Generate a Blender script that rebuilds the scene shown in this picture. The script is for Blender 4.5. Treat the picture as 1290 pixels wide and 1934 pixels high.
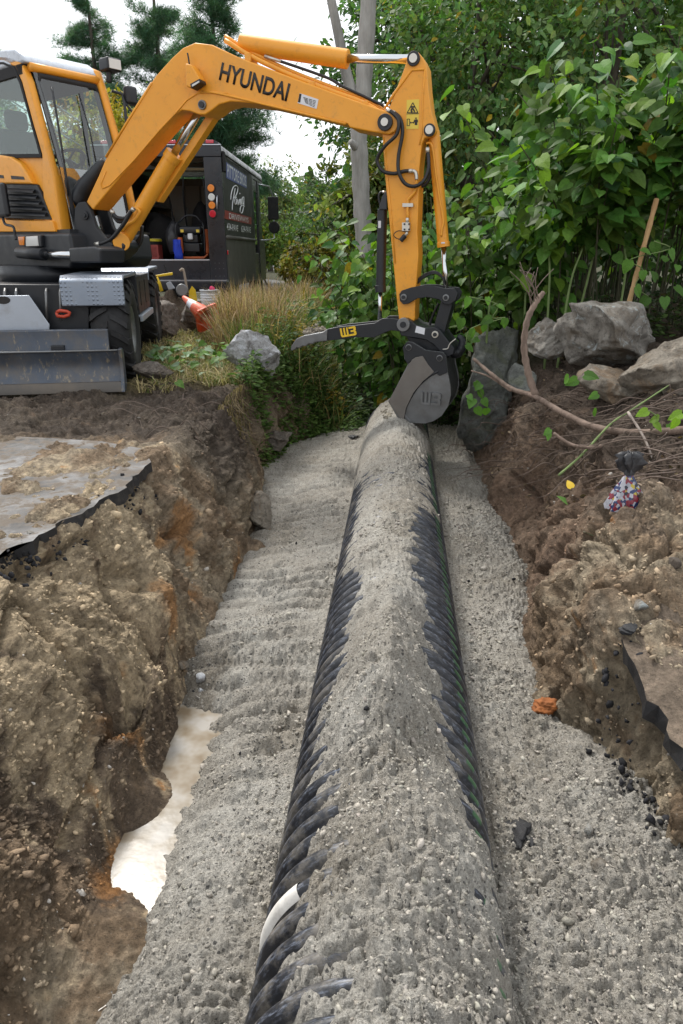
import bpy, bmesh, math, random
import numpy as np
from mathutils import Vector, Matrix, Euler

for _o in list(bpy.data.objects):
    bpy.data.objects.remove(_o, do_unlink=True)
SC = bpy.context.scene
COL = SC.collection
R = math.radians
rng = np.random.default_rng(7)
random.seed(7)

# ---------------------------------------------------------------- camera
CAM = np.array((0.0, 0.0, 1.22))
PITCH = R(20.8)
FPX = 1292.0
cam_d = bpy.data.cameras.new('camera')
cam_d.sensor_fit = 'HORIZONTAL'
cam_d.sensor_width = 36.0
cam_d.lens = 36.0 * FPX / 1290.0
cam_d.clip_start = 0.05
cam_d.clip_end = 2000
cam = bpy.data.objects.new('camera', cam_d)
COL.objects.link(cam)
cam.location = CAM
cam.rotation_euler = (R(90) - PITCH, 0, 0)
SC.camera = cam

# ---------------------------------------------------------------- sky, sun, exposure
SUN_EL, SUN_AZ = R(50), R(-28)          # azimuth measured from +Y towards +X
W = bpy.data.worlds.new('World')
SC.world = W
W.use_nodes = True
wn = W.node_tree.nodes
wl = W.node_tree.links
wn.clear()
sky = wn.new('ShaderNodeTexSky')
sky.sky_type = 'NISHITA'
sky.sun_disc = False
sky.sun_elevation = SUN_EL
sky.sun_rotation = SUN_AZ
sky.dust_density = 4.0
sky.air_density = 1.0
hs = wn.new('ShaderNodeHueSaturation')
hs.inputs['Saturation'].default_value = 0.12
veil = wn.new('ShaderNodeMix')
veil.data_type = 'RGBA'
veil.inputs[0].default_value = 0.72      # high overcast veil
veil.inputs[7].default_value = (8.6, 8.9, 9.3, 1)
bg = wn.new('ShaderNodeBackground')
bg.inputs['Strength'].default_value = 0.065
wo = wn.new('ShaderNodeOutputWorld')
wl.new(sky.outputs[0], hs.inputs['Color'])
wl.new(hs.outputs[0], veil.inputs[6])
wl.new(veil.outputs[2], bg.inputs['Color'])
wl.new(bg.outputs[0], wo.inputs[0])

sun_d = bpy.data.lights.new('sun', 'SUN')
sun_d.energy = 1.5
sun_d.angle = R(13)
sun_d.color = (1.0, 0.96, 0.9)
sun = bpy.data.objects.new('sun', sun_d)
COL.objects.link(sun)
_sd = Vector((math.sin(SUN_AZ) * math.cos(SUN_EL), math.cos(SUN_AZ) * math.cos(SUN_EL), math.sin(SUN_EL)))
sun.rotation_euler = (-_sd).to_track_quat('-Z', 'Y').to_euler()
sun.location = _sd * 50

SC.view_settings.view_transform = 'Standard'
SC.view_settings.look = 'None'
SC.view_settings.gamma = 1.0
SC.view_settings.use_curve_mapping = False
SC.view_settings.exposure = 1.42
SC.render.engine = 'CYCLES'
SC.cycles.max_bounces = 6
SC.cycles.transparent_max_bounces = 8

# ---------------------------------------------------------------- helpers: projection and noise
CP, SP = math.cos(PITCH), math.sin(PITCH)

def ray(px, py):
    u = (px - 645.0) / FPX
    v = (967.0 - py) / FPX
    return np.array((u, CP + v * SP, -SP + v * CP))

def at_y(px, py, y):
    d = ray(px, py)
    return CAM + d * (y / d[1])

def at_z(px, py, z):
    d = ray(px, py)
    return CAM + d * ((z - CAM[2]) / d[2])

def _hash(ix, iy, seed):
    n = (ix * 374761393 + iy * 668265263 + seed * 1442695041) & 0xffffffff
    n = ((n ^ (n >> 13)) * 1274126177) & 0xffffffff
    n = n ^ (n >> 16)
    return (n & 0xffff).astype(np.float64) / 32767.5 - 1.0

def vnoise(x, y, seed=0):
    x = np.asarray(x, float); y = np.asarray(y, float)
    x0 = np.floor(x); y0 = np.floor(y)
    fx = x - x0; fy = y - y0
    ix = x0.astype(np.int64); iy = y0.astype(np.int64)
    fx = fx * fx * fx * (fx * (fx * 6 - 15) + 10)
    fy = fy * fy * fy * (fy * (fy * 6 - 15) + 10)
    a = _hash(ix, iy, seed); b = _hash(ix + 1, iy, seed)
    c = _hash(ix, iy + 1, seed); d = _hash(ix + 1, iy + 1, seed)
    return (a + (b - a) * fx) * (1 - fy) + (c + (d - c) * fx) * fy

def fbm(x, y, scale, octs=4, seed=0, gain=0.5, lac=2.03):
    x = np.asarray(x, float) / scale; y = np.asarray(y, float) / scale
    t = 0.0; a = 1.0; s = 0.0
    for k in range(octs):
        t = t + a * vnoise(x + 17.3 * k, y - 9.1 * k, seed + k * 13)
        s += a; a *= gain; x = x * lac; y = y * lac
    return t / s

def ridged(x, y, scale, octs=3, seed=0):
    x = np.asarray(x, float) / scale; y = np.asarray(y, float) / scale
    t = 0.0; a = 1.0; s = 0.0
    for k in range(octs):
        t = t + a * (1 - np.abs(vnoise(x + 7.7 * k, y + 3.1 * k, seed + k * 5)))
        s += a; a *= 0.5; x = x * 2.1; y = y * 2.1
    return t / s

def _hash3(ix, iy, iz, seed):
    n = (ix * 374761393 + iy * 668265263 + iz * 2147483647 + seed * 1442695041) & 0xffffffff
    n = ((n ^ (n >> 13)) * 1274126177) & 0xffffffff
    n = ((n ^ (n >> 15)) * 2246822519) & 0xffffffff
    n = n ^ (n >> 16)
    return (n & 0xffff).astype(np.float32) / 32767.5 - 1.0

def vnoise3(x, y, z, seed=0):
    x0 = np.floor(x); y0 = np.floor(y); z0 = np.floor(z)
    fx = (x - x0).astype(np.float32); fy = (y - y0).astype(np.float32); fz = (z - z0).astype(np.float32)
    ix = x0.astype(np.int64); iy = y0.astype(np.int64); iz = z0.astype(np.int64)
    fx = fx * fx * (3 - 2 * fx); fy = fy * fy * (3 - 2 * fy); fz = fz * fz * (3 - 2 * fz)
    def pl(k):
        a = _hash3(ix, iy, iz + k, seed); b = _hash3(ix + 1, iy, iz + k, seed)
        c = _hash3(ix, iy + 1, iz + k, seed); d = _hash3(ix + 1, iy + 1, iz + k, seed)
        return (a + (b - a) * fx) * (1 - fy) + (c + (d - c) * fx) * fy
    p = pl(0)
    return p + (pl(1) - p) * fz

def fbm3(x, y, z, scale, octs=4, seed=0, gain=0.5):
    x = x / scale; y = y / scale; z = z / scale
    t = 0.0; a = 1.0; s = 0.0
    for k in range(octs):
        t = t + a * vnoise3(x + 5.3 * k, y - 3.1 * k, z + 1.7 * k, seed + 13 * k)
        s += a; a *= gain; x = x * 2.03; y = y * 2.03; z = z * 2.03
    return t / s

def sstep(a, b, x):
    t = np.clip((x - a) / (b - a), 0, 1)
    return t * t * (3 - 2 * t)

# ---------------------------------------------------------------- helpers: objects
def tag(o, label=None, cat=None, group=None, kind=None):
    if label: o['label'] = label
    if cat: o['category'] = cat
    if group: o['group'] = group
    if kind: o['kind'] = kind
    return o

def empty(name, loc, label=None, cat=None, group=None):
    o = bpy.data.objects.new(name, None)
    o.empty_display_size = 0.1
    COL.objects.link(o)
    o.location = Vector([float(v) for v in loc])
    return tag(o, label, cat, group)

def link(name, data, parent=None, mat=None):
    o = bpy.data.objects.new(name, data)
    COL.objects.link(o)
    if mat is not None and len(data.materials) == 0:
        data.materials.append(mat)
    if parent is not None:
        o.parent = parent
        loc = Vector((0, 0, 0)); p = parent
        if parent.parent is not None:
            # part of a part: meshes are in world space, the part itself carries the inverse already
            o.matrix_parent_inverse = Matrix.Identity(4)
            if parent.get('_own_space'):
                pass
        else:
            if not parent.get('_local'):
                o.matrix_parent_inverse = Matrix.Translation(-parent.location)
    return o

class MB:
    """collects shapes into one mesh"""
    def __init__(s):
        s.v = []; s.f = []; s.sm = []
    def add(s, vs, fs, smooth=False):
        b = len(s.v)
        s.v.extend([tuple(float(c) for c in p) for p in vs])
        s.f.extend([tuple(int(i) + b for i in f) for f in fs])
        s.sm.extend([smooth] * len(fs))
        return s
    def box(s, lo, hi, M=None):
        x0, y0, z0 = lo; x1, y1, z1 = hi
        vs = [(x0,y0,z0),(x1,y0,z0),(x1,y1,z0),(x0,y1,z0),(x0,y0,z1),(x1,y0,z1),(x1,y1,z1),(x0,y1,z1)]
        if M is not None: vs = [M(*p) for p in vs]
        return s.add(vs, [(0,3,2,1),(4,5,6,7),(0,1,5,4),(1,2,6,5),(2,3,7,6),(3,0,4,7)])
    def hexa(s, pts):
        return s.add(pts, [(0,3,2,1),(4,5,6,7),(0,1,5,4),(1,2,6,5),(2,3,7,6),(3,0,4,7)])
    def cyl(s, p0, p1, r0, r1=None, n=14, caps=True, smooth=True):
        r1 = r0 if r1 is None else r1
        p0 = Vector(p0); p1 = Vector(p1)
        d = (p1 - p0).normalized()
        a = d.orthogonal().normalized(); b = d.cross(a)
        vs = []
        for k in range(n):
            t = 2 * math.pi * k / n
            o = a * math.cos(t) + b * math.sin(t)
            vs.append(p0 + o * r0); vs.append(p1 + o * r1)
        fs = [(2*k, 2*((k+1) % n), 2*((k+1) % n)+1, 2*k+1) for k in range(n)]
        s.add(vs, fs, smooth)
        if caps:
            b0 = len(s.v) - 2*n
            s.f.append(tuple(b0 + 2*k for k in reversed(range(n)))); s.sm.append(False)
            s.f.append(tuple(b0 + 2*k + 1 for k in range(n))); s.sm.append(False)
        return s
    def tube(s, pts, r, n=8, smooth=True, r_end=None):
        pts = [Vector(p) for p in pts]
        m = len(pts)
        up = None; rings = []
        vs = []
        for i, p in enumerate(pts):
            d = (pts[min(i+1, m-1)] - pts[max(i-1, 0)])
            if d.length < 1e-9: d = Vector((0,0,1))
            d.normalize()
            if up is None:
                a = d.orthogonal().normalized()
            else:
                a = up - d * up.dot(d)
                a = a.normalized() if a.length > 1e-6 else d.orthogonal().normalized()
            up = a
            b = d.cross(a)
            rr = r[i] if isinstance(r, (list, tuple)) else (r if r_end is None else r + (r_end - r) * i / (m - 1))
            for k in range(n):
                t = 2 * math.pi * k / n
                vs.append(p + (a * math.cos(t) + b * math.sin(t)) * rr)
        fs = []
        for i in range(m - 1):
            for k in range(n):
                fs.append((i*n+k, i*n+(k+1) % n, (i+1)*n+(k+1) % n, (i+1)*n+k))
        fs.append(tuple(reversed(range(n)))); fs.append(tuple((m-1)*n + k for k in range(n)))
        return s.add(vs, fs, smooth)
    def prism(s, outline, M, o0, o1):
        """outline: 2-D points; M(a, b, o) -> 3-D; walls between offsets o0 and o1"""
        n = len(outline)
        ar = sum(outline[i][0]*outline[(i+1) % n][1] - outline[(i+1) % n][0]*outline[i][1] for i in range(n))
        vs = [M(a, b, o0) for a, b in outline] + [M(a, b, o1) for a, b in outline]
        fr = tuple(range(n)); bk = tuple(n + i for i in reversed(range(n)))
        sd = [(i, n+i, n+(i+1) % n, (i+1) % n) for i in range(n)]
        return s.add(vs, [fr, bk] + sd)
    def build(s, name, mat, parent=None, bevel=0.0, seg=2, recalc=True, crease=None):
        me = bpy.data.meshes.new(name)
        me.from_pydata(s.v, [], s.f)
        me.polygons.foreach_set('use_smooth', s.sm)
        if recalc:
            bm = bmesh.new(); bm.from_mesh(me)
            bmesh.ops.recalc_face_normals(bm, faces=bm.faces)
            bm.to_mesh(me); bm.free()
        o = link(name, me, parent, mat)
        if bevel > 0:
            md = o.modifiers.new('bevel', 'BEVEL')
            md.width = bevel; md.segments = seg; md.limit_method = 'ANGLE'; md.angle_limit = R(38)
            md.harden_normals = False
            for p in me.polygons: p.use_smooth = True
            sn = o.modifiers.new('wn', 'WEIGHTED_NORMAL'); sn.keep_sharp = True
        return o

def np_mesh(name, verts, faces, mat=None, parent=None, smooth=True, colors=None, kind=None):
    """verts (n,3), faces (m,k) all the same size"""
    verts = np.asarray(verts, np.float32); faces = np.asarray(faces, np.int32)
    me = bpy.data.meshes.new(name)
    k = faces.shape[1]
    me.vertices.add(len(verts)); me.vertices.foreach_set('co', verts.ravel())
    me.loops.add(faces.size); me.loops.foreach_set('vertex_index', faces.ravel())
    me.polygons.add(len(faces)); me.polygons.foreach_set('loop_start', np.arange(0, faces.size, k, dtype=np.int32))
    me.polygons.foreach_set('use_smooth', np.full(len(faces), smooth, bool))
    if colors is not None:
        at = me.color_attributes.new('tone', 'FLOAT_COLOR', 'POINT')
        c = np.ones((len(verts), 4), np.float32); c[:, :colors.shape[1]] = colors
        at.data.foreach_set('color', c.ravel())
    me.update(); me.validate()
    return link(name, me, parent, mat)

def crom(pts, n=6):
    """Catmull-Rom through points"""
    P = [Vector([float(c) for c in p]) for p in pts]
    P = [P[0] * 2 - P[1]] + P + [P[-1] * 2 - P[-2]]
    out = []
    for i in range(1, len(P) - 2):
        a, b, c, d = P[i-1], P[i], P[i+1], P[i+2]
        for k in range(n):
            t = k / n
            out.append(0.5 * ((2*b) + (c - a)*t + (2*a - 5*b + 4*c - d)*t*t + (3*b - a - 3*c + d)*t*t*t))
    out.append(P[-2])
    return out

# ---------------------------------------------------------------- helpers: materials
class NT:
    def __init__(s, name):
        s.m = bpy.data.materials.new(name); s.m.use_nodes = True
        s.n = s.m.node_tree.nodes; s.l = s.m.node_tree.links
        s.b = s.n['Principled BSDF']; s.out = s.n['Material Output']
    def new(s, t, **kw):
        o = s.n.new(t)
        for k, v in kw.items(): setattr(o, k, v)
        return o
    def noise(s, scale, detail=4, rough=0.55, vec=None, dist=0.0):
        o = s.n.new('ShaderNodeTexNoise'); o.inputs['Scale'].default_value = scale
        o.inputs['Detail'].default_value = detail; o.inputs['Roughness'].default_value = rough
        o.inputs['Distortion'].default_value = dist
        if vec is not None: s.l.new(vec, o.inputs['Vector'])
        return o
    def coord(s, which='Object'):
        return s.n.new('ShaderNodeTexCoord').outputs[which]
    def pos(s):
        return s.n.new('ShaderNodeNewGeometry').outputs['Position']
    def ramp(s, fac, stops):
        o = s.n.new('ShaderNodeValToRGB')
        e = o.color_ramp.elements
        while len(e) > 1: e.remove(e[-1])
        for i, (p, c) in enumerate(stops):
            c = tuple(c) + (1,) if len(c) == 3 else c
            if i == 0: e[0].position = p; e[0].color = c
            else:
                q = e.new(p); q.color = c
        s.l.new(fac, o.inputs[0])
        return o.outputs[0]
    def mix(s, fac, a, b, mode='MIX'):
        o = s.n.new('ShaderNodeMix'); o.data_type = 'RGBA'; o.blend_type = mode
        for i, x in ((0, fac), (6, a), (7, b)):
            if isinstance(x, (int, float)): o.inputs[i].default_value = x
            elif isinstance(x, (tuple, list)): o.inputs[i].default_value = tuple(x) + (1,) if len(x) == 3 else x
            else: s.l.new(x, o.inputs[i])
        return o.outputs[2]
    def math(s, op, a, b=0.0, clamp=False):
        o = s.n.new('ShaderNodeMath'); o.operation = op; o.use_clamp = clamp
        for i, x in ((0, a), (1, b)):
            if isinstance(x, (int, float)): o.inputs[i].default_value = x
            else: s.l.new(x, o.inputs[i])
        return o.outputs[0]
    def mrange(s, v, a, b, c=0.0, d=1.0):
        o = s.n.new('ShaderNodeMapRange')
        s.l.new(v, o.inputs[0])
        for i, x in enumerate((a, b, c, d)): o.inputs[i+1].default_value = x
        return o.outputs[0]
    def bump(s, h, strength=0.5, dist=0.01, normal=None):
        o = s.n.new('ShaderNodeBump'); o.inputs['Strength'].default_value = strength
        o.inputs['Distance'].default_value = dist
        s.l.new(h, o.inputs['Height'])
        if normal is not None: s.l.new(normal, o.inputs['Normal'])
        return o.outputs[0]
    def set(s, **kw):
        for k, v in kw.items():
            i = s.b.inputs[k.replace('_', ' ')]
            if isinstance(v, (int, float)): i.default_value = v
            elif isinstance(v, (tuple, list)): i.default_value = tuple(v) + (1,) if len(v) == 3 else v
            else: s.l.new(v, i)
        return s

def plain(name, col, rough=0.5, metal=0.0, var=0.15, scale=12.0, dirt=0.0, dirtcol=(0.16, 0.13, 0.1), dscale=3.0, bump=0.0):
    t = NT(name)
    p = t.pos()
    n = t.noise(scale, 5, 0.6, p)
    c = t.mix(n.outputs[0], tuple(x * (1 - var) for x in col), tuple(min(1, x * (1 + var)) for x in col))
    r = t.mrange(n.outputs[0], 0.3, 0.7, max(0.02, rough - 0.08), min(1, rough + 0.1))
    if dirt > 0:
        d = t.noise(dscale, 8, 0.7, p)
        f = t.mrange(d.outputs[0], 0.62 - dirt * 0.35, 0.78, 0, min(1, dirt * 1.6))
        c = t.mix(f, c, dirtcol)
    t.set(Base_Color=c, Roughness=r, Metallic=metal)
    if bump > 0:
        t.set(Normal=t.bump(t.noise(scale * 6, 4, 0.6, p).outputs[0], bump, 0.004))
    return t.m
# ================================================================ TERRAIN
PR = 0.355            # pipe crest radius
PZ = -0.69            # pipe axis height
def xc(y):
    return 0.15 + (np.asarray(y, float) - 1.78) * 0.082

def _line(pts):
    q = sorted([tuple(at_z(*p)) for p in pts], key=lambda t: t[1])
    q = np.array(q)
    return q[:, 1], q[:, 0], q[:, 2]

LFy, LFx, _ = _line([(60,1934,-.9),(145,1826,-.9),(212,1660,-.9),(236,1560,-.9),(318,1425,-.9),(345,1330,-.88),(405,1190,-.86),(468,1050,-.84),
                     (510,960,-.82),(492,880,-.82),(540,838,-.82),(640,805,-.82)])
LRy = np.array([0.0, 2.3, 2.65, 3.15, 3.5, 3.95, 4.4, 5.2, 6.2, 7.0, 7.8, 9.0])
LRx = np.array([-1.6, -1.55, -1.45, -1.36, -1.24, -1.28, -1.12, -0.98, -0.98, -0.92, -0.78, -0.55])
RFy, RFx, _ = _line([(1340,1760,-.8),(1290,1640,-.8),(1160,1480,-.8),(1060,1385,-.8),(1000,1335,-.8),(975,1240,-.8),(985,1080,-.8),(932,980,-.8),(892,900,-.8),(872,800,-.82)])
RRy = np.array([0.0, 1.5, 2.0, 2.25, 2.49, 2.72, 3.3, 4.0, 5.0, 6.0, 7.5, 9.0])
RRx = np.array([1.45, 1.36, 1.24, 1.16, 1.18, 1.17, 1.5, 1.78, 1.95, 1.95, 2.0, 2.2])
RRz = np.array([-.4, -.38, -.35, -.3, -.22, -.15, .0, .12, .2, .2, .12, .1])

def ground_base(x, y):
    """soil surface without fine relief, and the bank mask"""
    x = np.asarray(x, float); y = np.asarray(y, float)
    fl = -0.95 - 0.12 * sstep(8, 11, y)
    lf = np.interp(y, LFy, LFx); lr = np.interp(y, LRy, LRx)
    rf = np.interp(y, RFy, RFx); rr = np.interp(y, RRy, RRx); rz = np.interp(y, RRy, RRz)
    # left bank
    s = np.clip((lf - x) / np.maximum(lf - lr, 0.08), 0, 1)
    sl = 0.62 * s + 0.38 * (s ** 0.55) * (1 - (1 - s) ** 3)
    zl = fl * (1 - sl)
    # right bank
    s2 = np.clip((x - rf) / np.maximum(rr - rf, 0.16), 0, 1)
    sr = 0.6 * s2 + 0.4 * (1 - (1 - s2) ** 2)
    zr = fl + (rz - fl) * sr
    # beyond the right rim: mound carrying the boulders
    beyond = np.clip(x - rr, 0, 30)
    mound = 0.30 * sstep(0.0, 0.6, beyond) * sstep(3.2, 4.6, y) * (1 - sstep(2.5, 6, beyond)) * (1 - sstep(7.5, 9.5, y))
    zr = zr + mound + np.where(beyond > 0, -rz * sstep(1.5, 6, beyond), 0)
    z = np.where(x < xc(y), zl, zr)
    bank = np.where(x < xc(y), np.clip(4 * s * (1.08 - s), 0, 1), np.clip(4 * s2 * (1.15 - s2), 0, 1))
    # ravine closes far behind
    k = sstep(10.5, 15, y)
    z = z * (1 - k) + 0.0 * k
    far = np.clip(np.hypot(x, y) - 60, 0, 400)
    z = z + 7.0 * sstep(0, 220, far)
    # behind the camera
    return z, bank

def gravel_z(x, y):
    x = np.asarray(x, float); y = np.asarray(y, float)
    d = x - xc(y)
    lf = np.interp(y, LFy, LFx); rf = np.interp(y, RFy, RFx)
    base = -0.80 + 0.02 * sstep(0.3, 0.6, np.abs(d))
    base = base - 0.175 * sstep(0.62, 1.0, -d) * (1 - sstep(2.5, 3.3, y)) - 0.05 * sstep(0.5, 1.0, -d)
    base = base + 0.05 * sstep(0.35, 0.9, d) * (1 - sstep(2.0, 3.0, y))
    base = base + 0.06 * np.exp(-((np.abs(d) - PR) / 0.08) ** 2) * (0.5 + 0.5 * vnoise(y / 0.35, d * 0 + (d > 0) * 9.0, 31))
    base = base + 0.035 * fbm(x, y, 0.55, 3, 41)
    # drag marks of the bucket on the left strip, running across
    yw = y + 0.05 * vnoise(x / 0.25, y / 0.3, 5) + 0.06 * x
    rp = np.abs(np.sin(yw * np.pi / 0.155 + 2.0 * vnoise(x / 0.6, y / 0.6, 19))) - 0.6
    rp = rp * (0.45 + 0.55 * sstep(-.3, .4, vnoise(x / 0.28, y / 0.22, 15)))
    base = base + 0.058 * rp * sstep(0.33, 0.45, -d) * sstep(1.7, 2.4, y)
    base = base + (0.014 * vnoise(x / 0.22, y / 0.1, 23) + 0.02 * fbm(x, y, .3, 3, 29)) * sstep(0.33, 0.45, d)
    # cover over the pipe
    aR = np.interp(y, [1.45,1.62,1.78,2.17,2.7,3.18,3.8,4.25,4.42,4.72,5.0,5.9,6.15,6.6,6.95,7.4], [1.22,1.15,.86,.6,.46,.40,.46,.62,1.08,1.08,.82,.8,1.15,1.1,.72,.65])
    aL = np.interp(y, [1.0,2.2,2.9,3.15,3.3,3.5,4.3,5.0,5.35,6.9,7.3,7.6], [.70,.72,.70,.58,.62,.84,.86,.92,1.2,1.2,.85,.7])
    T = np.interp(y, [0.8,1.35,1.75,2.0,2.5,2.9,3.2,4.0,5.0,5.4,6.0,7.0,7.5], [.10,.09,.11,.21,.17,.10,.016,.012,.012,.02,.05,.07,.05])
    aR = aR + 0.16 * vnoise(y / 0.07, y * 0, 3) + 0.10 * vnoise(y / 0.22, y * 0 + 4, 3)
    aL = aL + 0.10 * vnoise(y / 0.07, y * 0 + 9, 3) + 0.08 * vnoise(y / 0.25, y * 0 + 14, 3)
    a = np.where(d > 0, np.where(y > 6.1, aR, aR * .78), np.where(y > 5.2, aL, aL * .78)) * PR
    q = np.abs(d) / np.maximum(a, 0.02)
    P = PZ + np.sqrt(np.maximum((PR - 0.004) ** 2 - d * d, 0)) - np.maximum(np.abs(d) - PR, 0) * 3.0
    t = np.where(q < 1, T * (1 - q ** 1.15), -0.05 * (q - 1) - 0.034 * sstep(0.96, 1.4, q))
    t = t + 0.014 * fbm(x, y, 0.11, 4, 77, .6) + np.clip(T, 0, .2) * 0.35 * fbm(x, y, 0.22, 3, 79) * np.clip(1.2 - q, 0, 1)
    t = np.maximum(t, -0.07)
    # little scarp where the heap slumped towards the camera
    t = t - 0.045 * sstep(1.98, 1.86, y) * np.exp(-(d / 0.16) ** 2)
    cov = np.where(np.abs(d) < PR * 1.35, P + t, -5)
    # end of the pipe
    cov = np.where(y > 7.62, -5, cov)
    # spoil at the far end fades into the ravine
    base = base - 0.3 * sstep(8.0, 9.6, y)
    k = 0.03
    h = np.clip(0.5 + 0.5 * (cov - base) / k, 0, 1)
    return base * (1 - h) + cov * h + k * h * (1 - h)

def surf_z(x, y):
    z, _ = ground_base(x, y)
    g = gravel_z(x, y)
    lf = np.interp(y, LFy, LFx); rf = np.interp(y, RFy, RFx)
    inside = (x > lf - 0.15) & (x < rf + 0.2) & (y > 0.5) & (y < 9)
    return np.where(inside, np.maximum(z, g), z)

def hit(px, py, t0=0.8, t1=80):
    d = ray(px, py)
    t = np.concatenate([np.arange(t0, 12, 0.01), np.arange(12, t1, 0.05)])
    p = CAM[None] + t[:, None] * d[None]
    below = p[:, 2] < surf_z(p[:, 0], p[:, 1])
    i = int(np.argmax(below)) if below.any() else len(t) - 1
    return p[i]

# ---- soil colours (albedo of the different earths, placed where they lie)
C_BROWN = np.array((0.235, 0.168, 0.108)); C_DARK = np.array((0.085, 0.066, 0.052)); C_TAN = np.array((0.36, 0.30, 0.215))
C_CLAY = np.array((0.42, 0.33, 0.215)); C_RUST = np.array((0.30, 0.135, 0.04)); C_RED = np.array((0.165, 0.108, 0.076))
C_GREY = np.array((0.34, 0.33, 0.32)); C_TAR = np.array((0.018, 0.018, 0.02)); C_TURF = np.array((0.14, 0.115, 0.055)); C_FOREST = np.array((0.05, 0.05, 0.025))

def lerp(c, col, f):
    return c + (col[None] - c) * np.clip(f, 0, 1)[:, None]

def soil_color(x, y, z, bank):
    n1 = fbm(x * 1.0 + z * 0.7, y + z * 0.5, 0.5, 5, 101, .6); n2 = fbm(x + z, y - z, 0.15, 5, 131, .65); n3 = fbm(x, y, 0.045, 4, 151, .7)
    c = np.tile(C_BROWN, (len(x), 1))
    c = lerp(c, C_TAN, 0.75 * sstep(-0.1, 0.35, n1 + 0.5 * n2))
    c = lerp(c, C_DARK, 0.65 * sstep(0.05, 0.5, -n1 + 0.6 * n2))
    left = x < xc(y)
    # left: pale clay seam, rust stains, black topsoil under the turf
    blob = lambda X, Y, rx, ry: np.exp(-(((x - X) / rx) ** 2 + ((y - Y) / ry) ** 2))
    c = lerp(c, C_CLAY, np.where(left, 0.85 * sstep(0.15, 0.6, blob(-1.16, 3.25, .2, .5) + blob(-1.3, 2.5, .25, .35) * .8 + blob(-1.15, 2.1, .16, .25) * .7 + 0.9 * n2 + .3 * n3), 0))
    for (X, Y, rx, ry) in ((-1.02, 3.95, .06, .14), (-0.9, 3.62, .06, .12), (-0.72, 4.3, .07, .16), (-0.98, 3.2, .05, .1), (-1.0, 2.35, .1, .1), (-.82, 1.9, .06, .15)):
        c = lerp(c, C_RUST, 0.75 * sstep(0.40, 0.95, blob(X, Y, rx * 1.3, ry * 1.3) + 0.8 * n2 + .3 * n3))
    c = lerp(c, C_DARK * 0.75, np.where(left, 0.9 * sstep(4.25, 4.9, y + 0.35 * n1) * sstep(-0.75, -0.2, z + 0.2 * n2) * (1 - sstep(6.2, 7.4, y) * 0.3), 0))
    # right: reddish loam with humus on top, greyer towards the front
    c = lerp(c, C_RED, np.where(~left, 0.75 * sstep(3.0, 3.8, y), 0))
    c = lerp(c, C_DARK * .8, np.where(~left, 0.85 * sstep(-0.35, 0.12, z + 0.25 * n2 + .15 * n1) * sstep(3.0, 3.9, y), 0))
    c = lerp(c, C_TAN * 0.85, np.where(~left, 0.45 * sstep(3.2, 2.4, y) * sstep(-0.4, 0.3, n2 + n1), 0))
    # stony specks
    c = c * (1 + 0.6 * n3 + 0.35 * n2)[:, None]
    # turf / leaf litter away from the dig
    off = np.where(left, np.interp(y, LRy, LRx) - x, x - np.interp(y, RRy, RRx))
    c = lerp(c, C_TURF, np.where(left, sstep(6.2, 7.2, y + 0.5 * n1) * sstep(-0.35, -0.05, z), 0))
    c = lerp(c, C_FOREST, sstep(6.6, 7.8, y + 0.4 * n1) * np.where(left, sstep(8.5, 10, y), 1))
    return np.clip(c, 0.004, 0.8)

def soil_relief(x, y, bank, z):
    """height of the relief, measured along the surface normal"""
    z3 = z * 1.0
    left = x < xc(y)
    zone_ = sstep(-.25, .35, fbm3(x, y, z3, 0.5, 3, 207))            # crumbly against cleanly cut earth
    crumb = np.where(left, 0.30 + 0.70 * zone_, 0.5 + 0.5 * zone_)
    rg = 1 - np.abs(fbm3(x * 1.2, y * .9, z3 * .55, 0.34, 2, 211))
    dz = bank * (0.17 * fbm3(x, y, z3 * .8, 0.46, 2, 201) - 0.10 * np.clip((rg - 0.88) / 0.12, 0, 1) ** 1.5)
    # tilted facets left by the bucket
    fc = vnoise3(x / .22 + .7 * z3, y / .22, z3 / .5, 205); dz = dz + bank * 0.05 * np.round(fc * 2.2) / 2.2
    dz = dz + (0.35 + 0.65 * bank) * 0.065 * crumb * fbm3(x, y, z3, 0.13, 3, 221, .55)
    b1 = np.abs(vnoise3(x / 0.062, y / 0.062, z3 / 0.062, 231)); b2 = np.abs(vnoise3(x / 0.03, y / 0.03, z3 / 0.03, 233)); b3 = np.abs(vnoise3(x / 0.015, y / 0.015, z3 / 0.015, 235))
    rough = (0.55 + 0.45 * bank) * crumb
    dz = dz + rough * (0.034 * b1 + 0.030 * b2 - 0.03) + (.55 + .45 * bank) * (.5 + .5 * crumb) * 0.017 * b3
    return dz

def soil_lift(x, y):
    lf = np.interp(y, LRy, LRx)
    # churned earth between the asphalt and the blade
    m = sstep(4.6, 5.4, y) * (1 - sstep(7.4, 8.4, y)) * sstep(0.0, 0.25, lf - x + 0.2)
    dz = m * (0.14 * ridged(x, y, 0.45, 4, 241) + 0.07 * fbm(x, y, 0.13, 4, 243, .6) - 0.11)
    # rough ground on the right
    m2 = sstep(0.0, 0.3, x - np.interp(y, RRy, RRx)) * (1 - sstep(9, 12, y))
    dz = dz + m2 * (0.12 * fbm(x, y, 0.5, 4, 251))
    # dirt strewn over the asphalt
    m3 = sstep(-0.05, 0.15, lf - x) * (1 - sstep(4.6, 5.4, y)) * sstep(1.5, 2, y)
    return dz + m3 * (0.075 * fbm(x, y, 0.30, 4, 261, .6) + .03 * np.exp(-((lf - x) / .16) ** 2))

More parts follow.
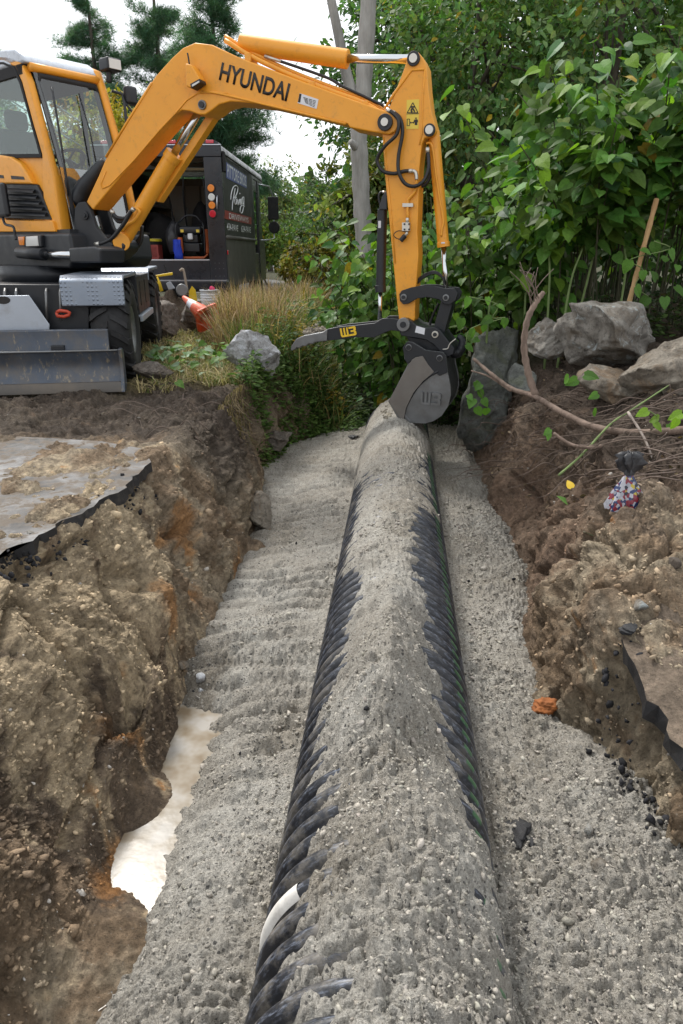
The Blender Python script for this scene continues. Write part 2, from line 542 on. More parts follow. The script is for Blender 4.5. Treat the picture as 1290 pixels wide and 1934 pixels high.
# grid: fine where the dig is, coarse to the horizon
yf = [0.55]
while yf[-1] < 9.2:
    yf.append(yf[-1] + 0.0016 + 0.0042 * yf[-1])
ys = np.concatenate([[-40, -20, -10, -5, -2.5, -1.2, -0.5, 0.0, 0.3], yf, 9.2 + np.cumsum(np.geomspace(0.06, 80, 40))])
uf = np.linspace(-1, 1, 760)
ext = np.cumsum(np.geomspace(0.05, 130, 24))
wy = 1.25 + 0.55 * np.clip(ys, 0.4, 9.2)
XF = np.zeros((len(ys), len(uf)))
for i_, (y_, w_) in enumerate(zip(ys, wy)):
    g_ = np.linspace(-w_, w_, 500)
    lf_, lr_ = np.interp(y_, LFy, LFx), np.interp(y_, LRy, LRx); rf_, rr_ = np.interp(y_, RFy, RFx), np.interp(y_, RRy, RRx)
    gx_ = g_ + 0.15
    dens = 1 + 2.2 * (sstep(lr_ - .25, lr_, gx_) * (1 - sstep(lf_, lf_ + .12, gx_)) + sstep(rf_ - .12, rf_, gx_) * (1 - sstep(rr_, rr_ + .4, gx_)))
    dens = dens * (0.35 + 0.65 * (1 - sstep(lf_ + .1, lf_ + .25, gx_) * (1 - sstep(rf_ - .25, rf_ - .1, gx_)))) 
    cd = np.concatenate([[0], np.cumsum((dens[1:] + dens[:-1]) / 2)]); XF[i_] = np.interp((uf + 1) / 2 * cd[-1], cd, g_)
X = np.concatenate([(-wy[:, None] - ext[None, ::-1]), XF, wy[:, None] + ext[None]], axis=1) + 0.15
Y = np.repeat(ys[:, None], X.shape[1], 1)
nr, nc = X.shape
x = X.ravel(); y = Y.ravel()
zb, bank = ground_base(x, y)
col = soil_color(x, y, zb, bank)
fine = ((y > 0.5) & (y < 9.5) & (np.abs(x) < 6.5))
dn = np.zeros(len(x)); dn[fine] = soil_relief(x[fine], y[fine], bank[fine], zb[fine])
lift = np.where(fine, soil_lift(x, y), 0)
# lumps of slumped earth on the left bank
def lump(px, py, z, rx, ry, h):
    p = at_z(px, py, z)
    return h * np.exp(-(((x - p[0]) / rx) ** 2 + ((y - p[1]) / ry) ** 2) ** 1.3)
lift = lift + lump(225, 1395, -0.62, .15, .16, .13) + lump(70, 1610, -0.5, .26, .22, .12) + lump(300, 1150, -.6, .10, .25, .06) - lump(205, 1305, -.55, .05, .16, .24) \
     + lump(480, 985, -.62, .10, .14, .18) + lump(60, 1250, -.4, .16, .2, .10) - lump(255, 1190, -.5, .04, .12, .12)
# normals of the smooth surface: relief is pushed out along them, which makes hollows and overhangs on the steep banks
e_ = 0.02
nx = -(ground_base(x + e_, y)[0] - ground_base(x - e_, y)[0]) / (2 * e_); ny = -(ground_base(x, y + e_)[0] - ground_base(x, y - e_)[0]) / (2 * e_)
ln_ = np.sqrt(nx * nx + ny * ny + 1); nx /= ln_; ny /= ln_; nz = 1 / ln_
xs = x + dn * nx; yv = y + dn * ny * .6
zz = zb + lift + dn * nz + np.where(fine, 0, 0.15 * fbm(x, y, 3.0, 3, 311) * sstep(9.5, 14, y))
idx = np.arange(nr * nc).reshape(nr, nc)
F = np.stack([idx[:-1, :-1], idx[:-1, 1:], idx[1:, 1:], idx[1:, :-1]], -1).reshape(-1, 4)

def soil_material():
    t = NT('soil')
    p = t.pos()
    a = t.new('ShaderNodeVertexColor', layer_name='tone')
    n1 = t.noise(38, 8, 0.72, p); n2 = t.noise(150, 6, 0.7, p)
    vo = t.new('ShaderNodeTexVoronoi'); vo.inputs['Scale'].default_value = 70; t.l.new(p, vo.inputs['Vector'])
    f = t.mrange(n1.outputs[0], 0.3, 0.72, 0.5, 1.55)
    c = t.mix(1.0, a.outputs[0], f, 'MULTIPLY')
    sp = t.mrange(t.noise(95, 3, 0.5, p).outputs[0], 0.66, 0.74, 0, 0.7)
    c = t.mix(sp, c, (0.36, 0.32, 0.27))
    dk = t.mrange(t.noise(60, 4, 0.6, p).outputs[0], 0.60, 0.72, 0, 0.55)
    c = t.mix(dk, c, (0.03, 0.024, 0.02))
    b1 = t.bump(n1.outputs[0], 1.0, 0.03)
    b2 = t.bump(n2.outputs[0], 0.9, 0.010, b1)
    t.set(Base_Color=c, Roughness=0.92, Normal=b2)
    t.b.inputs['Specular IOR Level'].default_value = 0.25
    return t.m
M_SOIL = soil_material()
ground = np_mesh('ground', np.stack([xs, yv, zz], 1), F, M_SOIL, colors=col)
tag(ground, 'brown excavated earth with steep trench banks', kind='structure')

# ---- gravel bedding in the trench
gy = [0.5]
while gy[-1] < 9.0:
    gy.append(gy[-1] + 0.0012 + 0.0034 * gy[-1])
gy = np.array(gy)
gu = np.linspace(0, 1, 560)
gl = np.interp(gy, LFy, LFx) - 0.30; gr = np.interp(gy, RFy, RFx) + 0.30
GX = gl[:, None] + (gr - gl)[:, None] * gu[None]
GY = np.repeat(gy[:, None], GX.shape[1], 1)
gx = GX.ravel(); gyy = GY.ravel()
gz = gravel_z(gx, gyy)
heap = np.exp(-((gx - xc(gyy)) / 0.3) ** 2)
peb = np.abs(vnoise(gx / 0.018, gyy / 0.018, 401)) * 0.016 + np.abs(vnoise(gx / 0.038, gyy / 0.038, 403)) * 0.022 + np.abs(vnoise(gx / 0.075, gyy / 0.075, 405)) * 0.012 * (.5 + heap)
coarse = sstep(0.0, 0.5, fbm(gx, gyy, 0.4, 2, 409) + 0.35 * (gx - xc(gyy) > 0.3) + 0.6 * sstep(2.3, 1.6, gyy))
# feathered where it meets the soil
lfv = np.interp(gyy, LFy, LFx); rfv = np.interp(gyy, RFy, RFx)
edge = np.maximum(lfv + 0.04 * fbm(gyy, gx, 0.15, 3, 417) - gx, gx - rfv + 0.05 * fbm(gyy, gx, 0.15, 3, 419))
calm = sstep(0.0, 0.22, gx - lfv) * .75 + .25
gz = gz + calm * ((peb - .014) * (0.55 + 0.75 * coarse) + 0.020 * fbm(gx, gyy, 0.06, 4, 411, .6)) - 0.35 * np.clip(edge + 0.02, 0, 1) * 1.4
gidx = np.arange(len(gy) * len(gu)).reshape(len(gy), len(gu))
GF = np.stack([gidx[:-1, :-1], gidx[:-1, 1:], gidx[1:, 1:], gidx[1:, :-1]], -1).reshape(-1, 4)
gn = fbm(gx, gyy, 0.5, 4, 421); gn2 = fbm(gx, gyy, 0.12, 3, 423)
gc = np.tile(np.array((0.375, 0.348, 0.303)), (len(gx), 1))
gc = lerp(gc, np.array((0.29, 0.258, 0.21)), 0.7 * sstep(0.0, 0.55, gn + 0.4 * gn2))
gc = lerp(gc, np.array((0.48, 0.46, 0.415)), 0.7 * sstep(0.05, 0.6, -gn + 0.3 * gn2))
gc = gc * (1 + 0.16 * fbm(gx, gyy, 0.025, 2, 425))[:, None]
# wet fringe by the puddle
gc = lerp(gc, np.array((0.17, 0.15, 0.12)), 0.85 * sstep(0.12, 0.0, gx - lfv - 0.1 + 0.06 * gn2) * sstep(3.6, 3.0, gyy))

def gravel_material():
    t = NT('gravel')
    p = t.pos()
    a = t.new('ShaderNodeVertexColor', layer_name='tone')
    vo = t.new('ShaderNodeTexVoronoi'); vo.inputs['Scale'].default_value = 120; t.l.new(p, vo.inputs['Vector'])
    n1 = t.noise(110, 6, 0.7, p); n2 = t.noise(300, 4, 0.7, p)
    f = t.mrange(n1.outputs[0], 0.28, 0.72, 0.55, 1.45)
    c = t.mix(1.0, a.outputs[0], f, 'MULTIPLY')
    g = t.new('ShaderNodeSeparateColor'); t.l.new(vo.outputs['Color'], g.inputs[0])
    c = t.mix(t.mrange(g.outputs[0], 0.9, 0.96, 0, 0.6), c, (0.46, 0.44, 0.40))
    c = t.mix(t.mrange(g.outputs[1], 0.965, 0.98, 0, 0.8), c, (0.05, 0.05, 0.052))
    b1 = t.bump(n1.outputs[0], 1.0, 0.022)
    b2 = t.bump(t.math('SUBTRACT', 1.0, vo.outputs['Distance']), 0.5, 0.006, b1)
    t.set(Base_Color=c, Roughness=0.95, Normal=b2)
    t.b.inputs['Specular IOR Level'].default_value = 0.2
    return t.m
M_GRAVEL = gravel_material()
gravel = np_mesh('gravel_bed', np.stack([gx, gyy, gz], 1), GF, M_GRAVEL, colors=gc)
tag(gravel, 'grey sandy gravel bedding heaped along and over the pipe', 'gravel', kind='stuff')

# ---- loose stones (too many to count): one mesh for the gravel, one for the banks
def stone_templates(n, seed):
    out = []
    r = np.random.default_rng(seed)
    for k in range(n):
        bm = bmesh.new(); bmesh.ops.create_icosphere(bm, subdivisions=1, radius=1.0)
        v = np.array([q.co[:] for q in bm.verts]); f = np.array([[w.index for w in q.verts] for q in bm.faces]); bm.free()
        v = v * (1 + 0.22 * r.standard_normal((len(v), 1))) * np.array((1, r.uniform(.6, .95), r.uniform(.45, .75)))
        out.append((v, f))
    return out
def quat_rot(r, n):
    q = r.standard_normal((n, 4)); q /= np.linalg.norm(q, axis=1, keepdims=True)
    w, a, b, c = q.T
    return np.stack([np.stack([1-2*(b*b+c*c), 2*(a*b-c*w), 2*(a*c+b*w)], -1), np.stack([2*(a*b+c*w), 1-2*(a*a+c*c), 2*(b*c-a*w)], -1), np.stack([2*(a*c-b*w), 2*(b*c+a*w), 1-2*(a*a+b*b)], -1)], 1)
def scatter(name, pts, sizes, cols, tmpl, mat, seed, flat=True):
    r = np.random.default_rng(seed)
    V = []; FF = []; CC = []; base = 0
    which = r.integers(0, len(tmpl), len(pts))
    for k, (v, f) in enumerate(tmpl):
        m = which == k
        if not m.any(): continue
        P = pts[m]; S = sizes[m]; n = len(P)
        a = r.uniform(0, 2*np.pi, n); ca, sa = np.cos(a), np.sin(a)
        if flat:
            M = np.zeros((n, 3, 3)); M[:, 0, 0] = ca; M[:, 0, 1] = -sa; M[:, 1, 0] = sa; M[:, 1, 1] = ca; M[:, 2, 2] = 1
            M = M + 0.25 * r.standard_normal((n, 3, 3))
        else:
            M = quat_rot(r, n)
        vv = np.einsum('nij,vj->nvi', M, v) * S[:, None, None] + P[:, None, :]
        ff = f[None] + (np.arange(n) * len(v))[:, None, None] + base
        V.append(vv.reshape(-1, 3)); FF.append(ff.reshape(-1, 3)); CC.append(np.repeat(cols[m], len(v), 0)); base += n * len(v)
    return np_mesh(name, np.concatenate(V), np.concatenate(FF), mat, smooth=True, colors=np.concatenate(CC))
def stone_material():
    t = NT('loose_stone'); p = t.pos()
    a = t.new('ShaderNodeVertexColor', layer_name='tone')
    n = t.noise(160, 4, 0.6, p)
    c = t.mix(1.0, a.outputs[0], t.mrange(n.outputs[0], .3, .7, .7, 1.3), 'MULTIPLY')
    t.set(Base_Color=c, Roughness=0.9, Normal=t.bump(n.outputs[0], .5, .004))
    t.b.inputs['Specular IOR Level'].default_value = 0.25
    return t.m
M_STONE = stone_material()
TM = stone_templates(8, 3)
GI = gz.reshape(len(gy), len(gu))
def gravel_sample(n, seed, ymax):
    r = np.random.default_rng(seed)
    yy = 0.6 + (ymax - 0.6) * r.random(n) ** 1.4
    uu = r.random(n)
    iy = np.clip(np.searchsorted(gy, yy), 0, len(gy) - 1); iu = np.clip((uu * (len(gu) - 1)).astype(int), 0, len(gu) - 1)
    p = np.stack([GX[iy, iu], gy[iy], GI[iy, iu]], 1)
    zb_, _ = ground_base(p[:, 0], p[:, 1])
    d = p[:, 0] - xc(p[:, 1])
    pz = PZ + np.sqrt(np.maximum(PR ** 2 - d * d, 0))
    ok = (p[:, 2] > zb_ - 0.02) & ~((np.abs(d) < PR) & (p[:, 2] < pz + 0.004))
    cl = fbm(p[:, 0], p[:, 1], 0.35, 3, 437) + 0.5 * ((d > 0.3)) + 0.5 * sstep(2.2, 1.5, p[:, 1])
    ok &= r.random(n) < np.clip(0.12 + 1.2 * cl, 0.05, 1)
    return p[ok], r
p, r = gravel_sample(52000, 5, 5.5)
s = np.clip(np.exp(r.normal(-5.65, 0.48, len(p))), 0.002, 0.015) * (0.85 + 0.12 * p[:, 1])
cc = np.array((0.35, 0.325, 0.28))[None] * r.uniform(0.6, 1.25, (len(p), 1)) * (1 + 0.012 * r.standard_normal((len(p), 3)))
tar = r.random(len(p)) < 0.012
cc[tar] = np.array((0.02, 0.02, 0.022))
o = scatter('loose_gravel', p + np.array((0, 0, 0.3)) * s[:, None], s, np.clip(cc, .01, .7), TM, M_STONE, 11)
tag(o, 'loose grey gravel stones strewn over the bedding', 'gravel', kind='stuff')
# clods and pebbles on the soil
r = np.random.default_rng(21)
zz2 = zz.reshape(nr, nc); xs2 = xs.reshape(nr, nc); b2 = bank.reshape(nr, nc)
fr = np.where((ys > 0.6) & (ys < 7.5))[0]
ii = fr[(r.random(42000) ** 1.0 * len(fr)).astype(int)]; jj = r.integers(40, nc - 40, 42000)
P = np.stack([xs2[ii, jj], ys[ii], zz2[ii, jj]], 1)
lfp = np.interp(P[:, 1], LFy, LFx); rfp = np.interp(P[:, 1], RFy, RFx)
dl = lfp - P[:, 0]; dr = P[:, 0] - rfp
road_side = P[:, 0] < np.interp(P[:, 1], LRy, LRx) - 0.12
ok = ((dl > 0.02) & (dl < 2.6)) | ((dr > 0.02) & (dr < 2.2))
ok &= r.random(len(P)) < np.where(road_side & (P[:, 1] < 5.0), 0.12, 0.75)
cidx = (ii * nc + jj)[ok]
P = P[ok]
s = np.clip(np.exp(r.normal(-5.25, 0.55, len(P))), 0.003, 0.03)
cc = col[cidx] * r.uniform(0.7, 1.5, (len(P), 1))
pale = r.random(len(P)) < 0.035
cc[pale] = np.array((0.40, 0.37, 0.33))[None] * r.uniform(.6, 1.3, (pale.sum(), 1))
s[pale] *= 0.8
o = scatter('loose_earth', P, s, np.clip(cc, .01, .8), TM, M_STONE, 12)
tag(o, 'loose clods and pebbles of earth on the trench banks', 'dirt', kind='stuff')

# ---- puddle
def water_material():
    t = NT('muddy_water'); p = t.pos()
    n = t.noise(14, 3, 0.5, p); n2 = t.noise(5, 3, 0.6, p)
    c = t.ramp(n2.outputs[0], [(0.38, (0.19, 0.145, 0.095)), (0.5, (0.25, 0.215, 0.165)), (0.62, (0.31, 0.29, 0.26))])
    t.set(Base_Color=c, Roughness=t.mrange(n2.outputs[0], .3, .7, .10, .28), Normal=t.bump(n.outputs[0], 0.10, 0.01))
    t.b.inputs['IOR'].default_value = 1.33
    t.b.inputs['Specular IOR Level'].default_value = 0.3
    return t.m
M_WATER = water_material()
WZ = -0.925
pu = [at_z(a, b, WZ) for a, b in [(60,1934),(150,1934),(300,1830),(420,1560),(470,1420),(520,1300),(450,1260),(330,1280),(250,1400),(190,1560),(150,1700),(40,1850)]]
mb = MB()
mb.add([(q[0], q[1], WZ) for q in pu], [tuple(range(len(pu)))])
o = mb.build('puddle_water', M_WATER)
tag(o, 'milky brown puddle along the foot of the earth bank', kind='structure')
# stream bed water in the ravine behind the pipe
mb = MB(); mb.add([(-0.2, 8.3, -1.0), (1.4, 8.3, -1.0), (1.6, 11.5, -1.0), (-0.1, 11.5, -1.0)], [(0, 1, 2, 3)])
t = NT('stream_water'); p_ = t.pos()
t.set(Base_Color=(0.012, 0.012, 0.010), Roughness=0.06, Normal=t.bump(t.noise(9, 4, .6, p_).outputs[0], 0.5, 0.05))
o = mb.build('stream_water', t.m); tag(o, 'dark stream water in the shaded ravine behind the pipe', kind='structure')

# ================================================================ PIPE
def pipe_material():
    t = NT('black_pipe')
    co = t.coord('Object'); p = co
    a = t.new('ShaderNodeVertexColor', layer_name='tone')       # r: angle code, g: crest
    sep = t.new('ShaderNodeSeparateColor'); t.l.new(a.outputs[0], sep.inputs[0])
    n = t.noise(26, 6, 0.65, p)
    base = t.mix(n.outputs[0], (0.009, 0.010, 0.013), (0.024, 0.026, 0.032))
    # scuffed chalky film on the crests
    sx_ = t.new('ShaderNodeMapping'); sx_.inputs['Scale'].default_value = (3.0, 16, 3.0); t.l.new(p, sx_.inputs[0])
    scr = t.noise(9, 7, 0.75, sx_.outputs[0])
    f = t.math('MULTIPLY', t.mrange(scr.outputs[0], 0.50, 0.70, 0, 1), t.mrange(sep.outputs[1], 0.4, 0.95, 0.0, 0.75))
    c = t.mix(f, base, (0.24, 0.27, 0.34))
    # sand dust clinging to the pipe
    d = t.noise(7, 7, 0.72, p)
    fd = t.math('MULTIPLY', t.mrange(d.outputs[0], 0.48, 0.66, 0, 1), t.mrange(sep.outputs[2], 0.0, 1.0, 0.05, 0.85))
    c = t.mix(fd, c, (0.24, 0.215, 0.18))
    # green co-extruded line, on the crests only
    gl_ = t.math('MULTIPLY', t.mrange(t.math('ABSOLUTE', t.math('SUBTRACT', sep.outputs[0], 0.5)), 0.020, 0.026, 1, 0), t.mrange(sep.outputs[1], 0.84, 0.93, 0, 1))
    gl_ = t.math('MULTIPLY', gl_, t.mrange(n.outputs[0], 0.32, 0.5, 0.55, 0.95))
    c = t.mix(t.math('MULTIPLY', gl_, .75), c, (0.055, 0.15, 0.06))
    r_ = t.mrange(n.outputs[0], 0.3, 0.7, 0.30, 0.5)
    t.set(Base_Color=c, Roughness=t.mix(fd, r_, (0.9, 0.9, 0.9)), Normal=t.bump(n.outputs[0], .25, .004))
    return t.m
PITCHP = 0.0805
NA, Y0, Y1 = 96, 0.35, 7.62
npr = int((Y1 - Y0) / PITCHP * 10)
py_ = np.linspace(Y0, Y1, npr)
ph = (py_ / PITCHP) % 1.0
prof = np.clip(1.35 * np.sin(np.pi * ph) ** 0.62 - 0.2, 0, 1) ** 0.8
prof = np.where(np.abs(ph - .5) < .42, np.cos((ph - .5) / .42 * np.pi / 2) ** 0.55, 0)
rad = PR - 0.040 * (1 - prof)
ang = np.linspace(0, 2 * np.pi, NA, endpoint=False)
AX = (xc(py_)[:, None] + rad[:, None] * np.cos(ang)[None])
AZ = PZ + rad[:, None] * np.sin(ang)[None]
AY = np.repeat(py_[:, None], NA, 1)
pv = np.stack([AX.ravel(), AY.ravel(), AZ.ravel()], 1)
pi_ = np.arange(npr * NA).reshape(npr, NA)
pf = np.stack([pi_[:-1], np.roll(pi_[:-1], -1, 1), np.roll(pi_[1:], -1, 1), pi_[1:]], -1).reshape(-1, 4)
green_ang = R(33)
aw = (np.repeat(ang[None], npr, 0) - green_ang)
aw = (aw + np.pi) % (2 * np.pi) - np.pi
pc = np.zeros((npr * NA, 3))
pc[:, 0] = (0.5 + aw / (2 * np.pi) * 1.8).ravel()
pc[:, 1] = np.repeat(prof[:, None], NA, 1).ravel()
dusty = np.clip(np.interp(py_, [1.3, 1.9, 2.6, 3.0, 3.35, 3.6, 5.2, 7], [.9, .55, .45, .12, .25, .7, .75, .8]), 0, 1)
side = np.where(np.cos(ang)[None] < 0, 1.0, 0.45)
pc[:, 2] = (dusty[:, None] * side * np.clip(np.sin(ang)[None] + 0.4, 0, 1)).ravel()
pipe = empty('corrugated_pipe', (float(xc(4.0)), 4.0, PZ - PR), 'black corrugated plastic drain pipe half buried along the gravel trench', 'pipe')
pm = pipe_material()
o = np_mesh('pipe_wall', pv, pf, pm, pipe, colors=pc)
# white paper label stuck over one rib on the left flank
k0 = round((1.38 - PITCHP / 2) / PITCHP)
yc_ = (k0 + 0.5) * PITCHP
lv = []; lf_ = []
la = np.linspace(R(133), R(196), 22); lo_ = np.linspace(-0.36, 0.36, 7)
for a_ in la:
    for q in lo_:
        rr = PR - 0.040 * (1 - math.cos(q / .42 * math.pi / 2 * 0.98) ** 0.55) + 0.004
        yy = yc_ + q * PITCHP
        lv.append((float(xc(yy)) + rr * math.cos(a_), yy, PZ + rr * math.sin(a_)))
for i in range(len(la) - 1):
    for j in range(6):
        lf_.append((i*7+j, i*7+j+1, (i+1)*7+j+1, (i+1)*7+j))
M_PAPER = plain('label_paper', (0.72, 0.70, 0.66), 0.7, 0, .06, 8, dirt=.35, dscale=9)
lb = np_mesh('label', lv, lf_, M_PAPER, pipe)
lb['label'] = 'white paper label wrapped over one rib'
# ================================================================ EXCAVATOR
def yellow_material():
    t = NT('yellow_paint'); p = t.pos()
    n = t.noise(5, 5, 0.6, p); d = t.noise(13, 8, 0.75, p); s = t.noise(42, 5, 0.6, p)
    c = t.mix(n.outputs[0], (0.74, 0.30, 0.022), (0.82, 0.36, 0.030))
    c = t.mix(t.mrange(d.outputs[0], 0.54, 0.74, 0, 0.5), c, (0.34, 0.17, 0.05))
    c = t.mix(t.mrange(t.noise(2.2, 8, .75, p).outputs[0], 0.55, 0.75, 0, 0.35), c, (0.40, 0.24, 0.10))
    c = t.mix(t.mrange(s.outputs[0], 0.715, 0.75, 0, 0.8), c, (0.08, 0.05, 0.03))
    t.set(Base_Color=c, Roughness=t.mrange(d.outputs[0], .3, .7, .30, .5), Normal=t.bump(n.outputs[0], .05, .004))
    return t.m
M_YEL = yellow_material()
M_BLK = plain('black_paint', (0.011, 0.013, 0.017), 0.45, 0, .25, 8, dirt=.12, dirtcol=(0.075, 0.07, 0.06), dscale=7)
M_RUB = plain('rubber', (0.014, 0.014, 0.015), 0.75, 0, .25, 20, dirt=.22, dirtcol=(0.10, 0.085, 0.065), dscale=6)
M_HOSE = plain('hose_rubber', (0.010, 0.010, 0.012), 0.45, 0, .2, 30)
M_CHR = plain('chrome_rod', (0.62, 0.64, 0.66), 0.16, 1.0, .06, 20)
M_STEEL = plain('worn_steel', (0.20, 0.205, 0.21), 0.42, 0.75, .3, 9, dirt=.4, dirtcol=(0.13, 0.11, 0.09), dscale=5)
M_LGREY = plain('light_grey_plate', (0.40, 0.44, 0.50), 0.4, 0.35, .12, 6, dirt=.3, dirtcol=(0.22, 0.20, 0.18), dscale=6)
M_FIT = plain('zinc_fitting', (0.55, 0.53, 0.48), 0.35, 0.8, .1, 30)
M_WHITE = plain('white_sticker', (0.66, 0.67, 0.70), 0.5, 0, .05, 20)
M_DECAL = plain('yellow_decal', (0.72, 0.52, 0.06), 0.45, 0, .05, 20)
M_WBY = plain('yellow_logo', (0.75, 0.48, 0.02), 0.45, 0, .08, 20)
M_INK = plain('black_ink', (0.012, 0.010, 0.009), 0.5, 0, .1, 20)
M_RED = plain('red_paint', (0.45, 0.05, 0.02), 0.5, 0, .15, 12, dirt=.2)
M_SEAT = plain('black_fabric', (0.016, 0.016, 0.018), 0.85, 0, .2, 60)
M_ROOF = plain('sky_glare_roof', (0.50, 0.54, 0.60), 0.25, 0.1, .1, 5, dirt=.35, dirtcol=(0.12, 0.12, 0.13), dscale=14)  # pale tone paints the sky's reflection into the roof colour
def glass_material(name, tint=(0.75, 0.85, 0.82), refl=0.12):
    t = NT(name)
    tr = t.new('ShaderNodeBsdfTransparent'); tr.inputs[0].default_value = tint + (1,)
    gl = t.new('ShaderNodeBsdfGlossy'); gl.inputs['Roughness'].default_value = 0.03
    mx = t.new('ShaderNodeMixShader')
    mx.inputs[0].default_value = refl; t.l.new(tr.outputs[0], mx.inputs[1]); t.l.new(gl.outputs[0], mx.inputs[2])
    t.l.new(mx.outputs[0], t.out.inputs[0])
    return t.m
M_GLASS = glass_material('cab_glass')
def chequer_material():
    t = NT('chequer_plate'); p = t.pos()
    w = t.new('ShaderNodeTexVoronoi'); w.inputs['Scale'].default_value = 26; w.inputs['Randomness'].default_value = 0.0; t.l.new(p, w.inputs['Vector'])
    n = t.noise(6, 6, .7, p)
    h = t.mrange(w.outputs['Distance'], 0.15, 0.32, 1, 0)
    c = t.mix(n.outputs[0], (0.17, 0.20, 0.25), (0.28, 0.32, 0.38))
    c = t.mix(t.mrange(n.outputs[0], .55, .75, 0, .5), c, (0.2, 0.18, 0.15))
    t.set(Base_Color=c, Roughness=.38, Metallic=.5, Normal=t.bump(h, .8, .006))
    return t.m
M_CHQ = chequer_material()
def lamp_material(name, col):
    t = NT(name); t.set(Base_Color=col, Roughness=.15); t.b.inputs['Coat Weight'].default_value = .6
    return t.m
M_LORG = lamp_material('amber_lens', (0.75, 0.22, 0.02)); M_LWHT = lamp_material('clear_lens', (0.62, 0.62, 0.6)); M_LRED = lamp_material('red_lens', (0.5, 0.01, 0.03))

def z1(x, y): return (x / 3.0, 100 + y / 3.0)
def z2(x, y): return (x / 3.0, 420 + y / 3.0)
def z4(x, y): return (540 + x / 3.225, 480 + y / 3.225)
def z5(x, y): return (640 + x / 4.03, 100 + y / 4.03)
def z6(x, y): return (380 + x / 3.225, 100 + y / 3.225)

EXC = empty('wheeled_excavator', (-3.1, 8.4, 0), 'yellow and black wheeled excavator with its boom reaching over the pipe trench', 'excavator')

# frame of the boom, arm and bucket
FOOT = np.array((-2.58, 7.60)); TIPP = at_y(732, 232, 6.70)[:2]
E1 = (TIPP - FOOT) / np.linalg.norm(TIPP - FOOT); EN = np.array((-E1[1], E1[0]))
def BM_(s, z, o):
    q = FOOT + E1 * s + EN * o
    return (q[0], q[1], z)
def pp(px, py, off=0.0):
    d = ray(px, py)
    t = (FOOT @ EN + off - CAM[:2] @ EN) / (d[:2] @ EN)
    q = CAM + d * t
    return (float((q[:2] - FOOT) @ E1), float(q[2]))
def P3(px, py, off=0.0):
    s, z = pp(px, py, off)
    return BM_(s, z, off)
def outline(fn, pts, off):
    return [pp(*fn(*p), off) for p in pts]
def ring(c, r, a0, a1, n):
    return [(c[0] + r * math.cos(R(a0 + (a1 - a0) * k / (n - 1))), c[1] + r * math.sin(R(a0 + (a1 - a0) * k / (n - 1)))) for k in range(n)]

# ---- boom
ob = [pp(*z1(*p)) for p in [(525,890),(488,845),(560,690),(640,500),(760,315),(880,130),(975,25)]] + [pp(345,90), pp(368,80), pp(400,84)] \
   + [pp(447,106), pp(560,149), pp(667,188), pp(724,208)] + [pp(732 + 22*math.cos(R(a)), 232 + 22*math.sin(R(a))) for a in (-70,-30,10,50,85)] \
   + [pp(*z6(*p)) for p in [(1030,480),(905,455),(890,434),(640,372),(400,318),(260,302),(180,296),(110,314),(60,352),(25,376),(-15,376)]] \
   + [pp(*z1(*p)) for p in [(1075,330),(1030,325),(985,352),(900,445),(700,680)]]
mb = MB(); mb.prism(ob, BM_, 0.0, 0.30)
boom = mb.build('boom', M_YEL, EXC, bevel=0.014, seg=2)
# raised flanges and cast boss
mb = MB()
mb.tube([P3(*z6(*p), -0.002) for p in [(0,238),(60,240),(110,248),(250,280),(400,316),(640,374),(880,432)]], 0.011, 6)
mb.tube([P3(*z1(*p), -0.002) for p in [(1290,232),(1200,220),(1120,228),(1060,265),(1000,335),(900,440),(760,605),(620,750),(580,768),(572,740),(600,670)]], 0.008, 6)
mb.tube([P3(*z1(*p), 0.0) for p in [(600,590),(740,360),(860,170)]], 0.012, 6)
mb.build('weld_flange', M_YEL, boom)
def pin(px, py, off, r, depth, name, parent, mat_o, mat_i=None, ri=None):
    c = pp(px, py, off)
    m = MB(); m.cyl(BM_(c[0], c[1], off - depth), BM_(c[0], c[1], off + 0.02), r, n=22)
    o = m.build(name, mat_o, parent, bevel=0.004)
    if mat_i:
        m = MB(); m.cyl(BM_(c[0], c[1], off - depth - 0.012), BM_(c[0], c[1], off), ri, n=16)
        m.build('pin_head', mat_i, o if parent.parent is None else o, bevel=0.003) if o.parent.parent is None else m.build('pin_head', mat_i, parent)
    return o
def bpin(px, py, off, r, depth, mo, mi=None, ri=0.02, name='pivot_pin'):
    c = pp(px, py, off)
    m = MB(); m.cyl(BM_(c[0], c[1], off - depth), BM_(c[0], c[1], off + 0.03), r, n=22)
    o = m.build(name, mo, EXC, bevel=0.004)
    if mi:
        m = MB(); m.cyl(BM_(c[0], c[1], off - depth - 0.014), BM_(c[0], c[1], off), ri, n=16)
        m.build('pin_head', mi, o)
    return o
bpin(*z6(1123, 425), 0.0, 0.066, 0.035, M_BLK, M_FIT, 0.032)
bpin(*z1(1148, 295), 0.0, 0.040, 0.02, M_STEEL, M_BLK, 0.026)

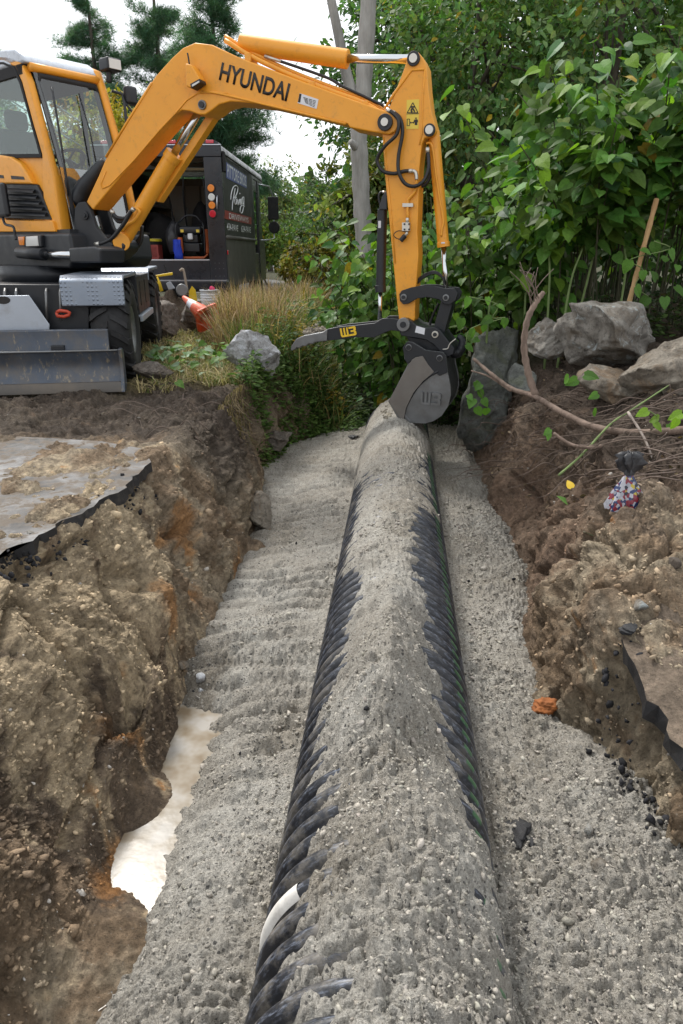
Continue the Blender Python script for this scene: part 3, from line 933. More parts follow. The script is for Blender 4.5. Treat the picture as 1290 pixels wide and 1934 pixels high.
# brand lettering on the boom flank
def text_on(body, anchor_px, end_px, height, off, mat, name, parent, bold=0.0, extr=0.002, spacing=1.0, fitw=True):
    a = pp(*anchor_px, off); b = pp(*end_px, off)
    cu = bpy.data.curves.new(name, 'FONT'); cu.body = body; cu.size = 1.0; cu.extrude = 0.0; cu.offset = bold; cu.space_character = spacing
    cu.materials.append(mat)
    tmp = bpy.data.objects.new('tmp', cu); COL.objects.link(tmp)
    dg = bpy.context.evaluated_depsgraph_get()
    me = bpy.data.meshes.new_from_object(tmp.evaluated_get(dg))
    bpy.data.objects.remove(tmp, do_unlink=True)
    v = np.array([q.co[:] for q in me.vertices])
    v[:, 0] -= v[:, 0].min(); v[:, 1] -= v[:, 1].min()
    W_, H_ = v[:, 0].max(), v[:, 1].max()
    dx, dz_ = b[0] - a[0], b[1] - a[1]
    L_ = math.hypot(dx, dz_)
    ex = (dx / L_, dz_ / L_); ey = (-ex[1], ex[0])
    out = []
    for q in v:
        s = q[0] / W_ * L_; h = q[1] / H_ * height
        out.append(BM_(a[0] + ex[0] * s + ey[0] * h, a[1] + ex[1] * s + ey[1] * h, off))
    me.vertices.foreach_set('co', np.array(out, np.float32).ravel())
    me.materials.clear(); me.materials.append(mat); me.update()
    o = link(name, me, parent)
    sd = o.modifiers.new('s', 'SOLIDIFY'); sd.thickness = extr; sd.offset = 0
    return o
text_on('HYUNDAI', (413, 151), (541, 192), 0.142, -0.003, M_INK, 'lettering', boom, bold=0.022)
def panel(px_pts, off, mat, name, parent, th=0.003, fn=None):
    pts = [pp(*(fn(*p) if fn else p), off) for p in px_pts]
    m = MB(); m.prism(pts, BM_, off - th, off + 0.004)
    return m.build(name, mat, parent)
pl = panel([(600,245),(715,283),(703,341),(588,305)], 0.0, M_WHITE, 'data_plate', boom, fn=z6)
mb = MB()
for k in range(5):
    a = pp(*z6(622 + 3*k, 268 + 8*k), -0.004); b = pp(*z6(700 - 2*k, 292 + 9*k), -0.004)
    for q0, q1 in ((0, .35), (.42, .7), (.75, .98)):
        s0 = (a[0] + (b[0]-a[0])*q0, a[1] + (b[1]-a[1])*q0); s1 = (a[0] + (b[0]-a[0])*q1, a[1] + (b[1]-a[1])*q1)
        mb.prism([s0, s1, (s1[0], s1[1]-.005), (s0[0], s0[1]-.005)], BM_, -0.0045, -0.003)
mb.prism([pp(*z6(*p), 0) for p in [(600,247),(612,251),(604,303),(590,300)]], BM_, -0.0045, -0.003)
mb.build('print', M_INK, boom)
# work light on the boom
mb = MB()
lp = [pp(*z1(*p), -0.1) for p in [(1058,62),(1092,70),(1140,150),(1138,168),(1085,203),(1062,190)]]
mb.prism(lp, BM_, -0.13, 0.0)
wl_ = mb.build('work_light', M_YEL, EXC, bevel=0.012)
mb = MB(); mb.prism([pp(*z1(*p), -0.13) for p in [(1078,176),(1132,146),(1138,166),(1085,202)]], BM_, -0.136, -0.02); mb.build('bezel', M_BLK, wl_, bevel=.004)
mb = MB(); mb.prism([pp(*z1(*p), -0.136) for p in [(1088,180),(1128,158),(1131,166),(1090,192)]], BM_, -0.140, -0.12); mb.build('lens', M_LWHT, wl_)
# hydraulic lines on the boom back
mb = MB()
for dy, rr, off in ((0, .020, .05), (-8, .016, .12)):
    mb.tube(crom([P3(a, b + dy, off) for a, b in [(425,76),(470,104),(545,140),(610,166),(690,196),(738,226)]], 4), rr, 8)
o = mb.build('steel_line', M_YEL, EXC)
for k, (a, b) in enumerate([(470,110),(590,163),(690,200)]):
    mb = MB(); c = pp(a, b, .05); mb.box((-.03, -.05, -.03), (.03, .1, .035), lambda q, w, e, c=c: BM_(c[0] + q, c[1] + e, .07 + w))
    mb.build('line_clamp', M_YEL, EXC, bevel=.005)
def hose(name, pts, r, mat=M_HOSE, n=6, fit=True):
    m = MB(); c = crom(pts, n); m.tube(c, r, 8)
    o = m.build(name, mat, EXC)
    if fit:
        for c0_, c1_ in ((c[0], c[3]), (c[-4], c[-1])):
            m = MB(); m.cyl(c0_, c1_, r * 1.18, n=10); m.build('ferrule', M_FIT, o)
    return o
hose('hose', [P3(*z5(*p), o_) for p, o_ in [((365,430),.02),((420,465),-.01),((455,520),-.03),((440,620),-.03),((350,710),-.03),((292,810),.0),((330,895),.0),((420,918),.0),((500,900),.0),((560,898),.01)]], .016)
hose('hose', [P3(*z5(*p), o_) for p, o_ in [((390,440),.06),((460,490),.0),((485,600),-.01),((455,780),-.01),((455,900),-.02),((500,990),-.02),((570,1015),-.02),((640,980),.0),((680,890),.02),((682,800),.04),((672,720),.05)]], .016)
hose('hose', [P3(*z5(*p), .16) for p in [(600,1020),(660,1000),(695,930),(690,820),(675,740)]], .016, fit=False)
hose('hose', [P3(a, b, .1) for a, b in [(500,106),(560,126),(600,140),(625,150),(645,162),(690,183),(715,195),(735,204)]], .012)
hose('hose', [P3(*z1(*p), .02) for p in [(970,130),(985,70),(1000,20)]], .008); hose('hose', [P3(*z1(*p), -.06) for p in [(1073,66),(1068,30),(1062,0)]], .007, fit=False)
hose('hose', [P3(*z5(*p), .15) for p in [(355,1060),(315,1065),(305,1110),(325,1190),(335,1250)]], .011)
for dx in (0, 12, 24):
    hose('hose', [P3(*z4(*p), .1) for p in [(800,180 - dx),(850,135 - dx*.6),(910,118 - dx*.5),(955,150 - dx*.4),(965,205)]], .008, fit=False)
hose('hose', [P3(*z4(*p), .2) for p in [(930,300),(905,350),(885,400),(875,440)]], .012, fit=False)
hose('hose', [P3(*z1(*p), -.02) for p in [(760,880),(735,910),(700,970),(640,1045),(590,1075),(540,1085)]], .020)
hose('hose', [P3(*z1(*p), .05) for p in [(630,890),(660,930),(710,935),(740,900)]], .018); hose('hose', [P3(*z1(*p), .1) for p in [(640,920),(670,955),(710,950),(735,930)]], .018, fit=False)
for k in range(3):
    hose('hose', [P3(*z1(*p), .3 + .05*k) for p in [(690,1060),(720,1100 - 18*k),(770,1105 - 18*k),(800,1060 - 15*k),(805,980)]], .02, fit=False)

# ---- stick
TL = [(540,-5),(568,-18),(605,-5),(640,35),(668,95),(680,260),(700,430),(730,545),(742,590),(728,625),(690,642),(652,648),(632,690),(622,790),(612,900),(608,1100),(598,1350)]
os_ = [pp(*z5(*p), .04) for p in TL] + [pp(*z4(*p), .04) for p in [(808,0),(793,190),(785,390),(765,440),(720,455),(690,430),(688,395),(672,250),(652,40)]] \
    + [pp(*z5(*p), .04) for p in [(380,1250),(350,930),(332,650),(328,600),(390,400),(430,290),(500,110),(524,30)]]
mb = MB(); mb.prism(os_, BM_, 0.04, 0.26)
stick = mb.build('stick', M_YEL, EXC, bevel=0.010)
mb = MB()
mb.tube([P3(*z5(*p), .04) for p in [(350,425),(420,310),(545,140),(560,128),(650,125)]], .012, 6)
mb.tube([P3(*z5(*p), .038) for p in [(655,125),(640,300),(630,620),(615,700)]], .007, 6)
mb.tube([P3(*z5(*p), .038) for p in [(340,640),(400,1250),(430,1600)]], .007, 6)
mb.build('weld_flange', M_YEL, stick)
bpin(*z5(570, 45), 0.04, 0.055, 0.02, M_BLK, M_FIT, .034); bpin(*z5(692, 588), 0.04, 0.050, 0.02, M_BLK, M_FIT, .034)
wd = panel([(517,358),(612,352),(607,578),(513,580)], .04, M_DECAL, 'warning_decal', stick, fn=z5)
mb = MB()
def seg(m, pts, w, off=.035):
    for a, b in zip(pts[:-1], pts[1:]):
        a = pp(*z5(*a), off); b = pp(*z5(*b), off)
        d = (b[0]-a[0], b[1]-a[1]); L_ = math.hypot(*d) or 1; nx, ny = -d[1]/L_*w, d[0]/L_*w
        m.prism([(a[0]-nx,a[1]-ny),(b[0]-nx,b[1]-ny),(b[0]+nx,b[1]+ny),(a[0]+nx,a[1]+ny)], BM_, off, off + .002)
seg(mb, [(563,378),(602,455),(520,455),(563,378)], .0035)
seg(mb, [(545,410),(580,410)], .006); seg(mb, [(560,418),(548,440),(560,448)], .007); seg(mb, [(562,420),(578,448)], .006)
seg(mb, [(515,464),(610,462)], .002)
seg(mb, [(520,503),(538,503),(538,553),(520,553),(520,503)], .0025)
seg(mb, [(543,530),(572,530)], .003); seg(mb, [(549,523),(543,530),(549,537)], .0025); seg(mb, [(566,523),(572,530),(566,537)], .0025)
seg(mb, [(587,492),(587,500)], .008); seg(mb, [(587,505),(587,530)], .011); seg(mb, [(583,530),(582,548)], .006); seg(mb, [(591,530),(592,548)], .006); seg(mb, [(575,508),(575,528)], .004); seg(mb, [(598,508),(598,528)], .004)
mb.build('print', M_INK, stick)
# auxiliary line, valve block
mb = MB(); mb.tube(crom([P3(*z5(*p), .02) for p in [(592,960),(590,1010),(575,1060),(540,1100),(524,1130),(524,1260)]], 5), .014, 8); mb.build('steel_line', M_YEL, EXC)
mb = MB(); mb.tube(crom([P3(*z5(*p), .01) for p in [(555,898),(580,905),(590,935),(592,965)]], 4), .016, 8); mb.build('elbow_fitting', M_FIT, EXC)
vb = panel([(488,1145),(568,1145),(568,1172),(488,1172)], .03, M_FIT, 'line_clamp', EXC, th=.025, fn=z5)
vb = panel([(490,1292),(545,1292),(545,1355),(490,1355)], .03, M_FIT, 'valve_block', EXC, th=.05, fn=z5)
mb = MB()
for q in [(500,1303),(535,1303),(500,1343),(535,1343)]:
    c = pp(*z5(*q), -.02); mb.cyl(BM_(c[0], c[1], -.03), BM_(c[0], c[1], -.018), .008, n=8)
mb.build('bolt', M_BLK, vb)
mb = MB(); mb.cyl(P3(*z5(522,1255), .0), P3(*z5(520,1292), .0), .016, n=6); mb.tube([P3(*z5(*p), .0) for p in [(518,1357),(518,1375),(500,1395)]], .014, 8); mb.build('fitting', M_FIT, vb)
mb = MB(); mb.cyl(P3(*z5(505,1390), .0), P3(*z5(470,1430), .0), .022, n=12); mb.build('dust_cap', M_BLK, EXC, bevel=.004)
hose('lanyard', [P3(*z5(*p), .0) for p in [(505,1358),(450,1355),(418,1380),(430,1405),(465,1420)]], .004, fit=False)

# ---- arm cylinder above the boom, bucket cylinder, thumb cylinder, boom cylinder
mb = MB(); mb.cyl(P3(455, 82, .15), P3(657, 112, .15), .075, n=20); ac = mb.build('arm_cylinder', M_YEL, EXC, bevel=.006)
mb = MB(); mb.cyl(P3(655, 111, .15), P3(779, 112, .15), .035, n=16); mb.build('rod', M_CHR, ac)
mb = MB(); mb.cyl(P3(*z5(721,600), .15), P3(*z5(797,1470), .15), .052, n=20); mb.cyl(P3(*z5(795,1440), .15), P3(*z5(798,1478), .15), .058, n=20)
mb.cyl(P3(*z5(692,588), .06), P3(*z5(692,588), .24), .05, n=18)
bc = mb.build('bucket_cylinder', M_YEL, EXC, bevel=.004)
mb = MB(); mb.tube(crom([P3(*z5(*p), .09) for p in [(665,690),(690,685),(712,720),(735,900),(765,1100),(795,1270),(785,1340),(778,1395)]], 4), .011, 7); mb.build('feed_pipe', M_YEL, bc)
mb = MB(); mb.cyl(P3(*z5(798,1478), .15), P3(*z4(978,262), .15), .024, n=16); mb.build('rod', M_CHR, bc)
mb = MB(); mb.box((-.016, -.003, -.006), (.016, .002, .006), lambda a, b, c: tuple(np.array(P3(*z5(793,1445), .09)) + np.array((a, b, c)))); mb.build('maker_plate', M_WHITE, bc)
mb = MB()
mb.hexa([P3(*z5(303,1190), .08), P3(*z5(365,1190), .08), P3(*z5(365,1190), .2), P3(*z5(303,1190), .2), P3(*z5(330,1090), .1), P3(*z5(365,1050), .1), P3(*z5(365,1050), .18), P3(*z5(330,1090), .18)])
mb.cyl(P3(*z5(332,1190), .14), P3(*z4(577,226), .14), .046, n=18); mb.cyl(P3(*z4(577,190), .14), P3(*z4(577,232), .14), .052, n=18)
tc = mb.build('thumb_cylinder', M_BLK, EXC, bevel=.003)
mb = MB(); mb.cyl(P3(*z4(576,230), .14), P3(*z4(571,400), .14), .020, n=14); mb.build('rod', M_CHR, tc)
mb = MB(); mb.hexa([tuple(np.array(P3(*z5(310,1305), .088)) + np.array(q)) for q in [(-.012,0,-.03),(.012,0,-.03),(.012,.004,-.03),(-.012,.004,-.03),(-.012,0,.03),(.012,0,.03),(.012,.004,.03),(-.012,.004,.03)]]); mb.build('maker_plate', M_WHITE, tc)
mb = MB(); mb.cyl(P3(*z1(695,1065), .15), P3(*z1(978,585), .15), .078, n=22); mb.cyl(P3(*z1(965,605), .15), P3(*z1(988,570), .15), .086, n=22)
mb.cyl(P3(*z1(688,1072), .02), P3(*z1(688,1072), .28), .085, n=22)
bcy = mb.build('boom_cylinder', M_YEL, EXC, bevel=.005)
mb = MB(); mb.cyl(P3(*z1(985,575), .15), P3(*z1(1146,300), .15), .036, n=18); mb.build('rod', M_CHR, bcy)
mb = MB(); mb.tube(crom([P3(*z1(*p), .05) for p in [(690,1010),(720,975),(760,950),(790,905),(775,880)]], 4), .018, 8); mb.build('feed_pipe', M_YEL, bcy)
mb = MB(); mb.prism([pp(*z1(*p), .20) for p in [(862,828),(900,846),(1240,330),(1196,318)]], BM_, .19, .30); mb.build('rod_guard', M_YEL, EXC, bevel=.006)

def wb_logo(a_px, b_px, h, off, mat, parent, th, name):
    a = pp(*a_px, off); b = pp(*b_px, off); dx, dz_ = b[0]-a[0], b[1]-a[1]; L_ = math.hypot(dx, dz_); ex = (dx/L_, dz_/L_); ey = (-ex[1], ex[0])
    def Q(u, v): return (a[0] + ex[0]*u*L_ + ey[0]*v*h, a[1] + ex[1]*u*L_ + ey[1]*v*h)
    Wp = [(0,1),(0,.18),(.08,0),(.5,0),(.5,.1),(.5,1),(.40,1),(.40,.2),(.31,.2),(.31,1),(.21,1),(.21,.2),(.11,.2),(.11,1)]
    Bp = [(.52,0),(.93,0),(1,.1),(1,.42),(.94,.5),(1,.58),(1,.9),(.93,1),(.56,1),(.56,.80),(.85,.80),(.85,.60),(.66,.60),(.66,.42),(.85,.42),(.85,.2),(.52,.2)]
    for P_ in (Wp, Bp):
        m = MB(); m.prism([Q(*p) for p in P_], BM_, off - th, off + .003); m.build(name, mat, parent)
# ---- linkage, coupler, thumb, bucket
for off, nm in ((-0.005, 'link_plate'), (0.27, 'link_plate')):
    mb = MB(); mb.prism([pp(*z4(*p), 0) for p in [(690,245),(705,222),(760,203),(830,190),(900,193),(970,208),(1030,210),(1048,240),(1035,280),(1000,308),(965,302),(930,275),(860,262),(800,270),(745,302),(715,306),(695,285)]], BM_, off, off + .035)
    mb.build(nm, M_BLK, EXC, bevel=.005)
mb = MB(); mb.prism([pp(*z4(*p), .06) for p in [(945,290),(1022,250),(1012,320),(968,480),(900,450)]], BM_, .04, .25); mb.build('tipping_link', M_BLK, EXC, bevel=.008)
for q in [(718,262), (975,265)]:
    bpin(*z4(*q), -.005, .030, .014, M_STEEL, M_BLK, .017)
oc = [pp(*z4(*p), 0) for p in [(686,430),(700,400),(738,388),(768,404),(800,430),(860,445),(910,442),(945,462),(972,497),(1030,570),(1024,606),(990,622),(955,604),(905,548),(860,520),(800,508),(742,500),(705,492)]]
mb = MB(); mb.prism(oc, BM_, -.045, .345); cp = mb.build('quick_coupler', M_BLK, EXC, bevel=.008)
mb = MB(); mb.prism([pp(*z4(*p), .03) for p in [(735,500),(860,520),(960,590),(1010,600),(985,640),(860,590),(760,550)]], BM_, .02, .28); mb.build('coupler_frame', M_BLK, EXC, bevel=.006)
panel([(795,437),(848,452),(843,490),(786,476)], -.045, M_WHITE, 'blank_sticker', cp, fn=z4)
bpin(*z4(718, 428), -.045, .062, .03, M_STEEL, M_BLK, .028); bpin(*z4(909, 489), -.045, .032, .012, M_FIT, M_BLK, .018)
mb = MB(); mb.tube(crom([P3(*z4(*p), .12) for p in [(1010,600),(1045,600),(1072,565),(1072,520),(1045,500)]], 5), [.045, .05, .05, .05, .05, .05, .05, .045, .045, .045, .042, .04, .04, .036, .036, .034, .032, .03, .028, .026, .024], 10); mb.build('lifting_hook', M_BLK, EXC)
mb = MB(); mb.tube(crom([P3(*z4(*p), -.05) for p in [(955,580),(985,575),(1000,545),(1035,515)]], 4), .006, 6); mb.build('locking_clip', M_FIT, EXC)
TH = [(700,398),(650,390),(590,390),(545,418),(440,430),(330,440),(255,455),(262,525),(350,516),(430,504),(545,506),(600,478),(640,463),(700,468)]
thumb = None
for off in (-.03, .27):
    mb = MB(); mb.prism([pp(*z4(*p), 0) for p in TH], BM_, off, off + .035)
    o = mb.build('thumb_plate', M_BLK, EXC, bevel=.005)
    if thumb is None: thumb = o
mb = MB(); mb.prism([pp(*z4(*p), 0) for p in [(262,452),(232,472),(120,492),(72,512),(40,560),(37,588),(62,580),(74,566),(92,570),(108,556),(130,558),(146,543),(168,546),(186,534),(258,526)]], BM_, -.045, .32); mb.build('thumb_tip', M_STEEL, EXC, bevel=.008)
mb = MB(); mb.prism([pp(*z4(*p), .0) for p in [(255,462),(440,440),(545,428),(560,455),(440,470),(262,490)]], BM_, .0, .27); mb.build('thumb_web', M_BLK, EXC)
wb_logo(z4(338, 508), z4(432, 492), .085, -.034, M_WBY, thumb, .004, 'logo_letter')
# soil carried on the thumb tip
def clod_heap(name, p0, p1, w, h, n, mat, parent=None, seed=1, col_=None):
    r = np.random.default_rng(seed)
    t = r.random(n)
    pts = np.array(p0)[None] * (1 - t)[:, None] + np.array(p1)[None] * t[:, None]
    pts = pts + r.normal(0, 1, (n, 3)) * np.array((.02, w, 0)) + np.stack([0*t, 0*t, np.abs(r.normal(0, h, n))], 1)
    s = np.clip(np.exp(r.normal(-4.2, .4, n)), .006, .035)
    c = (np.array(col_) if col_ is not None else np.array((.2, .175, .14)))[None] * r.uniform(.6, 1.4, (n, 1))
    return scatter(name, pts, s, c, TM, M_STONE, seed, flat=False)
ho = clod_heap('soil_clods', P3(*z4(110,485), .14), P3(*z4(230,468), .14), .07, .018, 160, None, seed=4); tag(ho, 'clump of soil lying on the black thumb tip', 'dirt', kind='stuff')
# bucket
BO, BI = -.14, .44
SIDE = [(712,570),(738,532),(770,536),(850,584),(955,598),(974,620),(985,720),(1003,800),(1006,860),(990,925),(950,985),(900,1018),(850,1033),(770,1030),(715,1024),(628,892),(742,672),(722,640)]
side = [pp(*z4(*p), BO) for p in SIDE]
bucket = None
for off in (BO, BI - .03):
    mb = MB(); mb.prism(side, BM_, off, off + .03); o = mb.build('bucket_side', M_STEEL, EXC, bevel=.004)
    if bucket is None: bucket = o
# curved shell between the sides
bk = [pp(*z4(*p), BO) for p in [(850,590),(955,605),(970,640),(980,720),(998,800),(1000,860),(984,922),(945,980),(895,1012),(850,1026),(770,1024),(718,1018)]]
mb = MB()
inn = []
cx, cz = np.mean([q[0] for q in bk]), np.mean([q[1] for q in bk])
inn = [(q[0] + (cx - q[0]) * .07, q[1] + (cz - q[1]) * .07) for q in bk]
mb.prism(bk + inn[::-1], BM_, BO + .03, BI - .03); mb.build('bucket_shell', M_BLK, EXC)
ear = [(712,570),(738,532),(770,536),(850,584),(955,598),(974,620),(985,720),(935,740),(900,712),(868,672),(838,620),(790,625),(745,668),(730,650)]
mb = MB(); mb.prism([pp(*z4(*p), BO) for p in ear], BM_, BO - .016, BO - .002); mb.build('bucket_ear', M_BLK, EXC, bevel=.004)
cut = [(772,640),(790,628),(835,618),(868,670),(905,716),(838,772),(780,842),(735,935),(718,1022),(706,1012),(628,892),(745,680)]
mb = MB(); mb.prism([pp(*z4(*p), BO) for p in cut], BM_, BO - .022, BO - .002); mb.build('side_cutter', plain('scoured_steel', (.17, .155, .14), .6, .35, .3, 8, dirt=.5, dirtcol=(.13, .105, .085), dscale=5), EXC, bevel=.005)
cpts = [pp(*z4(*p), BO) for p in [(700,1030),(768,1030),(760,1012),(640,880),(622,892)]]
mb = MB(); mb.prism(cpts, BM_, BO - .01, BI + .01); mb.build('cutting_edge', M_STEEL, EXC, bevel=.005)
mb = MB(); mb.tube(crom([P3(*z4(*p), BO - .008) for p in [(930,712),(870,745),(800,810),(745,900),(722,960),(716,1022)]], 4), .013, 6); mb.build('weld_flange', M_BLK, EXC)
for q in [(748,568), (936,634)]:
    bpin(*z4(*q), BO - .014, .030, .006, M_STEEL, M_BLK, .022)
wb_logo(z4(820, 912), z4(942, 922), .118, BO - .004, M_STEEL, bucket, .026, 'weld_on_letter')
hb = clod_heap('soil_clods', P3(*z4(600,985), .1), P3(*z4(720,1020), .1), .12, .02, 200, None, seed=6, col_=(.25, .225, .18)); tag(hb, 'damp gravel spilling under the bucket edge', 'gravel', kind='stuff')

# ---- swing post under the boom foot
for off in (-.03, .27):
    mb = MB(); mb.prism([pp(*z1(*p), 0) for p in [(428,990),(432,880),(452,848),(490,842),(520,890),(552,985),(600,1045),(650,1085),(640,1130),(430,1130)]], BM_, off, off + .06); mb.build('foot_bracket', M_BLK, EXC, bevel=.012)
mb = MB(); mb.prism([pp(*z1(*p), .0) for p in [(420,1100),(600,1090),(645,1050),(680,1062),(700,1090),(695,1120),(650,1165),(600,1190),(430,1185)]], BM_, .02, .30); mb.build('swing_post', M_BLK, EXC, bevel=.02)
bpin(*z1(483, 920), -.03, .042, .018, M_BLK, M_BLK, .02); bpin(*z1(640, 1130), -.0, .04, .015, M_BLK, M_STEEL, .02)
mb = MB(); mb.tube(crom([P3(*z1(*p), .12) for p in [(440,850),(470,780),(530,700),(590,610)]], 4), [.10,.10,.10,.095,.09,.09,.085,.08,.075,.07,.06,.05,.03], 10); mb.build('hose_cover', M_BLK, EXC)

# ---- cab
FR0 = np.array((-2.786, 7.55)); FW = np.array((.783, -.622)); LFT = np.array((.622, .783))
def LC(f, l, z):
    q = FR0 + FW * f + LFT * l
    return (q[0], q[1], z)
def ps(px, py, l=0.0):
    d = ray(px, py); n = LFT
    t = ((FR0 + LFT * l) @ n - CAM[:2] @ n) / (d[:2] @ n)
    q = CAM + d * t
    return (float((q[:2] - FR0) @ FW), float(q[2]))
def SD(a, b, o): return LC(a, o, b)
def sp(pts, o0, o1, name, mat, bevel=0.0, parent=None, ref=0.0, fn=z1):
    m = MB(); m.prism([ps(*(fn(*p) if fn else p), ref) for p in pts], SD, o0, o1)
    return m.build(name, mat, parent or EXC, bevel=bevel)
# front pillar and top rail of the visible side (one formed frame)
sp([(-130,20),(-40,12),(30,14),(78,24),(120,62),(160,160),(225,400),(300,690),(345,1012),(250,1012),(236,575),(180,380),(122,165),(84,80),(20,50),(-130,50)], 0.0, .075, 'side_frame', M_YEL, .016)
sp([(22,52),(84,82),(122,168),(180,382),(236,578),(226,578),(172,384),(112,172),(76,92),(20,64),(-130,64),(-130,52)], -.006, .05, 'window_seal', M_SEAT)
sp([(-130,575),(236,572),(236,592),(-130,598)], -.008, .05, 'window_seal', M_SEAT)
sp([(-130,60),(20,60),(80,88),(116,172),(230,580),(-130,590)], .02, .026, 'side_glass', M_GLASS)
# body side below the window, with the bulged cover
sp([(-300,592),(235,590),(300,690),(345,1010),(345,1016),(-300,1016)], .02, .12, 'side_panel', M_YEL, .01)
sp([(-300,585),(20,580),(80,590),(135,625),(178,690),(205,745),(-300,738)], -.05, .05, 'side_cover', M_YEL, .02)
for q in ([(88,697),(160,703),(168,720),(92,717)], [(0,690),(45,695),(50,712),(0,710)], [(-90,684),(-45,689),(-40,706),(-90,704)]):
    sp(q, -.054, -.02, 'vent_slot', M_INK)
gr = sp([(-300,735),(212,745),(236,790),(296,945),(-300,925)], -.012, .05, 'grille', M_BLK, .006)
for k in range(5):
    yy = 765 + 33 * k
    xr = 205 + 17 * k
    m = MB(); a = ps(*z1(40, yy)); b = ps(*z1(xr, yy + 8)); c = ps(*z1(xr + 8, yy + 24)); d = ps(*z1(40, yy + 16))
    m.add([SD(*a, -.015), SD(*b, -.015), SD(*c, -.055), SD(*d, -.055), SD(a[0], a[1] - .012, -.015), SD(b[0], b[1] - .012, -.015), SD(c[0], c[1] - .01, -.055), SD(d[0], d[1] - .01, -.055)], [(0,1,2,3),(7,6,5,4),(0,4,5,1),(1,5,6,2),(2,6,7,3),(3,7,4,0)])
    m.build('louvre', M_BLK, gr)
sp([(-300,940),(310,952),(325,1014),(-300,1014)], -.03, .06, 'lower_ledge', M_YEL, .01)
# roof, front frame, pillars, glass in the cab's own axes
ztop = 2.98; zb_ = 1.44
fb = lambda z: -.40 * ((z - zb_) / (ztop - zb_)) ** 1.35 if z > zb_ else 0.0
zs = np.linspace(zb_, ztop, 9)
mb = MB(); mb.tube([LC(fb(z), .82, z) for z in zs] + [LC(-.55, .80, 3.03), LC(-.8, .78, 3.05)], .045, 10); mb.build('front_pillar', M_YEL, EXC)
mb = MB(); mb.tube([LC(fb(ztop - .06), l, ztop - .06) for l in np.linspace(.04, .82, 5)], .04, 10); mb.build('header_rail', M_YEL, EXC)
mb = MB(); mb.tube([LC(fb(z) - .03, .10, z) for z in zs[:-1]] + [LC(fb(ztop - .1), l, ztop - .13) for l in (.12, .4, .74)] + [LC(fb(z) - .03, .76, z) for z in zs[::-1][1:]], .030, 8); mb.build('windscreen_seal', M_SEAT, EXC)
mb = MB()
for a, b in zip(zs[3:-1], zs[4:]):
    mb.add([LC(fb(a), .06, a), LC(fb(a), .80, a), LC(fb(b), .80, b), LC(fb(b), .06, b)], [(0, 1, 2, 3)])
o = mb.build('windscreen', M_GLASS, EXC)
mb = MB(); mb.hexa([LC(.0, .06, zb_), LC(.0, .80, zb_), LC(-.006, .80, zb_), LC(-.006, .06, zb_), LC(fb(zs[3]), .06, zs[3]), LC(fb(zs[3]), .80, zs[3]), LC(fb(zs[3])-.006, .80, zs[3]), LC(fb(zs[3])-.006, .06, zs[3])]); mb.build('lower_glass', glass_material('dark_lower_glass', (.35, .42, .40), .3), EXC)
mb = MB()
rf_ = [(-.36, 2.95), (-.42, 3.02), (-.55, 3.09), (-.8, 3.12), (-1.6, 3.10), (-1.75, 3.02), (-1.75, 2.95)]
mb.prism(rf_, lambda a, b, o: LC(a, o, b), .0, .84); roof = mb.build('roof', M_ROOF, EXC, bevel=.03)
mb = MB(); mb.box((-1.75, .0, 2.86), (-.45, .84, 2.95), LC); mb.build('head_lining', M_SEAT, EXC)
mb = MB(); mb.tube([LC(-1.72, .82, z) for z in (1.44, 2.2, 2.95)], .04, 8); mb.tube([LC(-1.72, .04, z) for z in (1.44, 2.2, 2.95)], .04, 8); mb.build('rear_pillar', M_YEL, EXC)
mb = MB(); mb.tube([LC(-.75, .82, z) for z in (1.44, 2.0, 2.5, 2.95)], .028, 8); mb.build('door_pillar', M_SEAT, EXC)
mb = MB(); mb.add([LC(-1.7, .82, 1.9), LC(-.3, .82, 1.9), LC(-.4, .82, 2.9), LC(-1.7, .82, 2.9)], [(0,1,2,3)]); mb.build('door_glass', M_GLASS, EXC)
mb = MB(); mb.add([LC(-1.72, .08, 1.9), LC(-1.72, .78, 1.9), LC(-1.72, .78, 2.9), LC(-1.72, .08, 2.9)], [(0,1,2,3)]); mb.build('rear_glass', M_GLASS, EXC)
mb = MB(); mb.box((-1.75, .0, 1.38), (0.02, .85, 1.44), LC); mb.build('cab_floor', M_BLK, EXC)
mb = MB(); mb.box((-1.72, .80, 1.44), (-.05, .85, 1.9), LC); mb.box((-1.75, .05, 1.44), (-1.70, .8, 1.9), LC); mb.build('door_panel', M_YEL, EXC, bevel=.01)
# seat, console, steering column
mb = MB(); mb.box((-1.45, .15, 1.75), (-.9, .65, 1.88), LC); mb.box((-1.5, .17, 1.88), (-1.36, .63, 2.5), LC); mb.box((-1.48, .27, 2.5), (-1.38, .53, 2.70), LC); mb.build('operator_seat', M_SEAT, EXC, bevel=.05, seg=3)
mb = MB(); mb.box((-.42, .3, 1.44), (-.22, .52, 2.0), LC); mb.box((-1.3, .02, 1.44), (-.65, .13, 2.0), LC); mb.build('console', M_SEAT, EXC, bevel=.03)
cw = np.array(LC(-.48, .40, 2.14)); ax = np.array((-FW[0]*.5, -FW[1]*.5, .85)); ax /= np.linalg.norm(ax)
e1 = np.array((LFT[0], LFT[1], 0)); e2 = np.cross(ax, e1)
mb = MB(); c = [tuple(cw + .17 * (e1 * math.cos(a) + e2 * math.sin(a))) for a in np.linspace(0, 2*math.pi, 25)]
mb.tube(c, .016, 8); mb.cyl(tuple(cw), LC(-.36, .41, 1.9), .028, n=10)
for a in (0.5, 2.6, 4.7): mb.cyl(tuple(cw), tuple(cw + .17 * (e1 * math.cos(a) + e2 * math.sin(a))), .012, n=6)
mb.build('steering_wheel', M_SEAT, EXC)
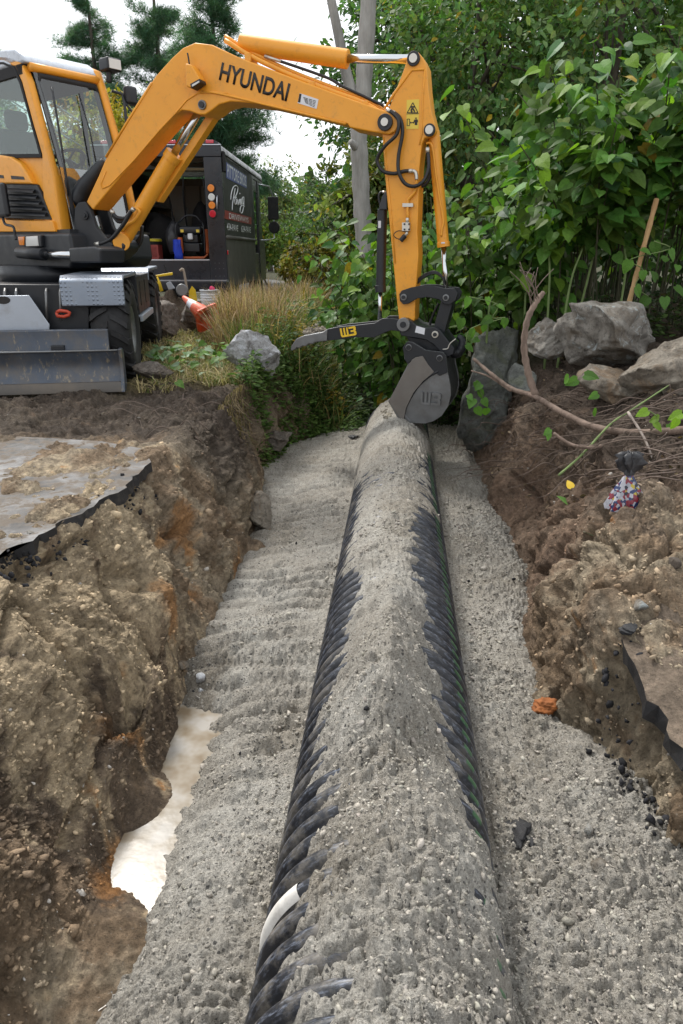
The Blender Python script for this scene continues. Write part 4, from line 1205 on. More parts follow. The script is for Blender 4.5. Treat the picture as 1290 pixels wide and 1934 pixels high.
for l in (.08, .70):
    mb = MB(); mb.cyl(LC(-.8, l, 1.95), LC(-.7, l, 2.15), .014, n=8); mb.cyl(LC(-.7, l, 2.13), LC(-.68, l, 2.24), .026, n=10); mb.build('joystick', M_SEAT, EXC)
mb = MB(); mb.tube([LC(-.06, .45, 2.1), LC(-.15, .48, 2.4), LC(-.3, .50, 2.75)], .008, 6); mb.build('wiper', M_BLK, EXC)
# lamps and mirrors on the cab
mb = MB(); mb.box((-.34, .80, 3.0), (-.18, .98, 3.12), LC); mb.cyl(LC(-.3, .88, 2.9), LC(-.28, .88, 3.02), .03, n=10); cl = mb.build('cab_work_light', M_BLK, EXC, bevel=.02)
mb = MB(); mb.box((-.185, .82, 3.015), (-.172, .96, 3.105), LC); mb.build('lens', M_LWHT, cl)
mb = MB(); mb.tube([LC(-.17, .86, 2.2), LC(-.12, .92, 2.45), LC(-.15, .94, 2.72), LC(-.2, .96, 2.8), LC(-.24, .86, 2.82)], .016, 8); mb.tube([LC(-.15, .94, 2.72), LC(-.12, 1.04, 2.6), LC(-.10, 1.1, 2.55)], .012, 8)
mr = mb.build('mirror_bracket', M_BLK, EXC)
mb = MB(); mb.box((-.16, 1.02, 2.3), (-.08, 1.18, 2.58), LC); mb.build('mirror', M_BLK, EXC, bevel=.03)
mb = MB(); mb.box((-.20, .96, 2.70), (-.11, 1.1, 2.88), LC); mb.build('mirror', M_BLK, EXC, bevel=.03)
a = ps(*z1(20, 735), -.15); b = ps(*z1(62, 928), -.15)
mb = MB(); mb.box((a[0] - .18, -.20, b[1]), (b[0], -.13, a[1]), LC); mb.build('mirror', M_BLK, EXC, bevel=.03)
mb = MB(); mb.tube(crom([LC(*((lambda q: (q[0], -.16, q[1]))(ps(*z1(*p), -.16)))) for p in [(15,930),(30,970),(75,985),(85,1030),(92,1060)]], 4), .014, 8); mb.build('mirror_bracket', M_BLK, EXC)
# grab rail and strap behind the pillar
mb = MB(); mb.tube([LC(-.02, .03, 2.7), LC(.02, .02, 2.5), LC(.05, .02, 1.9), LC(.03, .03, 1.75)], .012, 6); mb.build('grab_rail', M_BLK, EXC)

# ---- upper frame, lamps, swing cylinder
mb = MB(); mb.prism([(.10,1.40),(.12,1.15),(.02,1.06),(-2.3,1.06),(-2.45,1.2),(-2.45,1.42)], lambda a, b, o: LC(a, o, b), -.06, .93); mb.build('upper_frame', M_BLK, EXC, bevel=.03)
mb = MB(); mb.prism([(-2.45,1.2),(-2.3,1.05),(-1.78,1.05),(-1.78,2.2),(-2.3,2.15),(-2.5,1.9)], lambda a, b, o: LC(a, o, b), -.12, .95); mb.build('engine_hood', M_YEL, EXC, bevel=.06, seg=3)
hl = sp([(92,1040),(240,1032),(244,1100),(92,1106)], -.10, -.05, 'headlight_housing', M_BLK, .012, ref=-.08)
sp([(148,1040),(214,1036),(220,1094),(150,1097)], -.108, -.095, 'headlight', M_LWHT, .01, ref=-.1, parent=hl)
sp([(104,1042),(140,1040),(138,1090),(112,1090)], -.108, -.095, 'indicator', M_LORG, .01, ref=-.1, parent=hl)
a = ps(*z1(250, 1142), -.14); b = ps(*z1(412, 1146), -.14)
mb = MB(); mb.cyl(LC(a[0] - .5, -.14, a[1] + .02), LC(a[0], -.14, a[1]), .06, n=16); sc = mb.build('swing_cylinder', M_BLK, EXC)
mb = MB(); mb.cyl(LC(a[0], -.14, a[1]), LC(b[0], -.14, b[1]), .035, n=14); mb.build('rod', M_CHR, sc)
mb = MB(); mb.prism([ps(*z1(*p), -.12) for p in [(415,1105),(560,1095),(600,1110),(600,1190),(430,1190)]], SD, -.18, .1); mb.build('swing_bracket', M_BLK, EXC, bevel=.02)

# ---- chassis
CA = np.array((.16, -.987)); CB = np.array((.987, .16))
WFR = np.array((-2.27, 7.12)); WRR = np.array((-2.69, 9.72))
def CH(a, b, z):
    q = WFR + CA * a + CB * b
    return (q[0], q[1], z)
mb = MB(); mb.box((-3.2, -1.35, .42), (.30, -.35, .92), CH); mb.box((-2.75, -1.7, .40), (-2.45, -.1, .60), CH); mb.box((-.15, -1.7, .40), (.15, -.1, .60), CH); mb.build('chassis', M_BLK, EXC, bevel=.02)
tcx = np.array(CH(-1.3, -.85, 0)[:2])
mb = MB(); mb.cyl((tcx[0], tcx[1], .9), (tcx[0], tcx[1], 1.08), .55, n=40); mb.build('slew_ring', M_BLK, EXC)
# tyres
def tyre_mesh():
    prof = [(.14,.22),(.17,.25),(.185,.33),(.18,.40),(.165,.445),(.10,.462),(0,.468)]
    prof = prof + [(-a, b) for a, b in prof[-2::-1]]
    n = 56; vs = []; fs = []
    for k in range(n):
        t = 2 * math.pi * k / n
        for a, r in prof: vs.append((a, r * math.cos(t), r * math.sin(t)))
    m = len(prof)
    for k in range(n):
        for j in range(m - 1):
            fs.append((k*m+j, k*m+j+1, ((k+1) % n)*m+j+1, ((k+1) % n)*m+j))
    q = MB(); q.add(vs, fs, True)
    for k in range(20):                                   # chevron lugs
        for sg in (-1, 1):
            t0 = 2 * math.pi * (k + (.5 if sg > 0 else 0)) / 20
            pts = []
            for (a, dt) in ((.012, 0), (.10, .10), (.165, .20), (.19, .20)):
                pts.append((sg * a, t0 + dt))
            w = .055
            top = []; bot = []
            for (a, t) in pts:
                rr = .487 if abs(a) < .17 else .43
                rb = .45 if abs(a) < .17 else .40
                for dw in (-w, w):
                    tt = t + dw
                    top.append((a, rr * math.cos(tt), rr * math.sin(tt))); bot.append((a, rb * math.cos(tt), rb * math.sin(tt)))
            nn = len(top); f2 = []
            for i in range(3):
                a0, a1, b1_, b0 = 2*i, 2*i+1, 2*i+3, 2*i+2
                f2 += [(a0, a1, b1_, b0), (a0, b0, nn+b0, nn+a0), (a1, nn+a1, nn+b1_, b1_)]
            f2 += [(0, nn, nn+1, 1), (nn-2, nn-1, 2*nn-1, 2*nn-2)]
            q.add(top + bot, f2)
    me_o = q.build('tyre', M_RUB)
    me = me_o.data; bpy.data.objects.remove(me_o, do_unlink=True)
    return me
def rim_mesh():
    prof = [(.14,.235),(.155,.24),(.155,.215),(.10,.20),(.06,.16),(.09,.12),(.10,.075),(.14,.07),(.145,.0)]
    n = 36; vs = []; fs = []; m = len(prof)
    for k in range(n):
        t = 2 * math.pi * k / n
        for a, r in prof: vs.append((a, r * math.cos(t), r * math.sin(t)))
    for k in range(n):
        for j in range(m - 1): fs.append((k*m+j, k*m+j+1, ((k+1) % n)*m+j+1, ((k+1) % n)*m+j))
    q = MB(); q.add(vs, fs, True)
    q.cyl((-.14, 0, 0), (.05, 0, 0), .235, n=36)
    for k in range(8):
        t = 2 * math.pi * k / 8
        q.cyl((.085, .105 * math.cos(t), .105 * math.sin(t)), (.115, .105 * math.cos(t), .105 * math.sin(t)), .014, n=6)
    o = q.build('rim', M_STEEL); me = o.data; bpy.data.objects.remove(o, do_unlink=True)
    return me
TY, RM = tyre_mesh(), rim_mesh()
rotw = math.atan2(CB[1], CB[0])
for (a, b, flip, sp_) in ((0, 0, 0, .1), (-2.633, 0, 0, .7), (0, -1.7, 1, .3), (-2.633, -1.7, 1, .5)):
    c = CH(a, b, .485)
    t = bpy.data.objects.new('tyre', TY); COL.objects.link(t); t.parent = EXC
    t.matrix_parent_inverse = Matrix.Translation(-EXC.location)
    t.location = c; t.rotation_euler = Euler((0, 0, rotw + (math.pi if flip else 0))); t.rotation_euler.rotate_axis('X', sp_)
    r_ = bpy.data.objects.new('rim', RM); COL.objects.link(r_); r_.parent = t
# fenders
def fender(a0, a1, b0, b1, z, drop):
    m = MB()
    prof = [(a1 + .10, z - drop), (a1 + .09, z - .05), (a1 + .02, z), (a0, z + .01), (a0, z - .03), (a1, z - .035), (a1 + .06, z - .07), (a1 + .075, z - drop)]
    m.prism(prof, lambda a, c, o: CH(a, o, c), b0, b1)
    o = m.build('fender', M_CHQ, EXC, bevel=.010)
    return o
fender(-.62, .36, -.40, .17, 1.02, .27); fender(-3.2, -2.0, -.55, .17, 1.03, .14)
mb = MB(); mb.box((-1.9, -.1, .58), (-.68, .16, .98), CH); sbx = mb.build('side_locker', M_BLK, EXC, bevel=.012)
for a in (-1.75, -1.25):
    mb = MB(); mb.box((a, .15, .66), (a + .36, .168, .92), CH); mb.build('locker_opening', M_INK, sbx)
mb = MB(); mb.box((-1.9, -.08, .50), (-.68, .19, .57), CH); mb.build('step', M_LGREY, EXC, bevel=.008)
# front plate behind the blade, its straps and the grey guard
fa = .42
def cpx(px, py, a):       # pixel onto the plane at chassis coordinate a -> (b, z)
    d = ray(px, py); n = CA; o = WFR + CA * a
    t = (o @ n - CAM[:2] @ n) / (d[:2] @ n); q = CAM + d * t
    return (float((q[:2] - WFR) @ CB), float(q[2]))
def FP(b, z, a): return CH(a, b, z)
def fpan(pts, a0, a1, ref, name, mat, bevel=0.0, parent=None, fn=z2):
    m = MB(); m.prism([cpx(*fn(*p), ref) for p in pts], FP, a0, a1)
    return m.build(name, mat, parent or EXC, bevel=bevel)
fpan([(-500,350),(360,352),(400,440),(505,470),(505,640),(-500,650)], .25, .34, .34, 'front_plate', M_BLK, .01)
gp = fpan([(-150,418),(165,413),(282,580),(280,610),(-150,625)], .46, .48, .47, 'grey_guard_plate', M_LGREY, .006)
mb = MB(); c = cpx(*z2(17, 440), .48)
mb.prism([(c[0] + .045 * math.cos(t) * (1.4), c[1] + .035 * math.sin(t)) for t in np.linspace(0, 2*math.pi, 17)[:-1]], FP, .478, .484); mb.build('slot', M_INK, gp)
for x0 in (20, 85, 255, 335):
    mb = MB(); mb.tube([CH(.36, *cpx(*z2(x0 + 8, 378), .36)), CH(.42, *cpx(*z2(x0 + 5, 400), .42)), CH(.43, *cpx(*z2(x0 + 10, 560), .43))], .013, 6); mb.build('rod_bar', M_STEEL, EXC)
mb = MB(); mb.tube([CH(.46, *cpx(*z2(*p), .46)) for p in [(320,510),(325,530),(360,535),(390,525),(395,512),(380,505),(340,500),(320,510)]], .016, 8); mb.build('red_shackle', M_RED, EXC)
# dozer blade
def blade_prof(pts, b0, b1, name, mat, th=.03, bevel=.004, parent=None):
    m = MB()
    back = [(a - th, z) for a, z in pts]
    m.prism(pts + back[::-1], lambda a, z, o: CH(a, o, z), b0, b1)
    return m.build(name, mat, parent or EXC, bevel=bevel)
def blade_material():
    t = NT('blade_steel'); p = t.pos()
    mp = t.new('ShaderNodeMapping'); mp.inputs['Scale'].default_value = (1, 1, .35); t.l.new(p, mp.inputs[0])
    n = t.noise(7, 7, .7, mp.outputs[0]); d = t.noise(20, 6, .7, mp.outputs[0])
    c = t.mix(n.outputs[0], (0.035, 0.042, 0.055), (0.11, 0.13, 0.165))
    c = t.mix(t.mrange(t.noise(3.5, 8, .75, p).outputs[0], .47, .66, 0, .6), c, (0.14, 0.115, 0.085))
    c = t.mix(t.mrange(d.outputs[0], .57, .68, 0, .75), c, (0.30, 0.24, 0.15))
    t.set(Base_Color=c, Roughness=t.mrange(n.outputs[0], .3, .7, .3, .6), Metallic=.35, Normal=t.bump(d.outputs[0], .2, .005))
    return t.m
M_BLADE = blade_material()
b_r = cpx(*z2(692, 940), .72)[0]
lw = blade_prof([(.76,.03),(.70,.10),(.66,.19),(.665,.28),(.70,.365)], b_r - 2.6, b_r, 'moldboard', M_BLADE)
blade_prof([(.62,.36),(.60,.46),(.60,.545),(.585,.555)], b_r - 2.6, b_r - .09, 'upper_lip', M_BLADE, th=.025)
blade_prof([(.78,.0),(.77,.05),(.745,.09)], b_r - 2.6, b_r + .005, 'cutting_edge', plain('muddy_steel', (.10, .09, .08), .6, .3, .3, 10, dirt=.6), th=.035)
mb = MB(); mb.prism([(.79,.0),(.74,.13),(.71,.25),(.74,.385),(.66,.39),(.60,.36),(.60,.05),(.68,.0)], lambda a, z, o: CH(a, o, z), b_r, b_r + .035); mb.build('end_plate', M_BLADE, EXC, bevel=.006)
mb = MB(); mb.tube([CH(.705, b_r - 2.6, .372), CH(.705, b_r + .03, .372)], .010, 6); mb.build('bead', M_STEEL, EXC)
for b in (-1.35, -.45):
    mb = MB(); mb.box((.2, b - .06, .25), (.64, b + .06, .42), CH); mb.build('blade_arm', M_BLK, EXC, bevel=.01)
# ================================================================ STEP VAN
def za(x, y): return (380 + x / 6.043, 240 + y / 6.043)
def zbq(x, y): return (230 + x / 6.445, 260 + y / 6.445)
def zcq(x, y): return (270 + x / 7.167, 500 + y / 7.167)
M_VAN = plain('black_van_paint', (0.014, 0.016, 0.022), 0.30, 0, .3, 4, dirt=.25, dirtcol=(0.06, 0.045, 0.035), dscale=2.5)
M_VSIDE = plain('van_side_paint', (0.020, 0.023, 0.020), 0.6, 0, .2, 3, dirt=.3, dirtcol=(0.07, 0.07, 0.06), dscale=2)
M_VSKIRT = plain('dusty_skirt', (0.075, 0.075, 0.066), 0.6, 0, .2, 4, dirt=.4, dirtcol=(0.16, 0.15, 0.13), dscale=3)
M_VIN = plain('van_lining', (0.20, 0.19, 0.17), 0.8, 0, .25, 3, dirt=.4, dirtcol=(0.06, 0.05, 0.045), dscale=2)
M_VFLOOR = plain('worn_floor', (0.17, 0.15, 0.125), 0.8, 0, .3, 6, dirt=.4)
M_ALU = plain('aluminium_edge', (0.48, 0.50, 0.54), 0.35, .8, .1, 10)
M_VBLUE = plain('sign_blue', (0.02, 0.05, 0.30), 0.4, 0, .05, 10); M_VRED = plain('sign_red', (0.28, 0.025, 0.025), 0.4, 0, .08, 10)
M_VTXT = plain('sign_white', (0.70, 0.72, 0.74), 0.45, 0, .05, 10); M_VFAINT = plain('sign_faint', (0.22, 0.22, 0.21), 0.5, 0, .1, 10)
VY = 13.6
VR = at_y(416, 268, VY)[:2]
VF = np.array((.030, 1.0)); VF /= np.linalg.norm(VF); VL = np.array((-VF[1], VF[0]))
def V3(f, l, z):
    q = VR + VF * f + VL * l
    return (q[0], q[1], z)
VAN = empty('step_van', V3(2.8, 1.15, 0), 'black step van with open rear and white lettering on its side', 'van')
VW, VLn, VT = 2.30, 5.6, 3.06
def vside(px, py, l=0.0):
    d = ray(px, py); o = VR + VL * l
    t = (o @ VL - CAM[:2] @ VL) / (d[:2] @ VL); q = CAM + d * t
    return (float((q[:2] - VR) @ VF), float(q[2]))
def vrear(px, py, f=0.0):
    d = ray(px, py); o = VR + VF * f
    t = (o @ VF - CAM[:2] @ VF) / (d[:2] @ VF); q = CAM + d * t
    return (float((q[:2] - VR) @ VL), float(q[2]))
def vbox(f0, f1, l0, l1, z0, z1_, name, mat, bevel=0.0, parent=None):
    m = MB(); m.box((f0, l0, z0), (f1, l1, z1_), V3)
    return m.build(name, mat, parent or VAN, bevel=bevel)
FZ = 1.08
wallR = vbox(0.02, 3.55, 0.0, .04, 1.50, 2.86, 'side_wall', M_VSIDE, .006)
vbox(0.02, 3.55, -.012, .04, .60, 1.46, 'side_skirt', M_VSKIRT, .01)
mb = MB(); mb.tube([V3(.0, -.015, 1.48), V3(3.55, -.015, 1.48)], .035, 8); mb.build('rub_rail', M_VSKIRT, VAN)
vbox(0.02, VLn - .5, VW - .04, VW, .60, 2.86, 'side_wall', M_VSIDE, .006)
# roof with rounded shoulders
mb = MB()
rp = [(0.0, 2.80)] + [(.13 - .13 * math.cos(R(a)), 2.92 + .13 * math.sin(R(a))) for a in (0, 22, 45, 68, 90)] + [(VW - .13 + .13 * math.sin(R(a)), 2.92 + .13 * math.cos(R(a))) for a in (0, 22, 45, 68, 90)] + [(VW, 2.80)]
rp2 = rp + [(VW - .05, 2.80), (VW - .06, 2.9), (VW - .14, 2.99), (.14, 2.99), (.06, 2.9), (.05, 2.80)]
mb.prism(rp2, lambda a, b, o: V3(o, a, b), .0, VLn - .35); mb.build('roof', M_VAN, VAN)
mb = MB(); mb.tube([V3(0.0, -.004, 2.875), V3(3.9, -.004, 2.875), V3(VLn - .4, .0, 2.86)], .016, 6); mb.build('drip_rail', M_VSIDE, VAN)
# rear frame round the opening
l_in = vrear(*zbq(1010, 500))[0]
vbox(-.03, .05, -.005, l_in, .72, 2.80, 'rear_post', M_VAN, .012)
vbox(-.03, .05, VW - l_in, VW + .005, .72, 2.80, 'rear_post', M_VAN, .012)
hdr = vbox(-.03, .05, -.005, VW + .005, 2.803, 2.985, 'rear_header', M_VAN, .012)
mb = MB(); mb.prism([(.0, 2.99)] + [(.13 - .13 * math.cos(R(a)), 2.95 + .12 * math.sin(R(a))) for a in (20, 45, 70, 90)] + [(VW - .13 + .13 * math.sin(R(a)), 2.95 + .12 * math.cos(R(a))) for a in (0, 20, 45, 70)] + [(VW, 2.99)], lambda a, b, o: V3(o, a, b), -.03, .06); mb.build('roof_cap', M_VAN, VAN)
vbox(-.045, .0, -.01, VW + .01, 2.985, 3.0, 'drip_rail', M_ALU)
for l in (.18, .85, 1.15, 1.45, 2.05):
    vbox(-.05, -.03, l - .07, l + .07, 3.01, 3.065, 'clearance_light', M_LRED, .008)
vbox(-.03, .06, l_in, VW - l_in, .72, FZ - .01, 'tail_panel', M_VAN, .012)
vbox(-.04, .12, l_in, VW - l_in, FZ - .01, FZ + .015, 'sill_edge', M_ALU, .004)
vbox(.12, VLn - .9, .04, VW - .04, FZ - .06, FZ, 'cargo_floor', M_VFLOOR)
vbox(-.30, -.03, -.03, VW + .03, .56, .72, 'rear_bumper', M_VAN, .02)
vbox(-.29, -.04, -.02, VW + .02, .722, .735, 'bumper_tread', M_ALU)
for k in range(8):
    pass
# tail lights
for (q, m_) in (((112,697), M_LORG), ((119,800), M_LWHT), ((124,893), M_LORG), ((131,990), M_LRED)):
    c = vrear(*za(*q), -.04)
    for side_ in (0, 1):
        l = c[0] if side_ == 0 else VW - c[0]
        m = MB(); m.cyl(V3(-.03, l, c[1]), V3(-.052, l, c[1]), .080, n=24); h = m.build('tail_light', M_RUB, VAN, bevel=.006)
        m = MB(); m.cyl(V3(-.045, l, c[1]), V3(-.062, l, c[1]), .066, .058, n=24); m.build('lens', m_, h, bevel=.006)
mb = MB(); a = vrear(*za(182, 785), -.05); b = vrear(*za(186, 945), -.05); mb.tube([V3(-.03, *a), V3(-.08, a[0], a[1] - .03), V3(-.08, b[0], b[1] + .03), V3(-.03, *b)], .012, 8); mb.build('grab_handle', M_ALU, VAN)
# rivets
mb = MB()
for zz_ in (.80, .93, 1.03):
    for l in (.06, .14, .22):
        mb.cyl(V3(-.03, l, zz_), V3(-.036, l, zz_), .007, n=6)
rv = mb.build('rivets', M_STEEL, VAN); rv['kind'] = 'stuff'
c = vrear(*za(250, 395), 0.05)
vbox(.03, .17, -.05, -.005, c[1] - .16, c[1] + .17, 'door_latch_box', M_RUB, .01)
c = vside(*za(293, 1430)); vbox(c[0] - .04, c[0] + .04, -.03, -.01, c[1] - .04, c[1] + .04, 'side_marker', M_LRED, .01)
# cab: door opening, pillar, windscreen, front
vbox(3.56, 3.72, .0, .05, .60, 2.80, 'door_post', M_VAN, .008)
vbox(4.42, 4.56, .0, .06, .60, 2.80, 'door_post', M_VAN, .008)
vbox(3.72, 4.42, .02, .05, 2.55, 2.80, 'door_header', M_VAN)
vbox(3.74, 4.40, .025, .03, 1.75, 2.55, 'door_glass', M_GLASS)
vbox(3.74, 4.40, .02, .05, .55, 1.20, 'sliding_door', M_VAN, .01)
mb = MB(); mb.prism([(4.56, .55), (5.55, .55), (5.6, .9), (5.5, 1.45), (5.1, 1.6), (4.75, 2.80), (4.56, 2.80)], lambda a, b, o: V3(a, o, b), .02, .06); mb.prism([(4.56, .55), (5.55, .55), (5.6, .9), (5.5, 1.45), (5.1, 1.6), (4.75, 2.80), (4.56, 2.80)], lambda a, b, o: V3(a, o, b), VW - .06, VW - .02); mb.box((5.3, .06, .55), (5.55, VW - .06, 1.4), V3); nose = mb.build('nose', M_VAN, VAN); nose['kind'] = 'stuff'
mb = MB(); mb.add([V3(5.1, .06, 1.6), V3(5.1, VW - .06, 1.6), V3(4.76, VW - .06, 2.78), V3(4.76, .06, 2.78)], [(0, 1, 2, 3)]); mb.build('windscreen', M_GLASS, VAN)
mb = MB(); mb.tube([V3(4.6, -.0, 2.75), V3(4.85, -.22, 2.72), V3(5.0, -.30, 2.5), V3(5.0, -.30, 1.55), V3(4.8, -.15, 1.5), V3(4.62, .0, 1.5)], .016, 8); mb.build('mirror_bracket', M_ALU, VAN)
mb = MB(); mb.box((4.96, -.42, 1.98), (5.03, -.16, 2.5), V3); mb.build('mirror', M_RUB, VAN, bevel=.02)
mb = MB(); mb.cyl(V3(4.94, -.30, 1.80), V3(5.05, -.30, 1.80), .14, n=20); mb.build('convex_mirror', M_RUB, VAN, bevel=.02)
# inside: partition boards, ceiling ribs, shelves
vbox(3.3, 3.36, .75, VW - .04, FZ, 2.75, 'partition', M_VIN)
for k in range(3):
    vbox(3.24 - .02 * k, 3.29, .78 + .36 * k, 1.10 + .36 * k, FZ + .25, 2.60, 'partition_board', plain('board%d' % k, ((.34, .32, .28), (.26, .24, .20), (.38, .37, .34))[k], .8, 0, .15, 4), .008)
for k in range(4):
    vbox(.35 + .85 * k, .43 + .85 * k, .05, VW - .05, 2.86, 2.93, 'roof_rib', M_VIN)
for l0 in (.06, VW - .52):
    if l0 > 1:
        for z_ in (1.55, 2.1):
            vbox(.5, 3.2, l0, l0 + .44, z_, z_ + .04, 'shelf', M_VIN)
vbox(.3, 3.2, .06, .10, 1.9, 2.75, 'inner_lining', M_VIN)
vbox(.6, 1.1, 1.5, 1.9, 2.72, 2.76, 'roof_lamp', M_VTXT); vbox(1.3, 1.6, .5, 1.1, 2.72, 2.76, 'roof_lamp', plain('warm_diffuser', (.6, .55, .4), .5))
# wheels of the van
for f in (1.15, 4.75):
    for l, fl in ((.18, 0), (VW - .18, 1)):
        t_ = bpy.data.objects.new('wheel', TY); COL.objects.link(t_); t_.parent = VAN; t_.matrix_parent_inverse = Matrix.Translation(-VAN.location)
        t_.location = V3(f, l, .40); t_.scale = (.72, .82, .82)
        t_.rotation_euler = Euler((0, 0, math.atan2(-VL[1], -VL[0]) + (math.pi if fl else 0)))
        r_ = bpy.data.objects.new('rim', RM); COL.objects.link(r_); r_.parent = t_
vbox(.3, 5.2, .35, VW - .35, .50, .62, 'frame_rail', M_RUB)
# lettering on the side
def quad_text(body, corners, l, mat, name, bold=0.0, parent=None, shear=0.0):
    """corners: bl, br, tr, tl as (f, z)"""
    cu = bpy.data.curves.new(name, 'FONT'); cu.body = body; cu.offset = bold; cu.shear = shear
    tmp = bpy.data.objects.new('tmp', cu); COL.objects.link(tmp)
    dg = bpy.context.evaluated_depsgraph_get()
    me = bpy.data.meshes.new_from_object(tmp.evaluated_get(dg)); bpy.data.objects.remove(tmp, do_unlink=True)
    v = np.array([q.co[:] for q in me.vertices]); u = (v[:, 0] - v[:, 0].min()) / np.ptp(v[:, 0]); w = (v[:, 1] - v[:, 1].min()) / np.ptp(v[:, 1])
    bl, br, tr, tl = [np.array(c) for c in corners]
    q = (bl[None] * ((1-u)*(1-w))[:, None] + br[None] * (u*(1-w))[:, None] + tr[None] * (u*w)[:, None] + tl[None] * ((1-u)*w)[:, None])
    out = np.array([V3(a, l, b) for a, b in q], np.float32)
    me.vertices.foreach_set('co', out.ravel()); me.materials.clear(); me.materials.append(mat); me.update()
    return link(name, me, parent or wallR)
def vq(pts): return [vside(*za(*p)) for p in pts]
def vpanel(pts, l, mat, name):
    m = MB(); m.prism(vq(pts), lambda a, b, o: V3(a, o, b), l, l + .004); return m.build(name, mat, wallR)
vpanel([(285,580),(518,700),(516,560),(287,402)], -.004, M_VBLUE, 'sign_panel')
quad_text('PITTORE BROS.', vq([(292,570),(515,683),(512,565),(292,415)]), -.008, M_VTXT, 'lettering', bold=.012)
vpanel([(262,1045),(572,1112),(572,1032),(260,945)], -.004, M_VRED, 'sign_band')
quad_text('DRIVEWAYS', vq([(315,1045),(535,1092),(535,1035),(315,978)]), -.008, M_VTXT, 'lettering', bold=.01)
quad_text('434-PAVE', vq([(290,1175),(418,1192),(418,1122),(290,1092)]), -.006, M_VTXT, 'lettering', bold=.012)
quad_text('624-PAVE', vq([(455,1198),(563,1208),(563,1140),(455,1122)]), -.006, M_VTXT, 'lettering', bold=.012)
# painted script word
strokes = [[(348,948),(352,880),(372,760),(382,700)], [(332,828),(338,760),(360,690),(392,668),(412,690),(408,740),(385,790),(360,815)],
           [(398,800),(384,810),(376,850),(382,880),(396,868),(402,820),(402,880)], [(408,830),(416,890),(428,830)], [(434,820),(436,885)], [(436,752),(436,766)], [(444,890),(446,830),(454,830),(456,890)],
           [(482,800),(466,808),(462,850),(468,880),(480,860),(482,805),(480,900),(466,970),(450,982),(438,962),(446,910),(468,895),(490,905)]]
for st in strokes:
    m = MB()
    pts = [V3(*( (lambda q: (q[0], -.008, q[1]))(vside(*za(*p))))) for p in st]
    m.tube(crom(pts, 4) if len(pts) > 2 else pts, .011, 5); m.build('script_stroke', M_VTXT, wallR)
mb = MB()
def dash_row(x0, y0, x1, y1, h, n, mat, name, seed):
    r = random.Random(seed); m = MB(); x_ = 0.0
    for k in range(n):
        a = k / n; b = a + r.uniform(.45, .85) / n
        q = [vside(*za(x0 + (x1-x0)*t, y0 + (y1-y0)*t + dy)) for t, dy in ((a, 0), (b, 0), (b, -h * r.uniform(.6, 1)), (a, -h * r.uniform(.6, 1)))]
        m.prism(q, lambda a_, b_, o: V3(a_, o, b_), -.006, -.002)
    o = m.build(name, mat, wallR); o['kind'] = 'stuff'; return o
dash_row(290, 355, 530, 515, 34, 26, M_VFAINT, 'small_print', 1)
dash_row(300, 1385, 368, 1392, 40, 7, plain('faint_red', (.22, .10, .09), .5), 'small_print', 2)
dash_row(525, 1380, 575, 1384, 28, 5, plain('faint_red2', (.2, .1, .09), .5), 'small_print', 3)
for k in range(4): dash_row(305, 1450 + 40*k, 350, 1453 + 40*k, 24, 4, M_VFAINT, 'small_print', 4 + k)

# ---- goods in the van (each its own thing)
def at_f(px, py, f): l, z = vrear(px, py, f); return np.array(V3(f, l, z))
def crate(base, w, d, h, mat, label):
    t = empty('milk_crate', base, label, 'crate')
    ex, ey = -VL, VF
    def Mx(a, b, c): q = np.array(base[:2]) + ex * a + ey * b; return (q[0], q[1], base[2] + c)
    for k, (lo, hi) in enumerate((((0,0,0),(w,.02,.05)), ((0,0,h-.05),(w,.02,h)), ((0,0,.05),(.03,.02,h-.05)), ((w-.03,0,.05),(w,.02,h-.05)))):
        m = MB(); m.box(lo, hi, Mx); m.build('rail', mat, t)
    for k in range(9):
        a = .03 + (w - .06) * k / 9
        for sg in (1, -1):
            m = MB(); a0, a1 = (a, min(a + .12, w - .03)) if sg > 0 else (max(.03, a - .05), a + .07)
            m.hexa([Mx(a0, .003, .05), Mx(a0 + .012, .003, .05), Mx(a0 + .012, .013, .05), Mx(a0, .013, .05), Mx(a1, .003, h-.05), Mx(a1 + .012, .003, h-.05), Mx(a1 + .012, .013, h-.05), Mx(a1, .013, h-.05)] if sg > 0 else [Mx(a1, .006, .05), Mx(a1 + .012, .006, .05), Mx(a1 + .012, .016, .05), Mx(a1, .016, .05), Mx(a0, .006, h-.05), Mx(a0 + .012, .006, h-.05), Mx(a0 + .012, .016, h-.05), Mx(a0, .016, h-.05)])
            m.build('lattice_bar', mat, t)
    for lo, hi in (((0,.02,0),(.02,d,h)), ((w-.02,.02,0),(w,d,h)), ((.02,d-.02,0),(w-.02,d,h)), ((.02,.02,0),(w-.02,d-.02,.02))):
        m = MB(); m.box(lo, hi, Mx); m.build('panel', mat, t)
    return t
M_CRT = plain('crate_red', (0.22, 0.03, 0.025), .5, 0, .15, 8, dirt=.2)
b = at_f(*zbq(238, 1470), .35); b[2] = FZ + .002
crate(b, .34, .3, .27, M_CRT, 'red plastic milk crate on the van floor')
